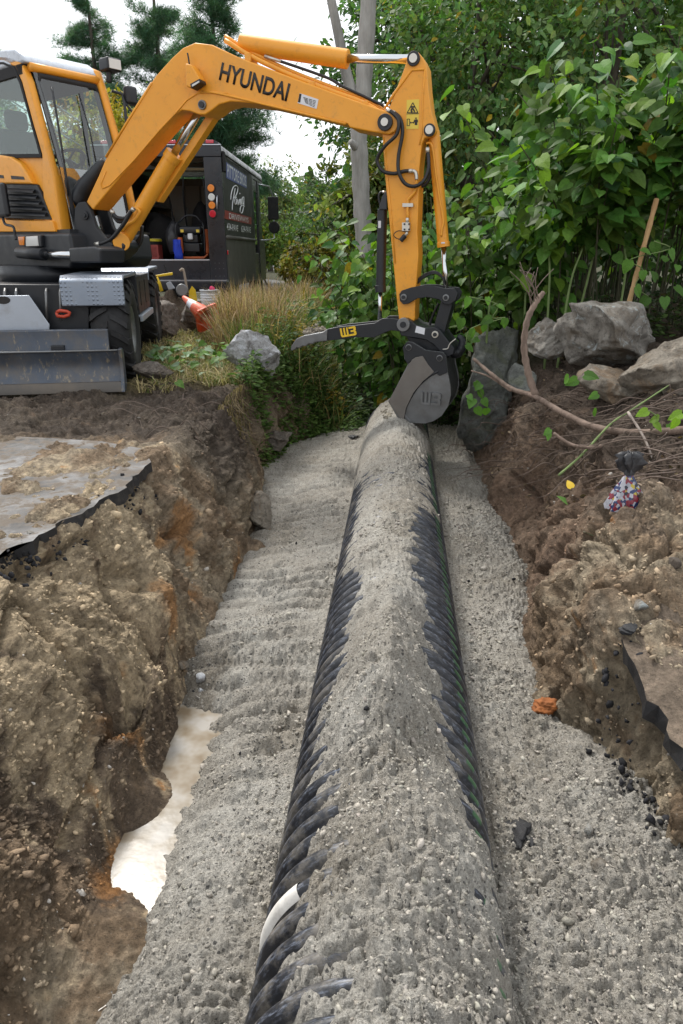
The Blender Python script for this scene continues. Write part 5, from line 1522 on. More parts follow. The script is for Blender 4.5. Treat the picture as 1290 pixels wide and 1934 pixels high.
# black tub with a yellow lid behind the crate
def revolve(prof, base, n=28):
    vs = []; fs = []; m_ = len(prof)
    for k in range(n):
        t = 2 * math.pi * k / n
        for r_, z_ in prof: vs.append((base[0] + r_ * math.cos(t), base[1] + r_ * math.sin(t), base[2] + z_))
    for k in range(n):
        for j in range(m_ - 1): fs.append((k*m_+j, k*m_+j+1, ((k+1) % n)*m_+j+1, ((k+1) % n)*m_+j))
    return vs, fs
b = at_f(*zbq(385, 1400), .95); b[2] = FZ + .002
t = empty('storage_tub', b, 'dark round tub with a yellow lid behind the red crate', 'tub')
m = MB(); m.add(*revolve([(0,0),(.14,0),(.17,.30),(.17,.34)], b), True); m.build('tub', M_RUB, t)
m = MB(); m.add(*revolve([(.185,.335),(.19,.36),(.17,.385),(0,.385)], b), True); m.build('lid', plain('lid_yellow', (.6, .5, .03), .5), t)
# plate compactor with engine and folding handle
b = at_f(*zbq(850, 1455), .40); b[2] = FZ + .002
t = empty('plate_compactor', b, 'petrol plate compactor with orange base and black frame in the van', 'compactor')
M_ORG = plain('compactor_orange', (0.42, 0.09, 0.02), .5, 0, .2, 10, dirt=.4)
def Bx(a, c, e): q = b[:2] - VL * a + VF * c; return (q[0], q[1], b[2] + e)
m = MB(); m.prism([(-.30,.07),(-.24,.02),(.24,.02),(.32,.09),(.32,.12),(.24,.06),(-.24,.06),(-.30,.10)], lambda a, z, o: Bx(a, o, z), 0, .4); m.build('base_plate', M_ORG, t, bevel=.008)
m = MB(); m.box((-.16,.05,.14),(.16,.35,.30), Bx); m.cyl(Bx(-.17,.2,.22), Bx(-.24,.2,.22), .10, n=20); m.build('exciter', M_BLK, t, bevel=.02)
m = MB(); m.box((-.14,.06,.30),(.14,.34,.46), Bx); m.build('engine_block', M_BLK, t, bevel=.03)
m = MB(); m.box((-.22,.02,.46),(.22,.36,.60), Bx); m.build('fuel_tank', M_BLK, t, bevel=.04)
m = MB(); m.box((-.05,-.01,.36),(.05,.06,.47), Bx); m.build('air_cleaner', M_WHITE, t, bevel=.02)
for a in (-.15, .15):
    m = MB(); m.box((a - .03,.01,.49),(a + .03,.03,.54), Bx); m.build('label_plate', M_DECAL, t)
m = MB(); m.box((.24,.05,.10),(.34,.35,.55), Bx); m.build('water_tank', M_ORG, t, bevel=.04)
m = MB(); m.cyl(Bx(-.2,.02,.12), Bx(-.2,.02,.40), .05, n=12); m.build('belt_guard', M_ORG, t, bevel=.01)
for s_ in (-1, 1):
    m = MB(); m.tube(crom([Bx(.25*s_, .05, .1), Bx(.27*s_, .02, .4), Bx(.26*s_, .02, .62), Bx(.2*s_, .1, .68)], 4), .016, 8); m.build('frame_tube', M_BLK, t)
m = MB(); m.tube(crom([Bx(-.2,.1,.68), Bx(-.08,.1,.78), Bx(.1,.1,.78), Bx(.2,.1,.68)], 4), .016, 8); m.build('lifting_bar', M_BLK, t)
m = MB(); m.tube([Bx(-.12,.3,.6), Bx(-.10,.1,1.15), Bx(-.06,.05,1.45), Bx(.30,.05,1.45), Bx(.33,.1,1.1), Bx(.28,.3,.2)], .014, 8); m.build('handle', M_BLK, t)
# blue cloth beside it
b2_ = at_f(*zbq(690, 1445), .32)
m = MB(); rr = random.Random(4)
pts = [[(-.07 + .03*j + .01*math.sin(2.1*i + j), .02*math.sin(1.7*j + i*.8), .0 + .09*i) for j in range(6)] for i in range(5)]
vs = [(b2_[0] + q[0]*(1.15 - .08*i), b2_[1] + q[1], FZ + .003 + q[2]) for i, row in enumerate(pts) for q in row]
fs = [(i*6+j, i*6+j+1, (i+1)*6+j+1, (i+1)*6+j) for i in range(4) for j in range(5)]
m.add(vs, fs, True); o = m.build('blue_cloth', plain('blue_cloth', (0.01, 0.04, 0.42), .7, 0, .2, 20)); so = o.modifiers.new('s', 'SOLIDIFY'); so.thickness = .03
tag(o, 'bright blue rag hanging beside the plate compactor', 'cloth')
# dark bagged goods and shovels leaning inside
def sack(name, c, rx, ry, rz, mat, label, cat, seed, parent=None):
    bm = bmesh.new(); bmesh.ops.create_icosphere(bm, subdivisions=3, radius=1)
    v = np.array([q.co[:] for q in bm.verts])
    n_ = 1 + .16 * vnoise(v[:, 0]*2.2 + seed, v[:, 1]*2.2 + v[:, 2]*1.7, seed) + .06 * vnoise(v[:, 0]*6 + seed, v[:, 2]*6 + v[:, 1]*5, seed + 3)
    for q, p_, k in zip(bm.verts, v, n_): q.co = (c[0] + p_[0]*rx*k, c[1] + p_[1]*ry*k, c[2] + max(-.85, p_[2])*rz*k)
    me = bpy.data.meshes.new(name); bm.to_mesh(me); bm.free()
    for p_ in me.polygons: p_.use_smooth = True
    o = link(name, me, parent, mat); 
    return tag(o, label, cat) if label else o
M_BAG = plain('dark_bag', (0.03, 0.03, 0.034), .45, 0, .4, 9); M_TANB = plain('tan_bucket', (.34, .28, .2), .7)
c = at_f(*zbq(640, 1270), .7); sack('dark_sack', (c[0], c[1], FZ + .38), .16, .2, .30, M_BAG, 'dark patterned sack standing left of the plate compactor', 'sack', 3)
c = at_f(*zbq(470, 1000), 1.6); sack('dark_sack', (c[0], c[1], FZ + .42), .32, .35, .5, M_SEAT, 'heap of black bags deep inside the dark van', 'sack', 5)
c = at_f(*zbq(980, 1050), 1.8); sack('driver_seat_cover', (c[0], c[1], FZ + .50), .2, .2, .55, M_SEAT, 'black covered seat behind the compactor in the van', 'seat', 8)
for k, (p0, p1, nm, lab, mt) in enumerate([((700,1290),(545,600),'shovel','dark shovel leaning on the boards inside the van',M_RUB), ((420,1260),(300,1090),'broom','red handled tool leaning behind the milk crate',M_RED), ((775,1160),(800,860),'rake','thin pale handled rake behind the compactor',M_VFAINT)]):
    a = at_f(*zbq(*p0), 1.0 + .2*k); b_ = at_f(*zbq(*p1), 1.5 + .2*k); a[2] = max(a[2], FZ + .02)
    m = MB(); m.tube([a, (a + b_) / 2, b_], .018, 8); 
    t = empty(nm, (a[0], a[1], FZ), lab, 'tool'); m.build('handle', mt, t)
    m = MB(); m.box((-.09, -.015, -.16), (.09, .015, .06), lambda x_, y_, z_, a=a: (a[0] + x_, a[1] + y_, max(a[2], FZ + .18) + z_)); m.build('head', M_STEEL, t, bevel=.01)

# ---- traffic cone lying on the grass
def cone():
    base_c = at_z(384, 612, .20)
    base_c = at_y(393, 601, 10.3)
    ax_ = np.array((-.50, .62, .42)); ax_ = np.array((at_y(353, 567, 10.64) - base_c)); ax_ = ax_ / np.linalg.norm(ax_)
    u = np.cross(ax_, (0, 0, 1)); u /= np.linalg.norm(u); w = np.cross(u, ax_)
    cr = math.cos(R(20)); sr = math.sin(R(20)); u, w = u * cr + w * sr, w * cr - u * sr
    t = empty('traffic_cone', (base_c[0], base_c[1], 0), 'orange traffic cone with a white band tipped over in the grass', 'cone')
    def ringp(r, h, n=28): return [tuple(base_c + ax_ * h + u * r * math.cos(2*math.pi*k/n) + w * r * math.sin(2*math.pi*k/n)) for k in range(n)]
    def frust(prof, name, mat):
        m = MB(); n = 28; vs = []
        for r_, h in prof: vs += ringp(r_, h)
        fs = [(i*n+k, i*n+(k+1) % n, (i+1)*n+(k+1) % n, (i+1)*n+k) for i in range(len(prof)-1) for k in range(n)]
        m.add(vs, fs, True); return m.build(name, mat, t)
    MO = plain('cone_orange', (0.72, 0.10, 0.03), .5, 0, .1, 8, dirt=.15); MP = plain('cone_band', (.70, .72, .78), .4, 0, .05)
    frust([(.145,.02),(.15,.03),(.085,.34)], 'cone_body', MO); frust([(.086,.335),(.060,.47)], 'reflective_band', MP); frust([(.060,.47),(.034,.62),(.026,.64),(.010,.64)], 'cone_tip', MO)
    frust([(.14,.025),(.08,.34),(.024,.60)], 'cone_inside', MO)
    m = MB(); s_ = .19; n = 28
    sq = []
    for k in range(n):
        a = 2*math.pi*k/n; cx_, sx_ = math.cos(a), math.sin(a); q = s_ / max(abs(cx_), abs(sx_)); q = min(q, s_*1.25); sq.append((q*cx_, q*sx_))
    vs = []
    for h in (0, .03):
        vs += [tuple(base_c + ax_*h + u*a + w*b) for a, b in sq]; vs += [tuple(base_c + ax_*h + u*.145*math.cos(2*math.pi*k/n) + w*.145*math.sin(2*math.pi*k/n)) for k in range(n)]
    fs = []
    for k in range(n):
        j = (k+1) % n
        fs += [(k, j, n+j, n+k), (2*n+k, 3*n+k, 3*n+j, 2*n+j), (k, 2*n+k, 2*n+j, j), (n+k, n+j, 3*n+j, 3*n+k)]
    m.add(vs, fs); m.build('base_flange', MO, t)
    for a in (0, math.pi/2, math.pi, 1.5*math.pi):
        m = MB(); d1 = u*math.cos(a) + w*math.sin(a); d2 = np.cross(ax_, d1)
        cc = base_c + (u*math.cos(a+math.pi/4) + w*math.sin(a+math.pi/4)) * .19
        d1 = (u*math.cos(a+math.pi/4) + w*math.sin(a+math.pi/4)); d2 = np.cross(ax_, d1)
        m.hexa([tuple(cc + d1*p_ + d2*q_ + ax_*h) for h in (-.012, .0) for p_, q_ in ((-.03,-.008),(.03,-.008),(.03,.008),(-.03,.008))]); m.build('flange_rib', MO, t)
cone()
# ---- white pail by the bumper with a tool and a pink cap in it
b = at_y(397, 582, 12.9); b[2] = max(.05, b[2] - .0)
pb = np.array((b[0], b[1], .02))
t = empty('white_pail', pb, 'white plastic pail holding tools beside the van bumper', 'pail')
top = at_y(397, 549, 12.9)[2]
m = MB(); m.add(*revolve([(0,0),(.13,0),(.155,top-.12),(.155,top-.02),(.17,top-.02),(.17,top),(.15,top),(.145,top-.05)], pb), True); m.build('pail_body', plain('pail_white', (.72, .74, .76), .45, 0, .05, 6, dirt=.2), t)
for k in range(3):
    m = MB(); m.add(*revolve([(.158,top-.10-.045*k),(.166,top-.095-.045*k),(.166,top-.08-.045*k),(.158,top-.075-.045*k)], pb), True); m.build('rib', M_WHITE, t)
m = MB(); m.box((-.09,-.03,0),(-.02,.03,.16), lambda x_, y_, z_: (pb[0] + x_, pb[1] + y_, top - .06 + z_)); m.build('black_tool_head', M_RUB, t, bevel=.01)
sack('pink_cap', (pb[0] + .05, pb[1], top + .03), .05, .04, .05, plain('pink_plastic', (.75, .05, .16), .4), 'small pink cap sticking out of the white pail', 'cap', 2)
# ---- yellow handled cut-off saw resting on the dirt heap
sb = at_y(309, 552, 11.6)
t = empty('demolition_saw', (sb[0], sb[1], 0), 'yellow and grey power tool with a yellow handle on the dirt heap', 'power tool')
def S(px, py, y=11.6): return at_y(*zcq(px, py), y)
M_SAW = plain('saw_yellow', (.72, .50, .02), .45, 0, .1, 10)
m = MB(); m.hexa([S(150,145), S(400,100), S(400,100,11.8), S(150,145,11.8), S(210,165), S(405,140), S(405,140,11.8), S(210,165,11.8)]); m.build('top_handle', M_SAW, t, bevel=.01)
m = MB(); m.tube([S(180,170), S(215,240), S(255,360)], .03, 8); m.build('rear_handle', M_SAW, t)
m = MB(); m.hexa([S(310,250), S(370,220), S(370,220,11.85), S(310,250,11.85), S(350,345), S(440,320), S(440,320,11.85), S(350,345,11.85)][::1]); m.build('guard', M_LGREY, t, bevel=.01)
m = MB(); m.cyl(S(530,345,11.55), S(530,345,11.7), .10, n=20); m.build('pulley_cover', M_STEEL, t, bevel=.02)
m = MB(); m.tube(crom([S(150,120), S(120,40), S(105,-10)], 4), .012, 6); m.tube(crom([S(320,100), S(300,40), S(285,-5)], 4), .012, 6); hn = m.build('hand_grips', M_RUB, t); hn['kind'] = 'stuff'
sw = empty('hand_trowel', S(680,420), 'small yellow edged blade standing in the dirt heap', 'blade')
m = MB(); m.prism([(-.07,-.1),(.07,-.12),(.05,.06),(0,.12),(-.05,.05)], lambda a_, b_, o: (S(670,395)[0] + a_, 11.6 + o, S(670,395)[2] + b_), 0, .02); m.build('blade', M_SAW, sw)
m = MB(); m.tube(crom([S(500,85), S(540,60), S(565,150), S(590,300), S(610,390)], 4), .02, 7); o = m.build('bare_root', plain('pale_root', (.3, .25, .2), .8)); tag(o, 'pale bent root sticking up in front of the bumper', 'root')

# ================================================================ ROCKS
def rock_material(name, c0, c1, c2, lich=None, lf=.0):
    t = NT(name); p = t.pos()
    n = t.noise(6, 10, .72, p, .8); n2 = t.noise(26, 8, .72, p); n3 = t.noise(3.0, 6, .65, p, 1.4); n4 = t.noise(9, 8, .7, p, .5)
    c = t.mix(t.mrange(n.outputs[0], .38, .60), c0, c1)
    c = t.mix(t.mrange(n3.outputs[0], .50, .60, 0, .85), c, c2)
    c = t.mix(t.mrange(n2.outputs[0], .54, .66, 0, .65), c, tuple(x * .3 for x in c0))
    if lich: c = t.mix(t.mrange(n4.outputs[0], .53 - lf, .60 - lf, 0, .9), c, lich)
    else: c = t.mix(t.mrange(n4.outputs[0], .58, .64, 0, .6), c, tuple(min(.7, x * 1.35) for x in c1))
    b1 = t.bump(n.outputs[0], 1.0, .07); b2 = t.bump(n2.outputs[0], 1.0, .018, b1)
    t.set(Base_Color=c, Roughness=.88, Normal=b2)
    return t.m
M_RK1 = rock_material('grey_boulder', (.15, .135, .115), (.37, .345, .305), (.21, .175, .135), (.42, .46, .46), -.03)
M_RK2 = rock_material('tan_boulder', (.15, .125, .095), (.33, .29, .235), (.26, .18, .11))
M_RK3 = rock_material('mossy_rock', (.10, .105, .095), (.19, .20, .185), (.13, .14, .10), (.26, .30, .28), -.08)
M_RK4 = rock_material('pale_boulder', (.28, .275, .27), (.56, .56, .57), (.2, .19, .18), (.62, .64, .67), .02)
M_RK5 = rock_material('brown_boulder', (.10, .085, .07), (.22, .19, .16), (.14, .11, .085))
def rock(name, c, dims, rotz, mat, label, seed, tilt=(0, 0), cuts=9, sub=5, rough=1.0, cat='rock', group=None, parent=None):
    r = np.random.default_rng(seed)
    bm = bmesh.new(); bmesh.ops.create_icosphere(bm, subdivisions=sub, radius=1.0)
    v = np.array([q.co[:] for q in bm.verts])
    for k in range(cuts):
        n_ = r.normal(0, 1, 3); n_ /= np.linalg.norm(n_)
        d = r.uniform(.40, .74)
        h = v @ n_ - d
        v = v - np.where(h > 0, h, 0)[:, None] * n_[None] * 1.0
    a = fbm(v[:, 0]*1.0 + v[:, 2]*.6 + seed, v[:, 1] + v[:, 2]*.8, .6, 4, seed)
    b = fbm(v[:, 0]*1.3 - v[:, 2] + seed, v[:, 1] - v[:, 2]*.7, .17, 4, seed + 9)
    led = np.abs(vnoise(v[:, 2]*4 + v[:, 0], v[:, 1]*1.2 + seed, seed + 4))
    nrm = v / np.linalg.norm(v, axis=1, keepdims=True)
    v = v + nrm * (rough * (.09 * a + .075 * b - .09 * led))[:, None]
    v = v * np.array(dims) / 2
    M_ = np.array(Euler((tilt[0], tilt[1], rotz)).to_matrix())
    v = v @ M_.T + np.array(c)
    for q, p_ in zip(bm.verts, v): q.co = p_
    me = bpy.data.meshes.new(name); bm.to_mesh(me); bm.free()
    for p_ in me.polygons: p_.use_smooth = True
    o = link(name, me, parent, mat)
    return tag(o, label, cat, group) if label else o
def rock_px(px0, py0, px1, py1, y, depth, mat, label, seed, rotz=0.0, tilt=(0, 0), **kw):
    a = at_y(px0, py1, y); b = at_y(px1, py0, y)
    c = ((a[0] + b[0]) / 2, y, (a[2] + b[2]) / 2)
    return rock('boulder', c, ((b[0] - a[0]) * 1.36, depth * 1.2, (b[2] - a[2]) * 1.36), rotz, mat, label, seed, tilt, **kw)
rock_px(1030, 534, 1290, 716, 5.5, .85, M_RK1, 'large grey boulder resting on top of the right bank', 327, tilt=(.05, .18), cuts=18)
rock_px(1165, 640, 1400, 785, 4.75, .55, M_RK2, 'tan slab boulder leaning in at the right edge below the big grey one', 508, tilt=(0, -.5), cuts=18)
rock_px(1098, 690, 1225, 772, 5.0, .4, M_RK2, 'flat tan rock wedged beneath the large grey boulder', 14, cuts=14)
rock_px(994, 606, 1078, 668, 5.9, .4, M_RK1, 'small bluish grey rock left of the large boulder', 15, cuts=14)
rock_px(868, 620, 1004, 830, 7.0, .8, M_RK3, 'tall dark grey rock beside the bucket at the trench edge', 458, tilt=(0, .15), cuts=16)
rock_px(965, 690, 1020, 742, 5.4, .3, M_RK3, 'little dark rock under the leaning branch', 18, cuts=7)
rock_px(428, 638, 545, 716, 7.45, .45, M_RK4, 'pale whitish angular boulder in the grass left of the thumb', 579, tilt=(.1, .4), cuts=18)
rock_px(272, 556, 345, 636, 10.6, .8, M_RK5, 'brown layered boulder behind the rear excavator tyre', 306, tilt=(0, .1), cuts=16)
rock_px(338, 580, 382, 628, 10.9, .5, M_RK5, 'dark broken rock between the brown boulder and the cone', 20, cuts=15)
rock_px(258, 684, 318, 712, 6.75, .3, M_RK5, 'flat muddy stone beside the front tyre', 22, cuts=14)
rock_px(470, 940, 516, 1010, 5.05, .30, M_RK2, 'rounded tan stone set in the left bank above the gravel', 23, cuts=6)
rock_px(500, 805, 545, 850, 7.1, .25, M_RK5, 'dark flat stone at the foot of the grassy bank', 24, cuts=14)
for k, (a, b_, w, mt, lab) in enumerate([(344, 1265, 26, M_RK2, 'round rusty brown cobble above the puddle'), (378, 1285, 22, M_RK4, 'pale pinkish white cobble just above the puddle'), (379, 1306, 11, M_RK4, 'small bluish white pebble at the puddle edge'), (309, 1256, 13, M_RK2, 'small tan pebble left of the rusty cobble'), (320, 1263, 12, M_RK2, 'small tan pebble touching the rusty cobble'), (225, 1206, 17, M_RK2, 'smooth tan stone stuck in the left bank'), (57, 1013, 18, M_RK1, 'grey pebble on the broken asphalt edge'), (438, 958, 14, M_RK4, 'white pebble on the dark upper left bank'),
                                      (1208, 1150, 30, M_RK1, 'grey stone lying on the right asphalt edge'), (1270, 1070, 28, M_RK5, 'purple brown stone on the right bank top'), (1130, 1640, 30, M_RK1, 'larger grey stone in the right hand gravel'), (1110, 1570, 22, M_RK1, 'grey stone in the gravel right of the tar lump')]):
    h = hit(a, b_); d_ = float(np.dot(h - CAM, ray(645, 967)))
    s_ = w * d_ / FPX
    rock('cobble', (h[0], h[1], h[2] + s_ * .25), (s_ * 1.1, s_, s_ * .85), k, mt, lab, 40 + k, cuts=4, sub=3, rough=.5, cat='stone')
# dirt heap by the van, the rusty lump and the tar lumps
def mound(name, c, r_, h_, col_, label, seed, n=60):
    r0 = np.linspace(0, 1, 18); th = np.linspace(0, 2*np.pi, 48, endpoint=False)
    RR, TT = np.meshgrid(r0, th, indexing='ij')
    xx = c[0] + RR * np.cos(TT) * r_[0]; yy = c[1] + RR * np.sin(TT) * r_[1]
    z_ = c[2] + h_ * (1 - RR**2) * (1 + .5 * fbm(xx, yy, .2, 4, seed)) + .04 * fbm(xx, yy, .07, 3, seed + 2) - .05
    idx_ = np.arange(18*48).reshape(18, 48)
    f_ = np.stack([idx_[:-1], np.roll(idx_[:-1], -1, 1), np.roll(idx_[1:], -1, 1), idx_[1:]], -1).reshape(-1, 4)
    cc_ = np.tile(np.array(col_), (18*48, 1)) * (1 + .3 * fbm(xx.ravel(), yy.ravel(), .1, 3, seed))[:, None]
    return tag(np_mesh(name, np.stack([xx.ravel(), yy.ravel(), z_.ravel()], 1), f_, M_SOIL, colors=cc_), label, 'dirt', kind='stuff')
q = at_y(330, 600, 11.7); mound('dirt_heap', (q[0], 11.7, 0.1), (.62, .4), .52, (.10, .075, .055), 'heap of brown dirt under the yellow saw behind the boulder', 5)
h = hit(1030, 1348); rock('rust_lump', (h[0], h[1] + .03, h[2] + .02), (.15, .11, .07), .3, plain('rust', (.30, .10, .025), .9, 0, .4, 40, dirt=.4, dirtcol=(.10, .05, .03), dscale=20, bump=.6), 'bright orange rusty lump at the foot of the right bank', 61, cuts=2, sub=4, rough=2.8, cat='lump')
M_TAR = plain('asphalt_chunk', (.012, .012, .014), .55, 0, .4, 60, dirt=.25, dirtcol=(.12, .11, .10), dscale=25, bump=.9)
for k, (a, b_, w, lab) in enumerate([(985, 1578, 66, 'black lump of asphalt on the gravel right of the pipe'), (345, 1428, 52, 'black wet lump of asphalt at the puddle narrows'), (1008, 1598, 34, 'small black asphalt crumb beside the larger tar lump'), (668, 826, 22, 'dark flat chip on the gravel left of the pipe end'), (1190, 1190, 40, 'black asphalt chunk hanging from the right bank rim')]):
    h = hit(a, b_); d_ = float(np.dot(h - CAM, ray(645, 967))); s_ = w * d_ / FPX
    rock('asphalt_lump', (h[0], h[1], h[2] + .005), (s_, s_ * 1.2, s_ * .5), k * 1.3, M_TAR, lab, 70 + k, cuts=5, sub=4, rough=2.2, cat='asphalt lump')

# ================================================================ ASPHALT
def asphalt_material():
    t = NT('worn_asphalt'); p = t.pos()
    n = t.noise(2.2, 8, .68, p, .6); n2 = t.noise(60, 5, .7, p); n3 = t.noise(9, 6, .65, p)
    c = t.ramp(n.outputs[0], [(.34, (.035, .032, .03)), (.47, (.075, .07, .066)), (.58, (.125, .122, .122)), (.70, (.19, .19, .195))])
    c = t.mix(t.mrange(n3.outputs[0], .46, .56, 0, .9), c, (.135, .108, .082))
    c = t.mix(t.mrange(n2.outputs[0], .3, .7, .0, .35), c, (.05, .05, .05))
    t.set(Base_Color=c, Roughness=t.math('MAXIMUM', t.mrange(n.outputs[0], .35, .65, .85, .5), t.mrange(n3.outputs[0], .46, .56, .3, .95)), Normal=t.bump(n2.outputs[0], .5, .006, t.bump(n3.outputs[0], .4, .02)))
    return t.m
M_ASPH = asphalt_material()
M_TARE = plain('tar_edge', (.014, .014, .016), .5, 0, .4, 40, dirt=.3, dirtcol=(.14, .12, .1), dscale=20, bump=.9)
def slab(name, edge, others, z, th, label, zfun=None, top=None):
    """edge: broken rim points (dense, jagged); others: remaining outline"""
    e = []
    r = random.Random(len(edge))
    for (a, b_) in zip(edge[:-1], edge[1:]):
        L_ = math.hypot(b_[0]-a[0], b_[1]-a[1]); n_ = max(2, int(L_ / .045))
        for k in range(n_):
            t_ = k / n_
            wx = .04 * float(vnoise(np.array([(a[0] + (b_[0]-a[0])*t_) / .16]), np.array([(a[1] + (b_[1]-a[1])*t_) / .16]), 7)[0])
            e.append((a[0] + (b_[0]-a[0])*t_ + wx + r.uniform(-.013, .013), a[1] + (b_[1]-a[1])*t_ + r.uniform(-.013, .013)))
    pts = e + list(others)
    zf = zfun or (lambda x_, y_: z)
    bm = bmesh.new()
    tv = [bm.verts.new((p_[0], p_[1], zf(*p_))) for p_ in pts]
    f = bm.faces.new(tv)
    me = bpy.data.meshes.new(name)
    if f.normal.z < 0: f.normal_flip()
    # side wall
    bv = [bm.verts.new((p_[0] + r.uniform(-.012, .012), p_[1] + r.uniform(-.012, .012), zf(*p_) - th * r.uniform(.75, 1.15))) for p_ in pts]
    for k in range(len(pts)):
        j = (k+1) % len(pts)
        q = bm.faces.new((tv[k], bv[k], bv[j], tv[j])); q.material_index = 1
    bmesh.ops.triangulate(bm, faces=[f])
    bmesh.ops.recalc_face_normals(bm, faces=bm.faces)
    bm.to_mesh(me); bm.free()
    if top is M_SOIL:
        at = me.color_attributes.new('tone', 'FLOAT_COLOR', 'POINT'); at.data.foreach_set('color', (np.tile(np.array((.20, .155, .115, 1), np.float32), (len(me.vertices), 1)) * np.random.default_rng(3).uniform(.55, 1.35, (len(me.vertices), 1)).astype(np.float32)).ravel())
    me.materials.append(top or M_ASPH); me.materials.append(M_TARE)
    o = link(name, me); tag(o, label, kind='structure'); return o
e1_ = [tuple(at_z(a, b_, .035)[:2]) for a, b_ in [(-140,1120),(-60,1085),(0,1056),(28,1030),(60,1012),(95,990),(140,968),(175,950),(205,930),(240,905),(262,880),(300,862)]]
slab('asphalt_apron', e1_, [tuple(at_z(a, b_, .035)[:2]) for a, b_ in [(270,842),(190,828),(90,822),(0,818),(-300,818)]] + [(-4.2, 4.6), (-4.2, 1.9)], .016, .07, 'wet grey asphalt slab with a broken black edge along the left bank')
e2_ = [(1.36, 1.2), (1.34, 1.45)] + [tuple(at_z(a, b_, z_)[:2]) for a, b_, z_ in [(1320,1398,-.30),(1290,1368,-.29),(1255,1325,-.28),(1215,1290,-.26),(1196,1240,-.23),(1188,1190,-.2),(1165,1140,-.16),(1140,1105,-.13)]]
def rslab_z(x_, y_): return float(np.interp(y_, [1.2, 2.0, 2.8, 3.4], [-.32, -.29, -.12, 0.0])) - .066
slab('asphalt_remnant', e2_, [(1.36, 2.86), (1.45, 2.6), (1.38, 2.3), (1.5, 2.05), (1.6, 1.8), (1.62, 1.2)], 0, .075, 'broken asphalt remnant under dirt along the right rim', rslab_z, M_SOIL)
r = np.random.default_rng(88); EP = []
for ed, zf_, n_ in ((e1_, lambda x_, y_: .02, 260), (e2_, rslab_z, 160)):
    ed = np.array(ed); k = r.integers(0, len(ed) - 1, n_); t_ = r.random(n_)[:, None]; q = ed[k] * (1 - t_) + ed[k + 1] * t_ + r.normal(0, .035, (n_, 2))
    EP.append(np.stack([q[:, 0], q[:, 1], np.minimum(surf_z(q[:, 0], q[:, 1]) + .01, [zf_(*a_) for a_ in q])], 1))
EP = np.concatenate(EP)
o = scatter('asphalt_crumbs', EP, np.clip(np.exp(r.normal(-4.7, .5, len(EP))), .004, .026), np.tile(np.array((.016, .016, .018)), (len(EP), 1)) * r.uniform(.6, 2.2, (len(EP), 1)), TM, M_STONE, 5, flat=False)
tag(o, 'black crumbs along the broken asphalt edges', 'asphalt', kind='stuff')
# the road the machines stand on
t = NT('road_asphalt'); p_ = t.pos(); n_ = t.noise(1.2, 7, .6, p_); n2_ = t.noise(40, 4, .7, p_)
t.set(Base_Color=t.mix(n_.outputs[0], (.07, .068, .065), (.17, .165, .16)), Roughness=.75, Normal=t.bump(n2_.outputs[0], .4, .006))
mb = MB(); mb.add([(-12, 6.0, .02), (-3.4, 7.2, .02), (-2.9, 10.5, .02), (-1.75, 13.2, .02), (-.9, 22, .02), (-.6, 45, .02), (-.4, 160, .02), (-9.5, 160, .02), (-10.5, 45, .02), (-14, 20, .02)], [tuple(range(10))])
o = mb.build('road', t.m); tag(o, 'grey asphalt road running back past the van', kind='structure')
# ================================================================ PLANTS
def leaf_material(name, trans=0.35, rough=0.5, var=0.25):
    t = NT(name); p = t.pos()
    a = t.new('ShaderNodeVertexColor', layer_name='tone')
    n = t.noise(30, 3, .6, p)
    c = t.mix(1.0, a.outputs[0], t.mrange(n.outputs[0], .3, .7, 1 - var, 1 + var), 'MULTIPLY')
    t.set(Base_Color=c, Roughness=rough + .08); t.b.inputs['Specular IOR Level'].default_value = .2
    tr = t.new('ShaderNodeBsdfTranslucent'); t.l.new(t.mix(1.0, c, (1.25, 1.45, .55), 'MULTIPLY'), tr.inputs[0])
    mx = t.new('ShaderNodeMixShader'); mx.inputs[0].default_value = trans
    t.l.new(t.b.outputs[0], mx.inputs[1]); t.l.new(tr.outputs[0], mx.inputs[2]); t.l.new(mx.outputs[0], t.out.inputs[0])
    return t.m
M_LEAF = leaf_material('leaf_green'); M_GRASS = leaf_material('grass_blade', .25, .7)
def bark_material(name, c0, c1, scale=9):
    t = NT(name); p = t.pos()
    mp = t.new('ShaderNodeMapping'); mp.inputs['Scale'].default_value = (1, 1, .22); t.l.new(p, mp.inputs[0])
    n = t.noise(scale, 7, .7, mp.outputs[0]); n2 = t.noise(scale * 5, 5, .7, p)
    c = t.mix(t.mrange(n.outputs[0], .35, .65), c0, c1)
    t.set(Base_Color=c, Roughness=.9, Normal=t.bump(n2.outputs[0], .6, .008, t.bump(n.outputs[0], .6, .02)))
    return t.m
M_BARK = bark_material('dark_bark', (.035, .028, .022), (.11, .09, .07)); M_SNAG = bark_material('weathered_wood', (.17, .165, .15), (.36, .35, .33), 4)
M_STEM = bark_material('green_stem', (.10, .15, .05), (.20, .27, .10)); M_KSTEM = bark_material('shaded_stem', (.035, .035, .02), (.085, .085, .045)); M_STICK = bark_material('peeled_branch', (.10, .07, .052), (.25, .18, .14), 14)  # knotweed stems: understorey shade put into the dark stem colour
M_ROOT = plain('root_brown', (.13, .095, .075), .85, 0, .4, 20)
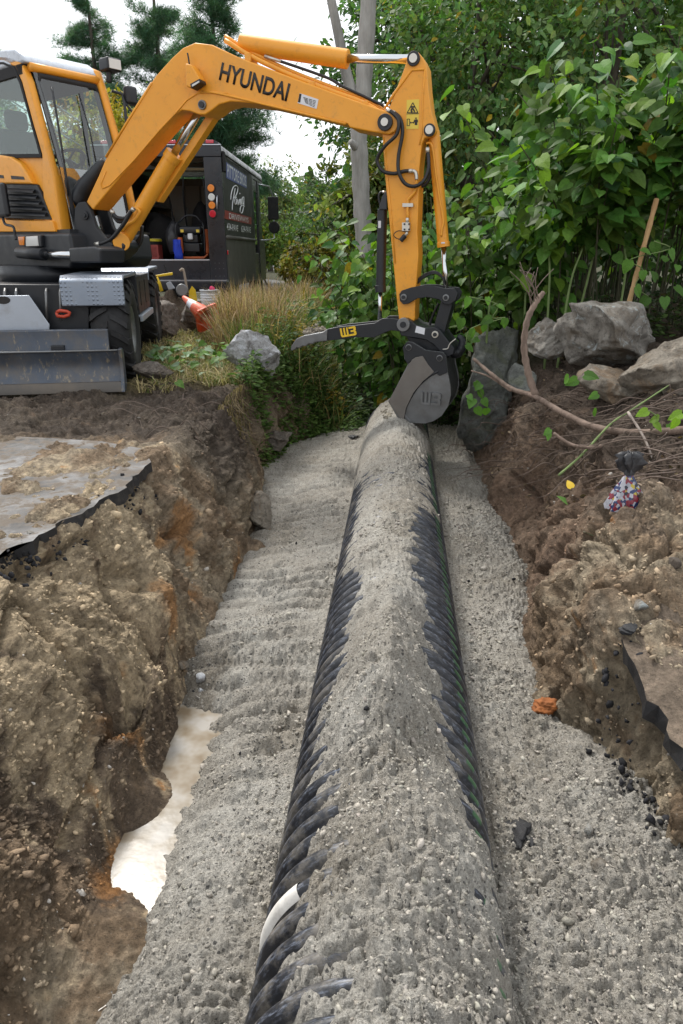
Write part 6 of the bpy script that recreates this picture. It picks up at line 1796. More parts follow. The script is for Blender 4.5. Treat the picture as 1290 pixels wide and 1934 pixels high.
# templates: broad heart-shaped leaf, small leaf, needle tuft
def T_heart():
    m = np.array([(0,0,0),(0,.45,-.02),(0,1,-.16)]); 
    s = np.array([(.20,-.09,.03),(.39,.12,.06),(.37,.42,.04),(.20,.74,-.04)])
    v = np.concatenate([m, s, s * np.array((-1, 1, 1))])
    f = [(0,3,4),(0,4,1),(1,4,5),(1,5,6),(1,6,2),(0,8,7),(0,1,8),(1,9,8),(1,10,9),(1,2,10)]
    v[:, 1] += .06
    return v, np.array(f)
def T_leaf():
    v = np.array([(0,0,0),(.26,.35,.05),(.2,.72,.0),(0,1,-.08),(-.2,.72,.0),(-.26,.35,.05)]); return v, np.array([(0,1,2),(0,2,3),(0,3,4),(0,4,5)])
def T_needle():
    v = []; f = []
    for k in range(5):
        a = (k - 2) * .42; d = np.array((math.sin(a), math.cos(a), .12 * ((k % 2) * 2 - 1))); w = np.array((.035, 0, .02))
        b = len(v); v += [-w * .6, w * .6, d * (1 - .1 * abs(k - 2))]; f.append((b, b+1, b+2))
    return np.array(v), np.array(f)
HEART, SMALL, NEED = T_heart(), T_leaf(), T_needle()
def nrmz(a): return a / np.maximum(np.linalg.norm(a, axis=-1, keepdims=True), 1e-9)
def leaf_cloud(name, pos, axis, up, size, cols, tmpl, mat, parent=None, smooth=False, wide=None):
    v, f = tmpl; n = len(pos)
    Y_ = nrmz(axis); X_ = nrmz(np.cross(Y_, up)); Z_ = np.cross(X_, Y_)
    vx = v[None, :, 0, None] * X_[:, None]; 
    if wide is not None: vx = vx * wide[:, None, None]
    P_ = pos[:, None] + size[:, None, None] * (vx + v[None, :, 1, None] * Y_[:, None] + v[None, :, 2, None] * Z_[:, None])
    F_ = f[None] + (np.arange(n) * len(v))[:, None, None]
    return np_mesh(name, P_.reshape(-1, 3), F_.reshape(-1, 3), mat, parent, smooth=smooth, colors=np.repeat(cols, len(v), 0))
def leaf_palette(r, n, base, spread=.28, yellow=.0, dark=.25):
    c = np.array(base)[None] * np.exp(r.normal(0, spread, (n, 1)))
    c[:, 0] *= np.exp(r.normal(0, .16, n)); 
    k = r.random(n) < yellow; c[k] = np.array((.34, .24, .03))[None] * r.uniform(.6, 1.2, (k.sum(), 1))
    return np.clip(c, .004, .6)
heart_me = None
def heart_mesh():
    me = bpy.data.meshes.new('leaf'); v, f = HEART
    me.from_pydata(v.tolist(), [], f.tolist()); 
    return me
def obj_leaf_material(name, col_):
    t = NT(name); oi = t.new('ShaderNodeObjectInfo')
    n = t.noise(14, 3, .6, t.coord('Object'))
    c = t.mix(oi.outputs['Random'], tuple(x * .6 for x in col_), tuple(x * 1.5 for x in col_))
    c = t.mix(1.0, c, t.mrange(n.outputs[0], .3, .7, .8, 1.25), 'MULTIPLY')
    t.set(Base_Color=c, Roughness=.55); t.b.inputs['Specular IOR Level'].default_value = .25
    tr = t.new('ShaderNodeBsdfTranslucent'); t.l.new(t.mix(1.0, c, (1.25, 1.45, .5), 'MULTIPLY'), tr.inputs[0])
    mx = t.new('ShaderNodeMixShader'); mx.inputs[0].default_value = .38
    t.l.new(t.b.outputs[0], mx.inputs[1]); t.l.new(tr.outputs[0], mx.inputs[2]); t.l.new(mx.outputs[0], t.out.inputs[0])
    return t.m
HM = []
for nm, c_ in (('bright_leaf', (.15, .26, .03)), ('mid_leaf', (.085, .185, .035)), ('deep_leaf', (.05, .125, .045))):
    me = heart_mesh(); me.materials.append(obj_leaf_material(nm, c_)); HM.append(me)
def knotweed(base, height, lean, n_st, seed, leaf, label, n_obj=45, low=.32, col_=(.045, .10, .022), per=26, group='knotweed thicket behind the trench'):
    r = np.random.default_rng(seed)
    t = empty('knotweed', base, label, 'shrub', group)
    LP = []; LA = []; st = MB()
    for k in range(n_st):
        b = np.array(base) + np.array((r.normal(0, .22), r.normal(0, .22), 0))
        b[2] = float(ground_base(b[0], b[1])[0]) - .05
        h = height * r.uniform(.72, 1.05) + base[2] - b[2]
        ln = np.array((lean[0] + r.normal(0, .28), lean[1] + r.normal(0, .28))) * height * .5
        tt = np.linspace(0, 1, 9)
        pts = np.stack([b[0] + ln[0] * tt**2.0, b[1] + ln[1] * tt**2.0, b[2] + h * (tt * 1.12 - .12 * tt**3)], 1)
        st.tube(pts.tolist(), [.009 * (1 - .7 * q) + .002 for q in tt], 5)
        m = int(per * r.uniform(.7, 1.3))
        s = low + (1 - low) * r.random(m) ** .8
        c = np.stack([np.interp(s, tt, pts[:, i]) for i in range(3)], 1)
        az = r.uniform(0, 2*np.pi, m); out = np.stack([np.cos(az), np.sin(az) - .25, np.zeros(m)], 1)
        br = r.uniform(.02, .40, m) * (1.15 - .5 * s)
        pos = c + out * br[:, None] + np.stack([0*az, 0*az, r.normal(.0, .06, m) - .15 * br], 1)
        LP.append(pos); LA.append(out * .9 + np.stack([r.normal(0, .3, m), r.normal(0, .3, m), r.normal(-.55, .3, m)], 1))
    P_ = np.concatenate(LP); A_ = nrmz(np.concatenate(LA)); n = len(P_)
    U_ = nrmz(np.stack([r.normal(0, .35, n), r.normal(-.45, .35, n), np.ones(n) * .8], 1))
    S_ = leaf * r.uniform(.6, 1.25, n)
    # stems
    st.build('stems', M_KSTEM, t)['kind'] = 'stuff'
    # leaves that stand out on the near side become single parts
    score = -P_[:, 1] + .5 * P_[:, 2] + r.normal(0, .12, n)
    order = np.argsort(-score); top_ = order[:n_obj]; rest = order[n_obj:]
    Y_ = A_[top_]; X_ = nrmz(np.cross(Y_, U_[top_])); Z_ = np.cross(X_, Y_)
    for j, i in enumerate(top_):
        q = r.random()
        o = bpy.data.objects.new('leaf', HM[0 if q < .45 else (1 if q < .8 else 2)]); COL.objects.link(o); o.parent = t
        s = S_[i]
        o.matrix_parent_inverse = Matrix.Translation(-t.location)
        o.matrix_basis = Matrix(((X_[j,0]*s, Y_[j,0]*s, Z_[j,0]*s, P_[i,0]), (X_[j,1]*s, Y_[j,1]*s, Z_[j,1]*s, P_[i,1]), (X_[j,2]*s, Y_[j,2]*s, Z_[j,2]*s, P_[i,2]), (0,0,0,1)))
    fo = leaf_cloud('foliage', P_[rest], A_[rest], U_[rest], S_[rest], leaf_palette(r, len(rest), col_, .33, .012), HEART, M_LEAF, t); fo['kind'] = 'stuff'
    return t
def gz0(x_, y_): return float(ground_base(np.array([x_]), np.array([y_]))[0][0])
KN = [  # x, y, height, lean, stems, seed, leaf, n_obj, low, per, label
 (1.95, 7.6, 1.75, (-.45, -.35), 15, 1, .150, 90, .36, 50, 'knotweed clump with arching bright leaves directly right of the bucket cylinder'),
 (2.55, 7.3, 2.15, (-.25, -.6), 16, 2, .158, 90, .52, 54, 'tall knotweed clump above the small bluish rock'),
 (3.2, 7.2, 2.35, (-.1, -.7), 17, 3, .160, 90, .56, 56, 'tall dark knotweed clump above the large grey boulder'),
 (4.0, 7.3, 2.4, (.1, -.7), 16, 4, .160, 90, .55, 54, 'knotweed clump at the right edge above the wooden pole'),
 (2.4, 8.5, 2.45, (-.3, -.3), 16, 5, .15, 50, .36, 50, 'taller knotweed rising behind the bright arching clump'),
 (3.2, 8.7, 2.75, (-.1, -.35), 16, 6, .15, 50, .36, 52, 'highest knotweed crown behind the boulders'),
 (4.3, 8.8, 2.8, (.1, -.35), 16, 7, .15, 45, .36, 52, 'rear knotweed clump in the upper right corner'),
 (1.55, 9.1, 1.9, (-.2, -.35), 15, 8, .14, 60, .2, 46, 'knotweed clump directly behind the excavator stick'),
 (1.15, 9.9, 1.95, (-.2, -.3), 14, 9, .135, 60, .2, 46, 'knotweed clump left behind the stick with tips against the trees'),
 (.65, 9.5, 1.55, (-.35, -.45), 16, 10, .138, 90, .18, 48, 'low knotweed clump just left of the black thumb cylinder'),
 (.30, 10.2, 1.15, (-.25, -.3), 13, 11, .13, 70, .18, 44, 'lowest knotweed clump spilling over the weeds beside the ravine'),
 (.95, 8.8, 1.15, (-.2, -.5), 13, 12, .13, 60, .2, 40, 'shaded knotweed clump over the dark stream hole'),
 (5.1, 7.2, 2.25, (-.1, -.5), 13, 13, .13, 30, .45, 32, 'knotweed clump beyond the right edge over the tan slab'),
 (2.2, 9.8, 1.7, (0, -.1), 16, 14, .12, 10, .03, 40, 'shade-coloured low knotweed deep behind the tall dark rock'),
 (3.0, 10.0, 1.8, (0, -.1), 16, 15, .12, 10, .03, 40, 'shade-coloured low knotweed deep behind the large grey boulder'),
 (3.9, 10.0, 1.8, (0, -.1), 16, 16, .12, 10, .03, 40, 'shade-coloured low knotweed deep behind the wooden pole'),
 (4.9, 10.0, 1.8, (0, -.1), 16, 17, .12, 10, .03, 40, 'shade-coloured low knotweed deep behind the right picture edge'),
]
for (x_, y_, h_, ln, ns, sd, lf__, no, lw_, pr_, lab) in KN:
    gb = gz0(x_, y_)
    knotweed((x_, y_, gb), h_ - min(gb, 0), ln, ns, sd, lf__, lab, no, low=lw_, per=pr_, col_=((.03, .06, .018) if sd > 13 else (.075, .15, .028)))  # rear clumps: shade under the canopy painted into darker leaves
# bare canes in the open understorey
r = np.random.default_rng(77)
for k, (a, b_, c_, d_, y_) in enumerate([(1032,432,1037,612,6.7),(1100,470,1062,610,6.6),(1128,330,1085,560,6.8),(1012,470,1000,600,7.0),(1180,470,1172,560,6.6),(1075,480,1068,590,7.1),(930,560,920,640,6.9)]):
    p0 = at_y(c_, d_, y_); p1 = at_y(a, b_, y_ + .15); mid = (p0 + p1) / 2 + np.array((r.normal(0, .04), 0, 0))
    p0[2] = min(p0[2], gz0(p0[0], p0[1]))
    m = MB(); m.tube(crom([p0, mid, p1], 5), .013, 7, r_end=.008); o = m.build('bare_cane', M_STEM)
    tag(o, 'pale green bare cane ' + ('straight up from the left end of the small bluish rock', 'slanting just right of the small bluish rock', 'long and slanting over the left end of the large boulder', 'upright behind the dead twigs', 'upright over the top of the large boulder', 'short between the two slanting canes', 'short above the tall dark rock')[k], 'cane', 'bare canes under the knotweed')

def tree(name, base, h, crown_c, crown_r, n_cl, per, leaf, col_, label, seed, trunk_r=.16, tmpl=None, group=None, cat='tree', droop=0.0, yellow=.02, clump=.42, bark=None, flat=.55, trunk=True):
    r = np.random.default_rng(seed); tmpl = tmpl or SMALL
    t = empty(name, base, label, cat, group)
    cc = np.array(crown_c); rr = np.array(crown_r)
    d = nrmz(r.normal(0, 1, (n_cl, 3))); rad = r.uniform(.35, 1.0, (n_cl, 1)) ** .6
    C_ = cc + d * rad * rr * (1 + .18 * r.normal(0, 1, (n_cl, 1)))
    sizes = clump * rr.mean() * r.uniform(.5, 1.1, n_cl)
    m = np.repeat(np.arange(n_cl), per)
    off = r.normal(0, 1, (len(m), 3)) * np.array((1, 1, flat)) * sizes[m][:, None] * .55
    P_ = C_[m] + off
    if droop: P_[:, 2] -= droop * np.abs(r.normal(0, 1, len(m))) 
    out = nrmz(P_ - cc)
    A_ = nrmz(out * .6 + r.normal(0, .6, P_.shape) + np.array((0, 0, -.35 - droop)))
    U_ = nrmz(out * .5 + r.normal(0, .45, P_.shape) + np.array((0, -.2, .8)))
    tint = np.exp(r.normal(0, .28, n_cl))[m][:, None]
    cols = leaf_palette(r, len(m), col_, .22, yellow) * tint
    cr = leaf_cloud('crown', P_, A_, U_, leaf * r.uniform(.6, 1.3, len(m)), np.clip(cols, .004, .6), tmpl, M_LEAF, t); cr['kind'] = 'stuff'
    if trunk:
        b = np.array(base, float); top_ = cc + np.array((0, 0, rr[2] * .55))
        pts = [b, b * .65 + cc * .35 + r.normal(0, .12, 3) * np.array((1, 1, 0)), cc, top_]
        pts = crom(pts, 5); n_ = len(pts)
        mb_ = MB(); mb_.tube(pts, [trunk_r * (1 - .85 * i / (n_ - 1)) for i in range(n_)], 8)
        for k in range(9):
            i = r.integers(n_ // 3, n_ - 2); e = C_[r.integers(0, n_cl)]
            p0 = np.array(pts[i]); mid = p0 * .5 + e * .5 + np.array((0, 0, .15))
            mb_.tube(crom([p0, mid, e], 4), trunk_r * .35, 5, r_end=.012)
        tk = mb_.build('trunk', bark or M_BARK, t); tk['kind'] = 'stuff'
    return t
G1, G2, G3 = (.075, .15, .045), (.11, .185, .065), (.05, .11, .04)
tree('maple_tree', (1.7, 20, 0), 8, (1.75, 20, 5.2), (2.2, 2.2, 3.0), 90, 70, .17, (.06, .125, .045), 'leafy maple tree whose branches reach left across the white sky', 101, .2, clump=.28)
BT = [((2.6,15.5,0),(2.6,15.5,4.6),(1.9,1.8,2.6),G2,'light green tree behind the excavator stick'), ((5.0,14.5,0),(5.0,14.5,4.8),(2.2,2.0,2.7),G2,'bright tree above the knotweed right of the stick'),
      ((7.6,15.5,0),(7.6,15.5,5.0),(2.4,2.2,3.0),G1,'dark green tree in the upper right corner'), ((3.6,19,0),(3.6,19,6.5),(2.6,2.4,3.6),G1,'tall green tree rising behind the dead trunk'),
      ((6.4,19,0),(6.4,19,7),(2.8,2.6,3.8),G3,'tall shaded tree deep in the wood on the right'), ((9.5,18,0),(9.5,18,6),(2.8,2.6,3.5),G3,'shaded tree at the far right behind the thicket'), ((11.5,22,0),(11.5,22,6),(3.2,2.6,4.5),G3,'outermost dark tree beyond the right edge'), ((5.0,26,0),(5.0,26,7.5),(4.0,2.5,6.0),G3,'tall dim tree filling the wood behind the stick'), ((11,27,0),(11,27,7.5),(4.5,2.5,6.0),G3,'tall dim tree filling the wood at far right'), ((1.2,15.0,0),(1.1,15.0,2.2),(1.2,1.0,1.2),(.10,.13,.03),'yellowish green sapling below the maple')]
for k, (b_, c_, rr_, cl_, lab) in enumerate(BT):
    tree('forest_tree', b_, 8, c_, rr_, 100 if b_[1] < 24 else 190, 75, .15 if b_[1] < 24 else .26, cl_, lab, 110 + k, .15, group='wood on the right', clump=.30)
# dead standing trunk
def snag():
    y_ = 12.5
    t = empty('dead_tree', at_y(690, 470, y_) * np.array((1, 1, 0)), 'bare grey dead tree trunk with a broken side stem behind the boom', 'tree')
    P_ = [at_y(a, b_, y_) for a, b_ in [(690,500),(684,400),(680,320),(678,250),(686,170),(690,105),(697,-20),(702,-200)]]
    m = MB(); c = crom(P_, 5); n_ = len(c); m.tube(c, [.15 * (1 - .18 * i / n_) * (1 + .06 * math.sin(i * 1.7)) for i in range(n_)], 12); m.build('trunk', M_SNAG, t)
    m = MB(); c = crom([at_y(a, b_, y_) for a, b_ in [(680,240),(664,175),(652,130),(640,70),(622,-20),(600,-160)]], 4); m.tube(c, .10, 10, r_end=.06); m.build('side_stem', M_SNAG, t)
    m = MB(); m.tube([at_y(676,285,y_-.05), at_y(668,272,y_-.12), at_y(662,268,y_-.18)], [.08,.06,.045], 8); m.build('broken_stub', M_SNAG, t)
snag()
# trees on the left behind the machines and along the road
AU = [((-8.2,27,0),(-8.2,27,4.2),(1.5,1.5,2.6),(.30,.25,.035),'golden yellow tree seen between cab and boom'), ((-10.2,28,0),(-10.2,28,3.8),(1.9,1.6,2.6),(.26,.13,.03),'orange tinted tree seen through the cab windscreen'),
      ((-7.6,31,0),(-7.6,31,4.2),(1.9,1.6,2.5),(.16,.19,.04),'yellow green tree beside the boom above the van roof'), ((-12.6,28,0),(-12.6,28,4.2),(2.2,1.8,3.0),G2,'green tree behind the cab'), ((-15.5,29,0),(-15.5,29,4.5),(2.4,1.8,3.2),G3,'dark tree at the far left behind the cab'), ((-5.9,33,0),(-5.9,33,3.2),(1.7,1.5,2.2),(.12,.16,.04),'olive tree low behind the van roof'), ((-18.5,30,0),(-18.5,30,5),(2.6,2,3.6),G1,'leafy tree beyond the left edge')]
for k, (b_, c_, rr_, cl_, lab) in enumerate(AU):
    tree('autumn_tree', b_, 8, c_, rr_, 60, 60, .19, cl_, lab, 140 + k, .14, group='autumn trees beyond the van', clump=.32, yellow=.05)
def pine(base, h, rad, label, seed, low=.15, ncl=26):
    r = np.random.default_rng(seed); t = empty('pine_tree', base, label, 'tree', 'white pines along the road')
    b = np.array(base, float); m = MB(); m.tube([b, b + (0, 0, h * .5), b + (0, 0, h)], [.22, .15, .03], 8)
    P_ = []; A_ = []
    for k in range(ncl):
        z_ = h * (low + (1 - low) * np.clip((k + r.normal(0, .8)) / ncl, 0, .99)); L_ = rad * (1 - (k / ncl) ** 1.3) * r.uniform(.7, 1.15) + .3
        for j in range(r.integers(3, 6)):
            az = r.uniform(0, 2*np.pi); d = np.array((math.cos(az), math.sin(az), r.uniform(-.1, .25))); L_ = L_ * r.uniform(.75, 1.2)
            p0 = b + (0, 0, z_); p1 = p0 + d * L_ + np.array((0, 0, r.uniform(-.1, .25)))
            m.tube([p0, p1], .03, 4, r_end=.008)
            n_ = int(110 * L_); s = r.uniform(.25, 1.05, n_)
            pos = p0 + (p1 - p0) * s[:, None] + r.normal(0, 1, (n_, 3)) * np.array((.26, .26, .17)) * (.4 + L_ * .25)
            P_.append(pos); A_.append(d[None] * .8 + r.normal(0, .5, (n_, 3)) + np.array((0, 0, .25)))
    P_ = np.concatenate(P_); A_ = nrmz(np.concatenate(A_)); n_ = len(P_)
    U_ = nrmz(r.normal(0, .6, (n_, 3)) + np.array((0, -.4, .6)))
    cr = leaf_cloud('crown', P_, A_, U_, r.uniform(.22, .42, n_), leaf_palette(r, n_, (.075, .15, .095), .3), NEED, M_LEAF, t, wide=np.full(n_, 1.8)); cr['kind'] = 'stuff'
    m.build('trunk', M_BARK, t)['kind'] = 'stuff'
pine((-13.0, 42, 0), 15.5, 2.4, 'tall pine left of the gap of sky above the cab lamp', 161, .35); pine((-9.6, 42, 0), 16.5, 2.3, 'tall pine partly hidden behind the boom bend', 162, .35)
pine((-4.6, 29, 0), 10.5, 2.0, 'dense pine with long boughs just above the van roof', 163, .3, 32); pine((-19, 40, 0), 13, 2.6, 'pine at the upper left beyond the cab roof', 164, .3)
# weeping tree and the far wood
tree('weeping_tree', (-4.6, 47, 0), 8, (-4.4, 47, 4.0), (2.0, 1.6, 2.4), 70, 80, .20, (.16, .21, .085), 'pale green weeping tree at the end of the road', 171, .2, droop=.55, clump=.26)
r = np.random.default_rng(181); P_ = []; CC_ = []
for k in range(150):
    x_ = r.uniform(-75, 75); y_ = r.uniform(70, 115); hh = r.uniform(7, 11)
    if abs(x_ / y_ + .06) < .09: hh *= .82
    n_ = 150; q = r.normal(0, 1, (n_, 3)); q = nrmz(q) * r.random((n_, 1)) ** .4
    P_.append(np.array((x_, y_, hh * .55 + 1.0)) + q * np.array((3.2, 2.5, hh * .52))); CC_.append(np.tile(np.array((.055, .105, .045)) * r.uniform(.6, 1.5) * np.array((r.uniform(.8, 1.5), 1, 1)), (n_, 1)))
P_ = np.concatenate(P_); CC_ = np.concatenate(CC_); n_ = len(P_)
A_ = nrmz(r.normal(0, 1, (n_, 3))); U_ = nrmz(r.normal(0, .6, (n_, 3)) + np.array((0, -.6, .6)))
o = leaf_cloud('far_woods', P_, A_, U_, r.uniform(.9, 1.6, n_), np.clip(CC_ * np.exp(r.normal(0, .25, (n_, 1))), .01, .5), SMALL, M_LEAF, wide=np.full(n_, 1.5)); tag(o, 'distant mixed woodland closing the view along the road', 'woods', kind='stuff')
# roadside shrubs beyond the van
for k, (a, b_, y_, w_, h_, cl_, lab) in enumerate([(512,470,24,1.0,.7,(.11,.16,.035),'bright roadside shrub just past the van mirror'), (560,462,30,1.8,.9,(.08,.13,.04),'roadside shrub below the utility pole'), (640,440,20,1.4,1.2,(.07,.12,.05),'shrub under the maple left of the dead trunk'), (600,500,15,.8,.45,(.16,.15,.03),'low yellowing shrub in the verge'), (655,480,17,1.2,.7,(.09,.14,.04),'green shrub in front of the far slope'), (590,440,42,2.4,2.0,(.07,.12,.045),'dark shrub bank at the far bend of the road'), (505,445,60,2.5,2.6,(.12,.16,.05),'tall pale shrub by the far road'),(655,420,38,2.8,3.2,(.05,.09,.035),'dense evergreen thicket at the far right of the road')]):
    c = at_y(a, b_, y_); tree('roadside_shrub', (c[0], y_, 0), 2, (c[0], y_, max(.5, c[2])), (w_, w_ * .8, h_), 40, 60, .055 + .0035 * y_, cl_, lab, 190 + k, .04, group='roadside shrubs', cat='shrub', clump=.34, yellow=.04)
# utility pole and wires
pp_ = at_y(567, 470, 55)
t = empty('utility_pole', (pp_[0], 55, 0), 'thin grey utility pole with a crossarm far down the road', 'pole')
tp = at_y(563, 392, 55)
m = MB(); m.cyl((pp_[0], 55, 0), (pp_[0], 55, tp[2]), .17, .12, n=10); m.build('pole', plain('grey_wood', (.34, .33, .33), .9), t)
m = MB(); m.box((-1.1, -.06, -.07), (1.1, .06, .07), lambda x_, y_, z_: (pp_[0] + x_, 54.8 + y_, tp[2] - .35 + z_)); m.build('crossarm', plain('grey_wood2', (.4, .39, .39), .9), t)
M_WIRE = plain('wire_grey', (.42, .44, .46), .5)
for k, dz_ in enumerate((-.3, -1.0, -1.6, -2.3)):
    a = np.array((pp_[0], 55, tp[2] + dz_)); b_ = np.array((-9.5 - k * .2, 20, 6.6 + dz_ * .9)); e = np.array((3.5, 95, tp[2] + 1.2 + dz_))
    m = MB(); pts = [a * (1 - s) + b_ * s - np.array((0, 0, 1.5 * 4 * s * (1 - s))) for s in np.linspace(0, 1, 20)]; m.tube(pts, .022, 4)
    o = m.build('overhead_wire', M_WIRE); tag(o, ('topmost', 'second highest', 'third highest', 'lowest')[k] + ' grey overhead wire sagging from the utility pole towards the van', 'wire', 'overhead wires')

# ================================================================ GRASS AND WEEDS
def blades(name, P_, H_, cols, seed, label, width=.006, bend=.5, mat=None, kind='stuff', cat='grass'):
    r = np.random.default_rng(seed); n_ = len(P_)
    az = r.uniform(0, 2*np.pi, n_); d = np.stack([np.cos(az), np.sin(az), 0*az], 1); w = np.stack([-np.sin(az + r.uniform(-1, 1, n_)), np.cos(az), 0*az], 1)
    bd = bend * r.uniform(.1, 1.3, n_)
    W_ = width * r.uniform(.6, 1.4, n_)
    lv = []
    for s, ww in ((0, 1.0), (.4, .85), (.75, .55)):
        c = P_ + d * (bd * H_ * s**2)[:, None] + np.stack([0*az, 0*az, H_ * (s - .35 * bd * s**2)], 1)
        lv += [c - w * (W_ * ww)[:, None], c + w * (W_ * ww)[:, None]]
    lv.append(P_ + d * (bd * H_)[:, None] + np.stack([0*az, 0*az, H_ * (1 - .45 * bd)], 1))
    V_ = np.stack(lv, 1); b = (np.arange(n_) * 7)[:, None, None]
    F_ = np.array([(0,1,3),(0,3,2),(2,3,5),(2,5,4),(4,5,6)])[None] + b
    o = np_mesh(name, V_.reshape(-1, 3), F_.reshape(-1, 3), mat or M_GRASS, smooth=False, colors=np.repeat(cols, 7, 0))
    return tag(o, label, cat, kind=kind)
def zone(r, n, xf, y0, y1, pw=1.0):
    y_ = y0 + (y1 - y0) * r.random(n) ** pw; x0, x1 = xf(y_); x_ = x0 + (x1 - x0) * r.random(n)
    z_ = ground_base(x_, y_)[0]
    return np.stack([x_, y_, z_ - .01], 1)
def colmix(r, n, cs, ws): 
    k = r.choice(len(cs), n, p=np.array(ws) / sum(ws)); return np.clip(np.array(cs)[k] * np.exp(r.normal(0, .22, (n, 1))), .005, .7)
r = np.random.default_rng(301)
TANS = [(.36,.25,.17), (.27,.185,.12), (.42,.33,.24), (.11,.14,.045)]
P_ = zone(r, 13000, lambda y_: (np.interp(y_, [8.6, 11, 14.5], [-1.55, -1.9, -1.75]), np.interp(y_, [8.6, 11, 14.5], [-.75, -.75, -.3])), 8.6, 14.5, .8)
k = fbm(P_[:, 0], P_[:, 1], .5, 3, 9) > -.25; P_ = P_[k]
blades('dry_grass', P_, .62 * rng.uniform(.35, 1.3, len(P_)) * (1 + .45 * fbm(P_[:, 0], P_[:, 1], .4, 2, 77)), colmix(r, len(P_), TANS, (5, 4, 3, 1)), 31, 'tall dry tan grass along the verge right of the cone', .007, .55)
P_ = zone(r, 9000, lambda y_: (np.interp(y_, [7.0, 8, 12], [-1.5, -1.35, -.95]), np.interp(y_, [7.0, 8, 12], [-.3, .0, .3])), 8.1, 13, .9)
blades('green_weeds', P_, .52 * rng.uniform(.4, 1.3, len(P_)), colmix(r, len(P_), [(.10,.145,.035), (.07,.12,.03), (.20,.19,.07), (.28,.21,.11)], (4, 4, 2, 2)), 32, 'mixed green and brown weeds on the slope left of the thumb', .008, .7)
P_ = zone(r, 11000, lambda y_: (np.interp(y_, [6.4, 7, 9, 11], [-1.9, -2.1, -2.7, -2.9]), np.interp(y_, [6.4, 7, 9, 11], [-.95, -.9, -.75, -.8])), 6.35, 11.2)
k = fbm(P_[:, 0], P_[:, 1], .35, 3, 19) > -.3 + .5 * sstep(7.0, 6.4, P_[:, 1]); P_ = P_[k]
blades('short_grass', P_, .12 * rng.uniform(.4, 1.8, len(P_)), colmix(r, len(P_), [(.34,.28,.15), (.26,.20,.11), (.13,.16,.05), (.40,.34,.20)], (4, 3, 3, 2)), 33, 'short trampled grass and straw beside the excavator tyres', .005, 1.4)
# roots and turf hanging over the left bank edge
P_ = zone(r, 2600, lambda y_: (np.interp(y_, LRy, LRx) - .05, np.interp(y_, LRy, LRx) + .22), 5.6, 9.0); P_[:, 2] += .03
hb_ = blades('hanging_turf', P_, -.20 * rng.uniform(.2, 1.3, len(P_)), colmix(r, len(P_), [(.20,.15,.09), (.12,.09,.06), (.26,.2,.12), (.12,.15,.04)], (4, 4, 2, 1)), 34, 'straw and fine roots hanging over the left bank edge', .004, 1.0)
# leafy low weeds (many small leaves)
def weeds(name, P_, H_, per, leaf, cols, seed, label):
    r = np.random.default_rng(seed); m = np.repeat(np.arange(len(P_)), per)
    s = r.random(len(m)); az = r.uniform(0, 2*np.pi, len(m)); d = np.stack([np.cos(az), np.sin(az), 0*az], 1)
    pos = P_[m] + np.stack([0*s, 0*s, H_[m] * s], 1) + d * (.10 * (1.1 - s) * r.random(len(m)))[:, None]
    A_ = nrmz(d + np.array((0, 0, .1)) + r.normal(0, .25, pos.shape)); U_ = nrmz(r.normal(0, .3, pos.shape) + np.array((0, -.3, 1)))
    o = leaf_cloud(name, pos, A_, U_, leaf * r.uniform(.5, 1.3, len(m)), np.clip(np.array(cols)[r.integers(0, len(cols), len(P_))][m] * np.exp(r.normal(0, .25, (len(m), 1))), .005, .6), SMALL, M_LEAF)
    return tag(o, label, 'weeds', kind='stuff')
P_ = zone(r, 900, lambda y_: (np.interp(y_, [7.4, 9, 14], [-1.0, -1.1, -.9]), np.interp(y_, [7.4, 9, 14], [-.2, .15, .5])), 8.2, 14)
weeds('leafy_weeds', P_, rng.uniform(.15, .6, len(P_)), 26, .06, [(.085,.15,.035), (.06,.11,.03), (.15,.18,.05), (.28,.20,.03)], 41, 'leafy green weeds with yellow patches beside the ravine')
P_ = np.concatenate([zone(r, 260, lambda y_: (np.interp(y_, LRy, LRx) - .05, np.interp(y_, LFy, LFx) + .05), 6.7, 8.6), zone(r, 420, lambda y_: (np.interp(y_, LRy, LRx) + .1, np.interp(y_, LRy, LRx) + .9), 7.9, 9.4)])
weeds('bank_weeds', P_, rng.uniform(.08, .3, len(P_)), 22, .055, [(.10,.16,.04), (.07,.13,.03)], 42, 'small green weeds on the bank below the pale boulder')
P_ = zone(r, 240, lambda y_: (np.interp(y_, [8, 12], [-.5, -.6]), np.interp(y_, [8, 12], [1.7, 1.8])), 8.4, 11.5)
weeds('ravine_undergrowth', P_, rng.uniform(.2, .6, len(P_)), 26, .07, [(.035,.07,.02), (.05,.09,.025)], 43, 'dark undergrowth in the ravine behind the bucket')
P_ = zone(r, 380, lambda y_: (np.interp(y_, RRy, RRx) + .15, np.interp(y_, RRy, RRx) + 3.2), 6.3, 9)
weeds('thicket_undergrowth', P_, rng.uniform(.1, .5, len(P_)), 14, .07, [(.03,.055,.018), (.045,.075,.02), (.06,.045,.03)], 44, 'sparse dark undergrowth below the knotweed')
P_ = zone(r, 5200, lambda y_: (np.interp(y_, [9, 30], [-1.4, -.6]), np.interp(y_, [9, 30], [1.0, 4.0])), 12.5, 32)
blades('verge_grass', P_, .7 * rng.uniform(.4, 1.3, len(P_)), colmix(r, len(P_), [(.12,.16,.04), (.09,.13,.035), (.24,.2,.09), (.3,.2,.03)], (4, 4, 2, 1)), 36, 'rank roadside grass beyond the ravine', .014, .7)
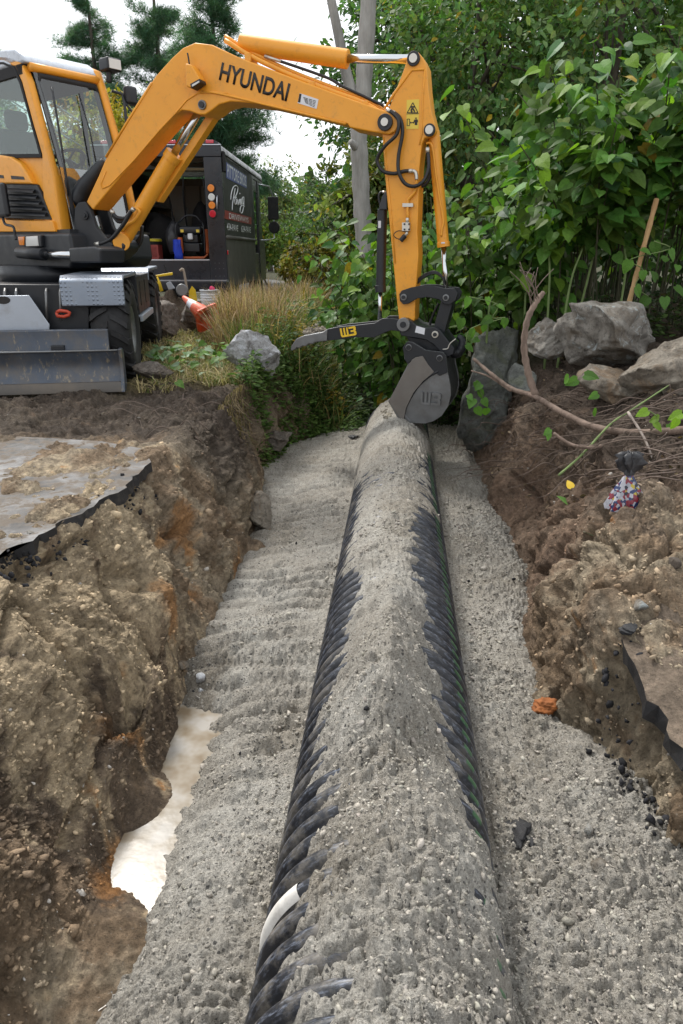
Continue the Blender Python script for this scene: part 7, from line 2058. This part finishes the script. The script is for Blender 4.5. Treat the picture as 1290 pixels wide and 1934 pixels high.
# cut knotweed leaves lying on the grass
n_ = 130; P_ = []
for k in range(n_):
    a = r.uniform(282, 470); b_ = r.normal(676, 13); q = at_z(a, b_, .08); P_.append((q[0], q[1], r.uniform(.06, .20)))
P_ = np.array(P_); az = r.uniform(0, 2*np.pi, n_)
o = leaf_cloud('cut_leaves', P_, np.stack([np.cos(az), np.sin(az), r.normal(-.1, .25, n_)], 1), nrmz(r.normal(0, .4, (n_, 3)) + np.array((0, -.35, .9))), r.uniform(.08, .14, n_), colmix(r, n_, [(.10,.19,.04), (.24,.34,.22), (.06,.13,.035)], (3, 3, 2)), HEART, M_LEAF); tag(o, 'cut green and pale leaves strewn on the grass by the pale boulder', 'leaves', kind='stuff')

# ================================================================ THINGS ON THE RIGHT BANK
def stick_thing(name, paths, radii, mat, label, cat, parts):
    t = None
    for (pts, (r0, r1), nm) in zip(paths, radii, parts):
        P_ = [at_y(a, b_, y_) for a, b_, y_ in pts]
        if t is None: t = empty(name, P_[0], label, cat)
        m = MB(); c = crom(P_, 6); m.tube(c, [r0 + (r1 - r0) * i / (len(c)-1) + .12 * r0 * math.sin(i * 2.3) for i in range(len(c))], 9); m.build(nm, mat, t)
    return t
stick_thing('fallen_branch', [[(895,678,5.3),(930,708,5.1),(968,735,4.95),(1008,748,4.8),(1060,778,4.55),(1120,806,4.3),(1200,818,4.1),(1300,812,3.95)], [(1012,748,4.8),(998,705,4.85),(990,655,4.9),(996,605,4.95),(1012,572,5.0),(1026,553,5.05)], [(890,700,5.2),(925,712,5.12),(965,738,4.95)]],
            [(.012, .026), (.026, .018), (.005, .010)], M_STICK, 'broken reddish branch with an upright fork on the right bank', 'branch', ['main_limb', 'upright_limb', 'side_twig'])
tw = []; rw = []
for k in range(9):
    a0 = 1000 + random.uniform(-12, 25); tw.append([(1008 + random.uniform(-6, 10), 590 - 6*k, 5.0), (a0, 545 - 3*k, 5.0), (a0 + random.uniform(-30, 30), 515 - random.uniform(0, 25), 5.05)]); rw.append((.005, .002))
stick_thing('dead_twigs', tw, rw, M_ROOT, 'tuft of thin dead grey twigs above the upright branch', 'twigs', ['twig'] * 9)
stick_thing('wooden_pole', [[(1240,376,6.1),(1215,470,6.0),(1188,572,5.95),(1174,640,5.9)]], [(.021, .019)], bark_material('pole_wood', (.34, .20, .09), (.48, .32, .16), 10), 'straight tan wooden pole leaning behind the large boulder', 'pole', ['shaft'])
stick_thing('arched_root', [[(1045,818,4.2),(1075,838,4.15),(1105,845,4.1),(1140,842,4.1),(1160,832,4.1)]], [(.010, .012)], M_STICK, 'short arched root below the fallen branch', 'root', ['root'])
stick_thing('long_twig', [[(1186,778,4.1),(1218,830,3.95),(1240,890,3.8),(1262,975,3.6)]], [(.008, .005)], bark_material('grey_twig', (.25, .2, .17), (.42, .36, .31), 14), 'long pale grey twig hanging down past the plastic bag', 'twig', ['twig'])
stick_thing('green_stalk', [[(1055,898,4.05),(1100,858,4.1),(1152,802,4.2),(1190,776,4.3),(1263,728,4.5)]], [(.008, .005)], M_STEM, 'cut green stalk lying across the roots on the right bank', 'stalk', ['stalk'])
stick_thing('green_stalk', [[(1283,1000,3.5),(1268,975,3.6),(1262,960,3.65)]], [(.007, .006)], M_STEM, 'short green stem end at the right picture edge', 'stalk', ['stalk'])
stick_thing('splintered_stick', [[(1204,1130,2.95),(1230,1112,3.0),(1258,1094,3.05)]], [(.012, .006)], bark_material('fresh_wood', (.30, .14, .06), (.55, .38, .22), 20), 'splintered reddish stick lying on the right asphalt remnant', 'stick', ['stick'])
r = np.random.default_rng(401)
m = MB(); 
for k in range(230):
    a = r.uniform(890, 1290); b_ = r.uniform(735, 915); q = hit(a, b_)
    ang = r.uniform(-.6, .6) + (math.pi if r.random() < .6 else 0); L_ = r.uniform(.12, .5)
    e = q + np.array((math.cos(ang) * L_, -abs(r.normal(0, .12)), -.05 * L_)); e[2] = max(e[2], float(surf_z(np.array([e[0]]), np.array([e[1]]))[0]) + .01)
    md = (q + e) / 2 + np.array((r.normal(0, .03), -.04, r.uniform(.02, .10)))
    md2 = (q * .25 + e * .75) + np.array((r.normal(0, .03), -.03, r.uniform(.0, .06)))
    m.tube(crom([q + (0, 0, .02), md, md2, e], 5), r.uniform(.002, .0065), 5, r_end=.001)
LP_ = np.array([hit(r.uniform(900, 1290), r.uniform(700, 960)) for _ in range(260)]) + np.array((0, -.01, .02)); az = r.uniform(0, 2*np.pi, 260)
lo_ = leaf_cloud('leaf_litter', LP_, np.stack([np.cos(az), np.sin(az), r.normal(0, .4, 260)], 1), nrmz(r.normal(0, .5, (260, 3)) + np.array((0, -.4, .8))), r.uniform(.02, .055, 260), colmix(r, 260, [(.11,.075,.05), (.20,.15,.10), (.06,.045,.035), (.28,.22,.15)], (4, 3, 3, 1)), SMALL, M_LEAF); tag(lo_, 'scraps of dead brown leaves on the upper right bank', 'leaves', kind='stuff')
o = m.build('fine_roots', M_ROOT); tag(o, 'tangle of thin brown roots on the right bank', 'roots', kind='stuff')
m = MB()
for k in range(46):
    a = r.uniform(250, 520); b_ = r.uniform(745, 850); q = hit(a, b_); ang = r.uniform(0, 2*math.pi); L_ = r.uniform(.1, .4)
    e = q + np.array((math.cos(ang) * L_, math.sin(ang) * L_ * .6, 0)); e[2] = float(surf_z(np.array([e[0]]), np.array([e[1]]))[0]) + .01
    m.tube(crom([q + (0, 0, .015), (q + e) / 2 + (0, 0, .06), e], 5), r.uniform(.002, .006), 5, r_end=.0012)
o = m.build('bank_roots', M_ROOT); tag(o, 'roots and twigs in the dark earth of the left bank edge', 'roots', kind='stuff')
for k, (a, b_) in enumerate([(10, 825), (-5, 845)]):
    pass
# clusters of leaves that grow from or lie on the right bank
def leaf_cluster(name, pxs, y_, size, ci, label, seed, cat='plant'):
    r = np.random.default_rng(seed); c0 = at_y(pxs[0][0], pxs[0][1], y_); t = empty(name, c0, label, cat)
    for (a, b_) in pxs:
        p = at_y(a, b_, y_ + r.normal(0, .04)); A_ = nrmz(np.array((r.normal(0, .7), r.normal(-.2, .4), -.6 + r.normal(0, .4)))); U_ = nrmz(np.array((r.normal(0, .3), -.8, .6))); X_ = nrmz(np.cross(A_, U_)); Z_ = np.cross(X_, A_)
        s = size * r.uniform(.7, 1.2); o = bpy.data.objects.new('leaf', HM[ci if r.random() < .7 else 1]); COL.objects.link(o); o.parent = t; o.matrix_parent_inverse = Matrix.Translation(-t.location)
        o.matrix_basis = Matrix(((X_[0]*s, A_[0]*s, Z_[0]*s, p[0]), (X_[1]*s, A_[1]*s, Z_[1]*s, p[1]), (X_[2]*s, A_[2]*s, Z_[2]*s, p[2]), (0,0,0,1)))
    m = MB(); pts = [at_y(a, b_, y_ + .02) for a, b_ in sorted(pxs, key=lambda q: q[1])[::2]]
    if len(pts) > 2: m.tube(crom(pts, 4), .004, 5); m.build('stem', M_STEM, t)
leaf_cluster('knotweed_sprig', [(897,720),(905,735),(912,752),(900,768),(918,770),(893,752),(910,725),(884,745)], 5.7, .10, 1, 'small leafy sprig hanging over the trench side of the right bank', 1)
leaf_cluster('knotweed_sprig', [(885,560),(900,588),(915,612),(890,620),(930,600),(872,600),(905,640),(940,575),(920,560),(955,600),(880,650)], 6.4, .10, 1, 'sprig of round leaves above the tall dark rock', 2)
leaf_cluster('knotweed_sprig', [(1225,775),(1245,790),(1280,790),(1262,800),(1235,798),(1290,780)], 4.0, .085, 0, 'bright green leaves on the stalk at the right edge', 3)
leaf_cluster('knotweed_sprig', [(1075,712),(1092,716),(1102,708)], 4.7, .10, 1, 'three green leaves lying below the large boulder', 4)
leaf_cluster('knotweed_sprig', [(1130,743),(1120,775),(1040,810),(1035,815)], 4.4, .08, 1, 'few leaves caught between the branch and the tan rock', 5)
leaf_cluster('knotweed_sprig', [(1210,470),(1235,455),(1250,490),(1215,510),(1265,470),(1280,500),(1240,530),(1200,540),(1275,540),(1225,560),(1255,560),(1190,490)], 5.9, .11, 1, 'leafy shoots behind the large boulder beside the wooden pole', 6)
for k, (a, b_, s_, mt, lab) in enumerate([(1078, 926, .050, (.70, .47, .02), 'fallen bright yellow leaf on the right bank'), (1072, 955, .06, (.10, .22, .04), 'small fallen green leaf below the yellow leaf'), (1112, 1015, .05, (.30, .36, .24), 'pale green leaf lying low on the right bank'), (592, 790, .06, (.55, .36, .03), 'small yellow leaf on the far left bank'), (876, 832, .06, (.05, .13, .05), 'dark green leaf on the gravel edge below the bucket')]):
    q = hit(a, b_); me = heart_mesh(); me.materials.append(plain('fallen_leaf%d' % k, mt, .6, 0, .2, 30)); o = link('fallen_leaf', me); 
    o.location = (q[0], q[1] - .02, q[2] + .02); o.rotation_euler = (R(35), R(12 * (k - 2)), k * 1.1); o.scale = (s_ * 1.3, s_ * 1.5, s_); tag(o, lab, 'leaf')
# knotted plastic bag with coloured print
def bag():
    q = hit(1178, 955); d_ = float(np.dot(q - CAM, ray(645, 967))); s_ = d_ / FPX
    t = empty('plastic_bag', q, 'knotted black plastic bag with red yellow and blue print on the right bank', 'bag')
    def ringm(prof, name, mat, n=40, f_=.25, sd=1, sub=6):
        vs = []; m = len(prof)
        for i, (r_, z_) in enumerate(prof):
            for k in range(n):
                a = 2*math.pi*k/n; w_ = 1 + f_ * math.sin(5*a + sd + i*.3) * .5 + f_ * .6 * math.sin(9*a + 1.3*i + sd) * .5
                vs.append((q[0] + r_ * w_ * math.cos(a) * s_, q[1] - .03 + r_ * w_ * .55 * math.sin(a) * s_ + z_ * .15 * s_, q[2] + z_ * s_))
        fs = [(i*n+k, i*n+(k+1) % n, (i+1)*n+(k+1) % n, (i+1)*n+k) for i in range(m-1) for k in range(n)]
        b_ = MB(); b_.add(vs, fs, True); return b_.build(name, mat, t)
    tm = NT('printed_film'); p_ = tm.pos(); v = tm.new('ShaderNodeTexVoronoi'); v.inputs['Scale'].default_value = 62; tm.l.new(p_, v.inputs['Vector'])
    sp_ = tm.new('ShaderNodeSeparateColor'); tm.l.new(v.outputs['Color'], sp_.inputs[0])
    c = tm.ramp(sp_.outputs[0], [(0, (.40,.40,.44)), (.22, (.20,.02,.035)), (.42, (.30,.30,.34)), (.54, (.02,.035,.11)), (.74, (.42,.32,.03)), (.82, (.34,.34,.38)), (.90, (.012,.014,.03))])
    [setattr(n_.color_ramp, 'interpolation', 'CONSTANT') for n_ in tm.n if n_.bl_idname == 'ShaderNodeValToRGB']
    tm.set(Base_Color=c, Roughness=.25)
    ringm([(30,-4),(31,4),(25,22),(17,40),(9,56),(6,62)], 'printed_body', tm.m, f_=.55)
    ringm([(6,58),(10,66),(6,72)], 'knot', M_BAG, f_=.3, sd=2)
    ringm([(6,66),(12,74),(14,80),(19,86),(15,93),(17,98),(9,104),(3,100)], 'gathered_top', M_BAG, f_=1.25, sd=4)
bag()
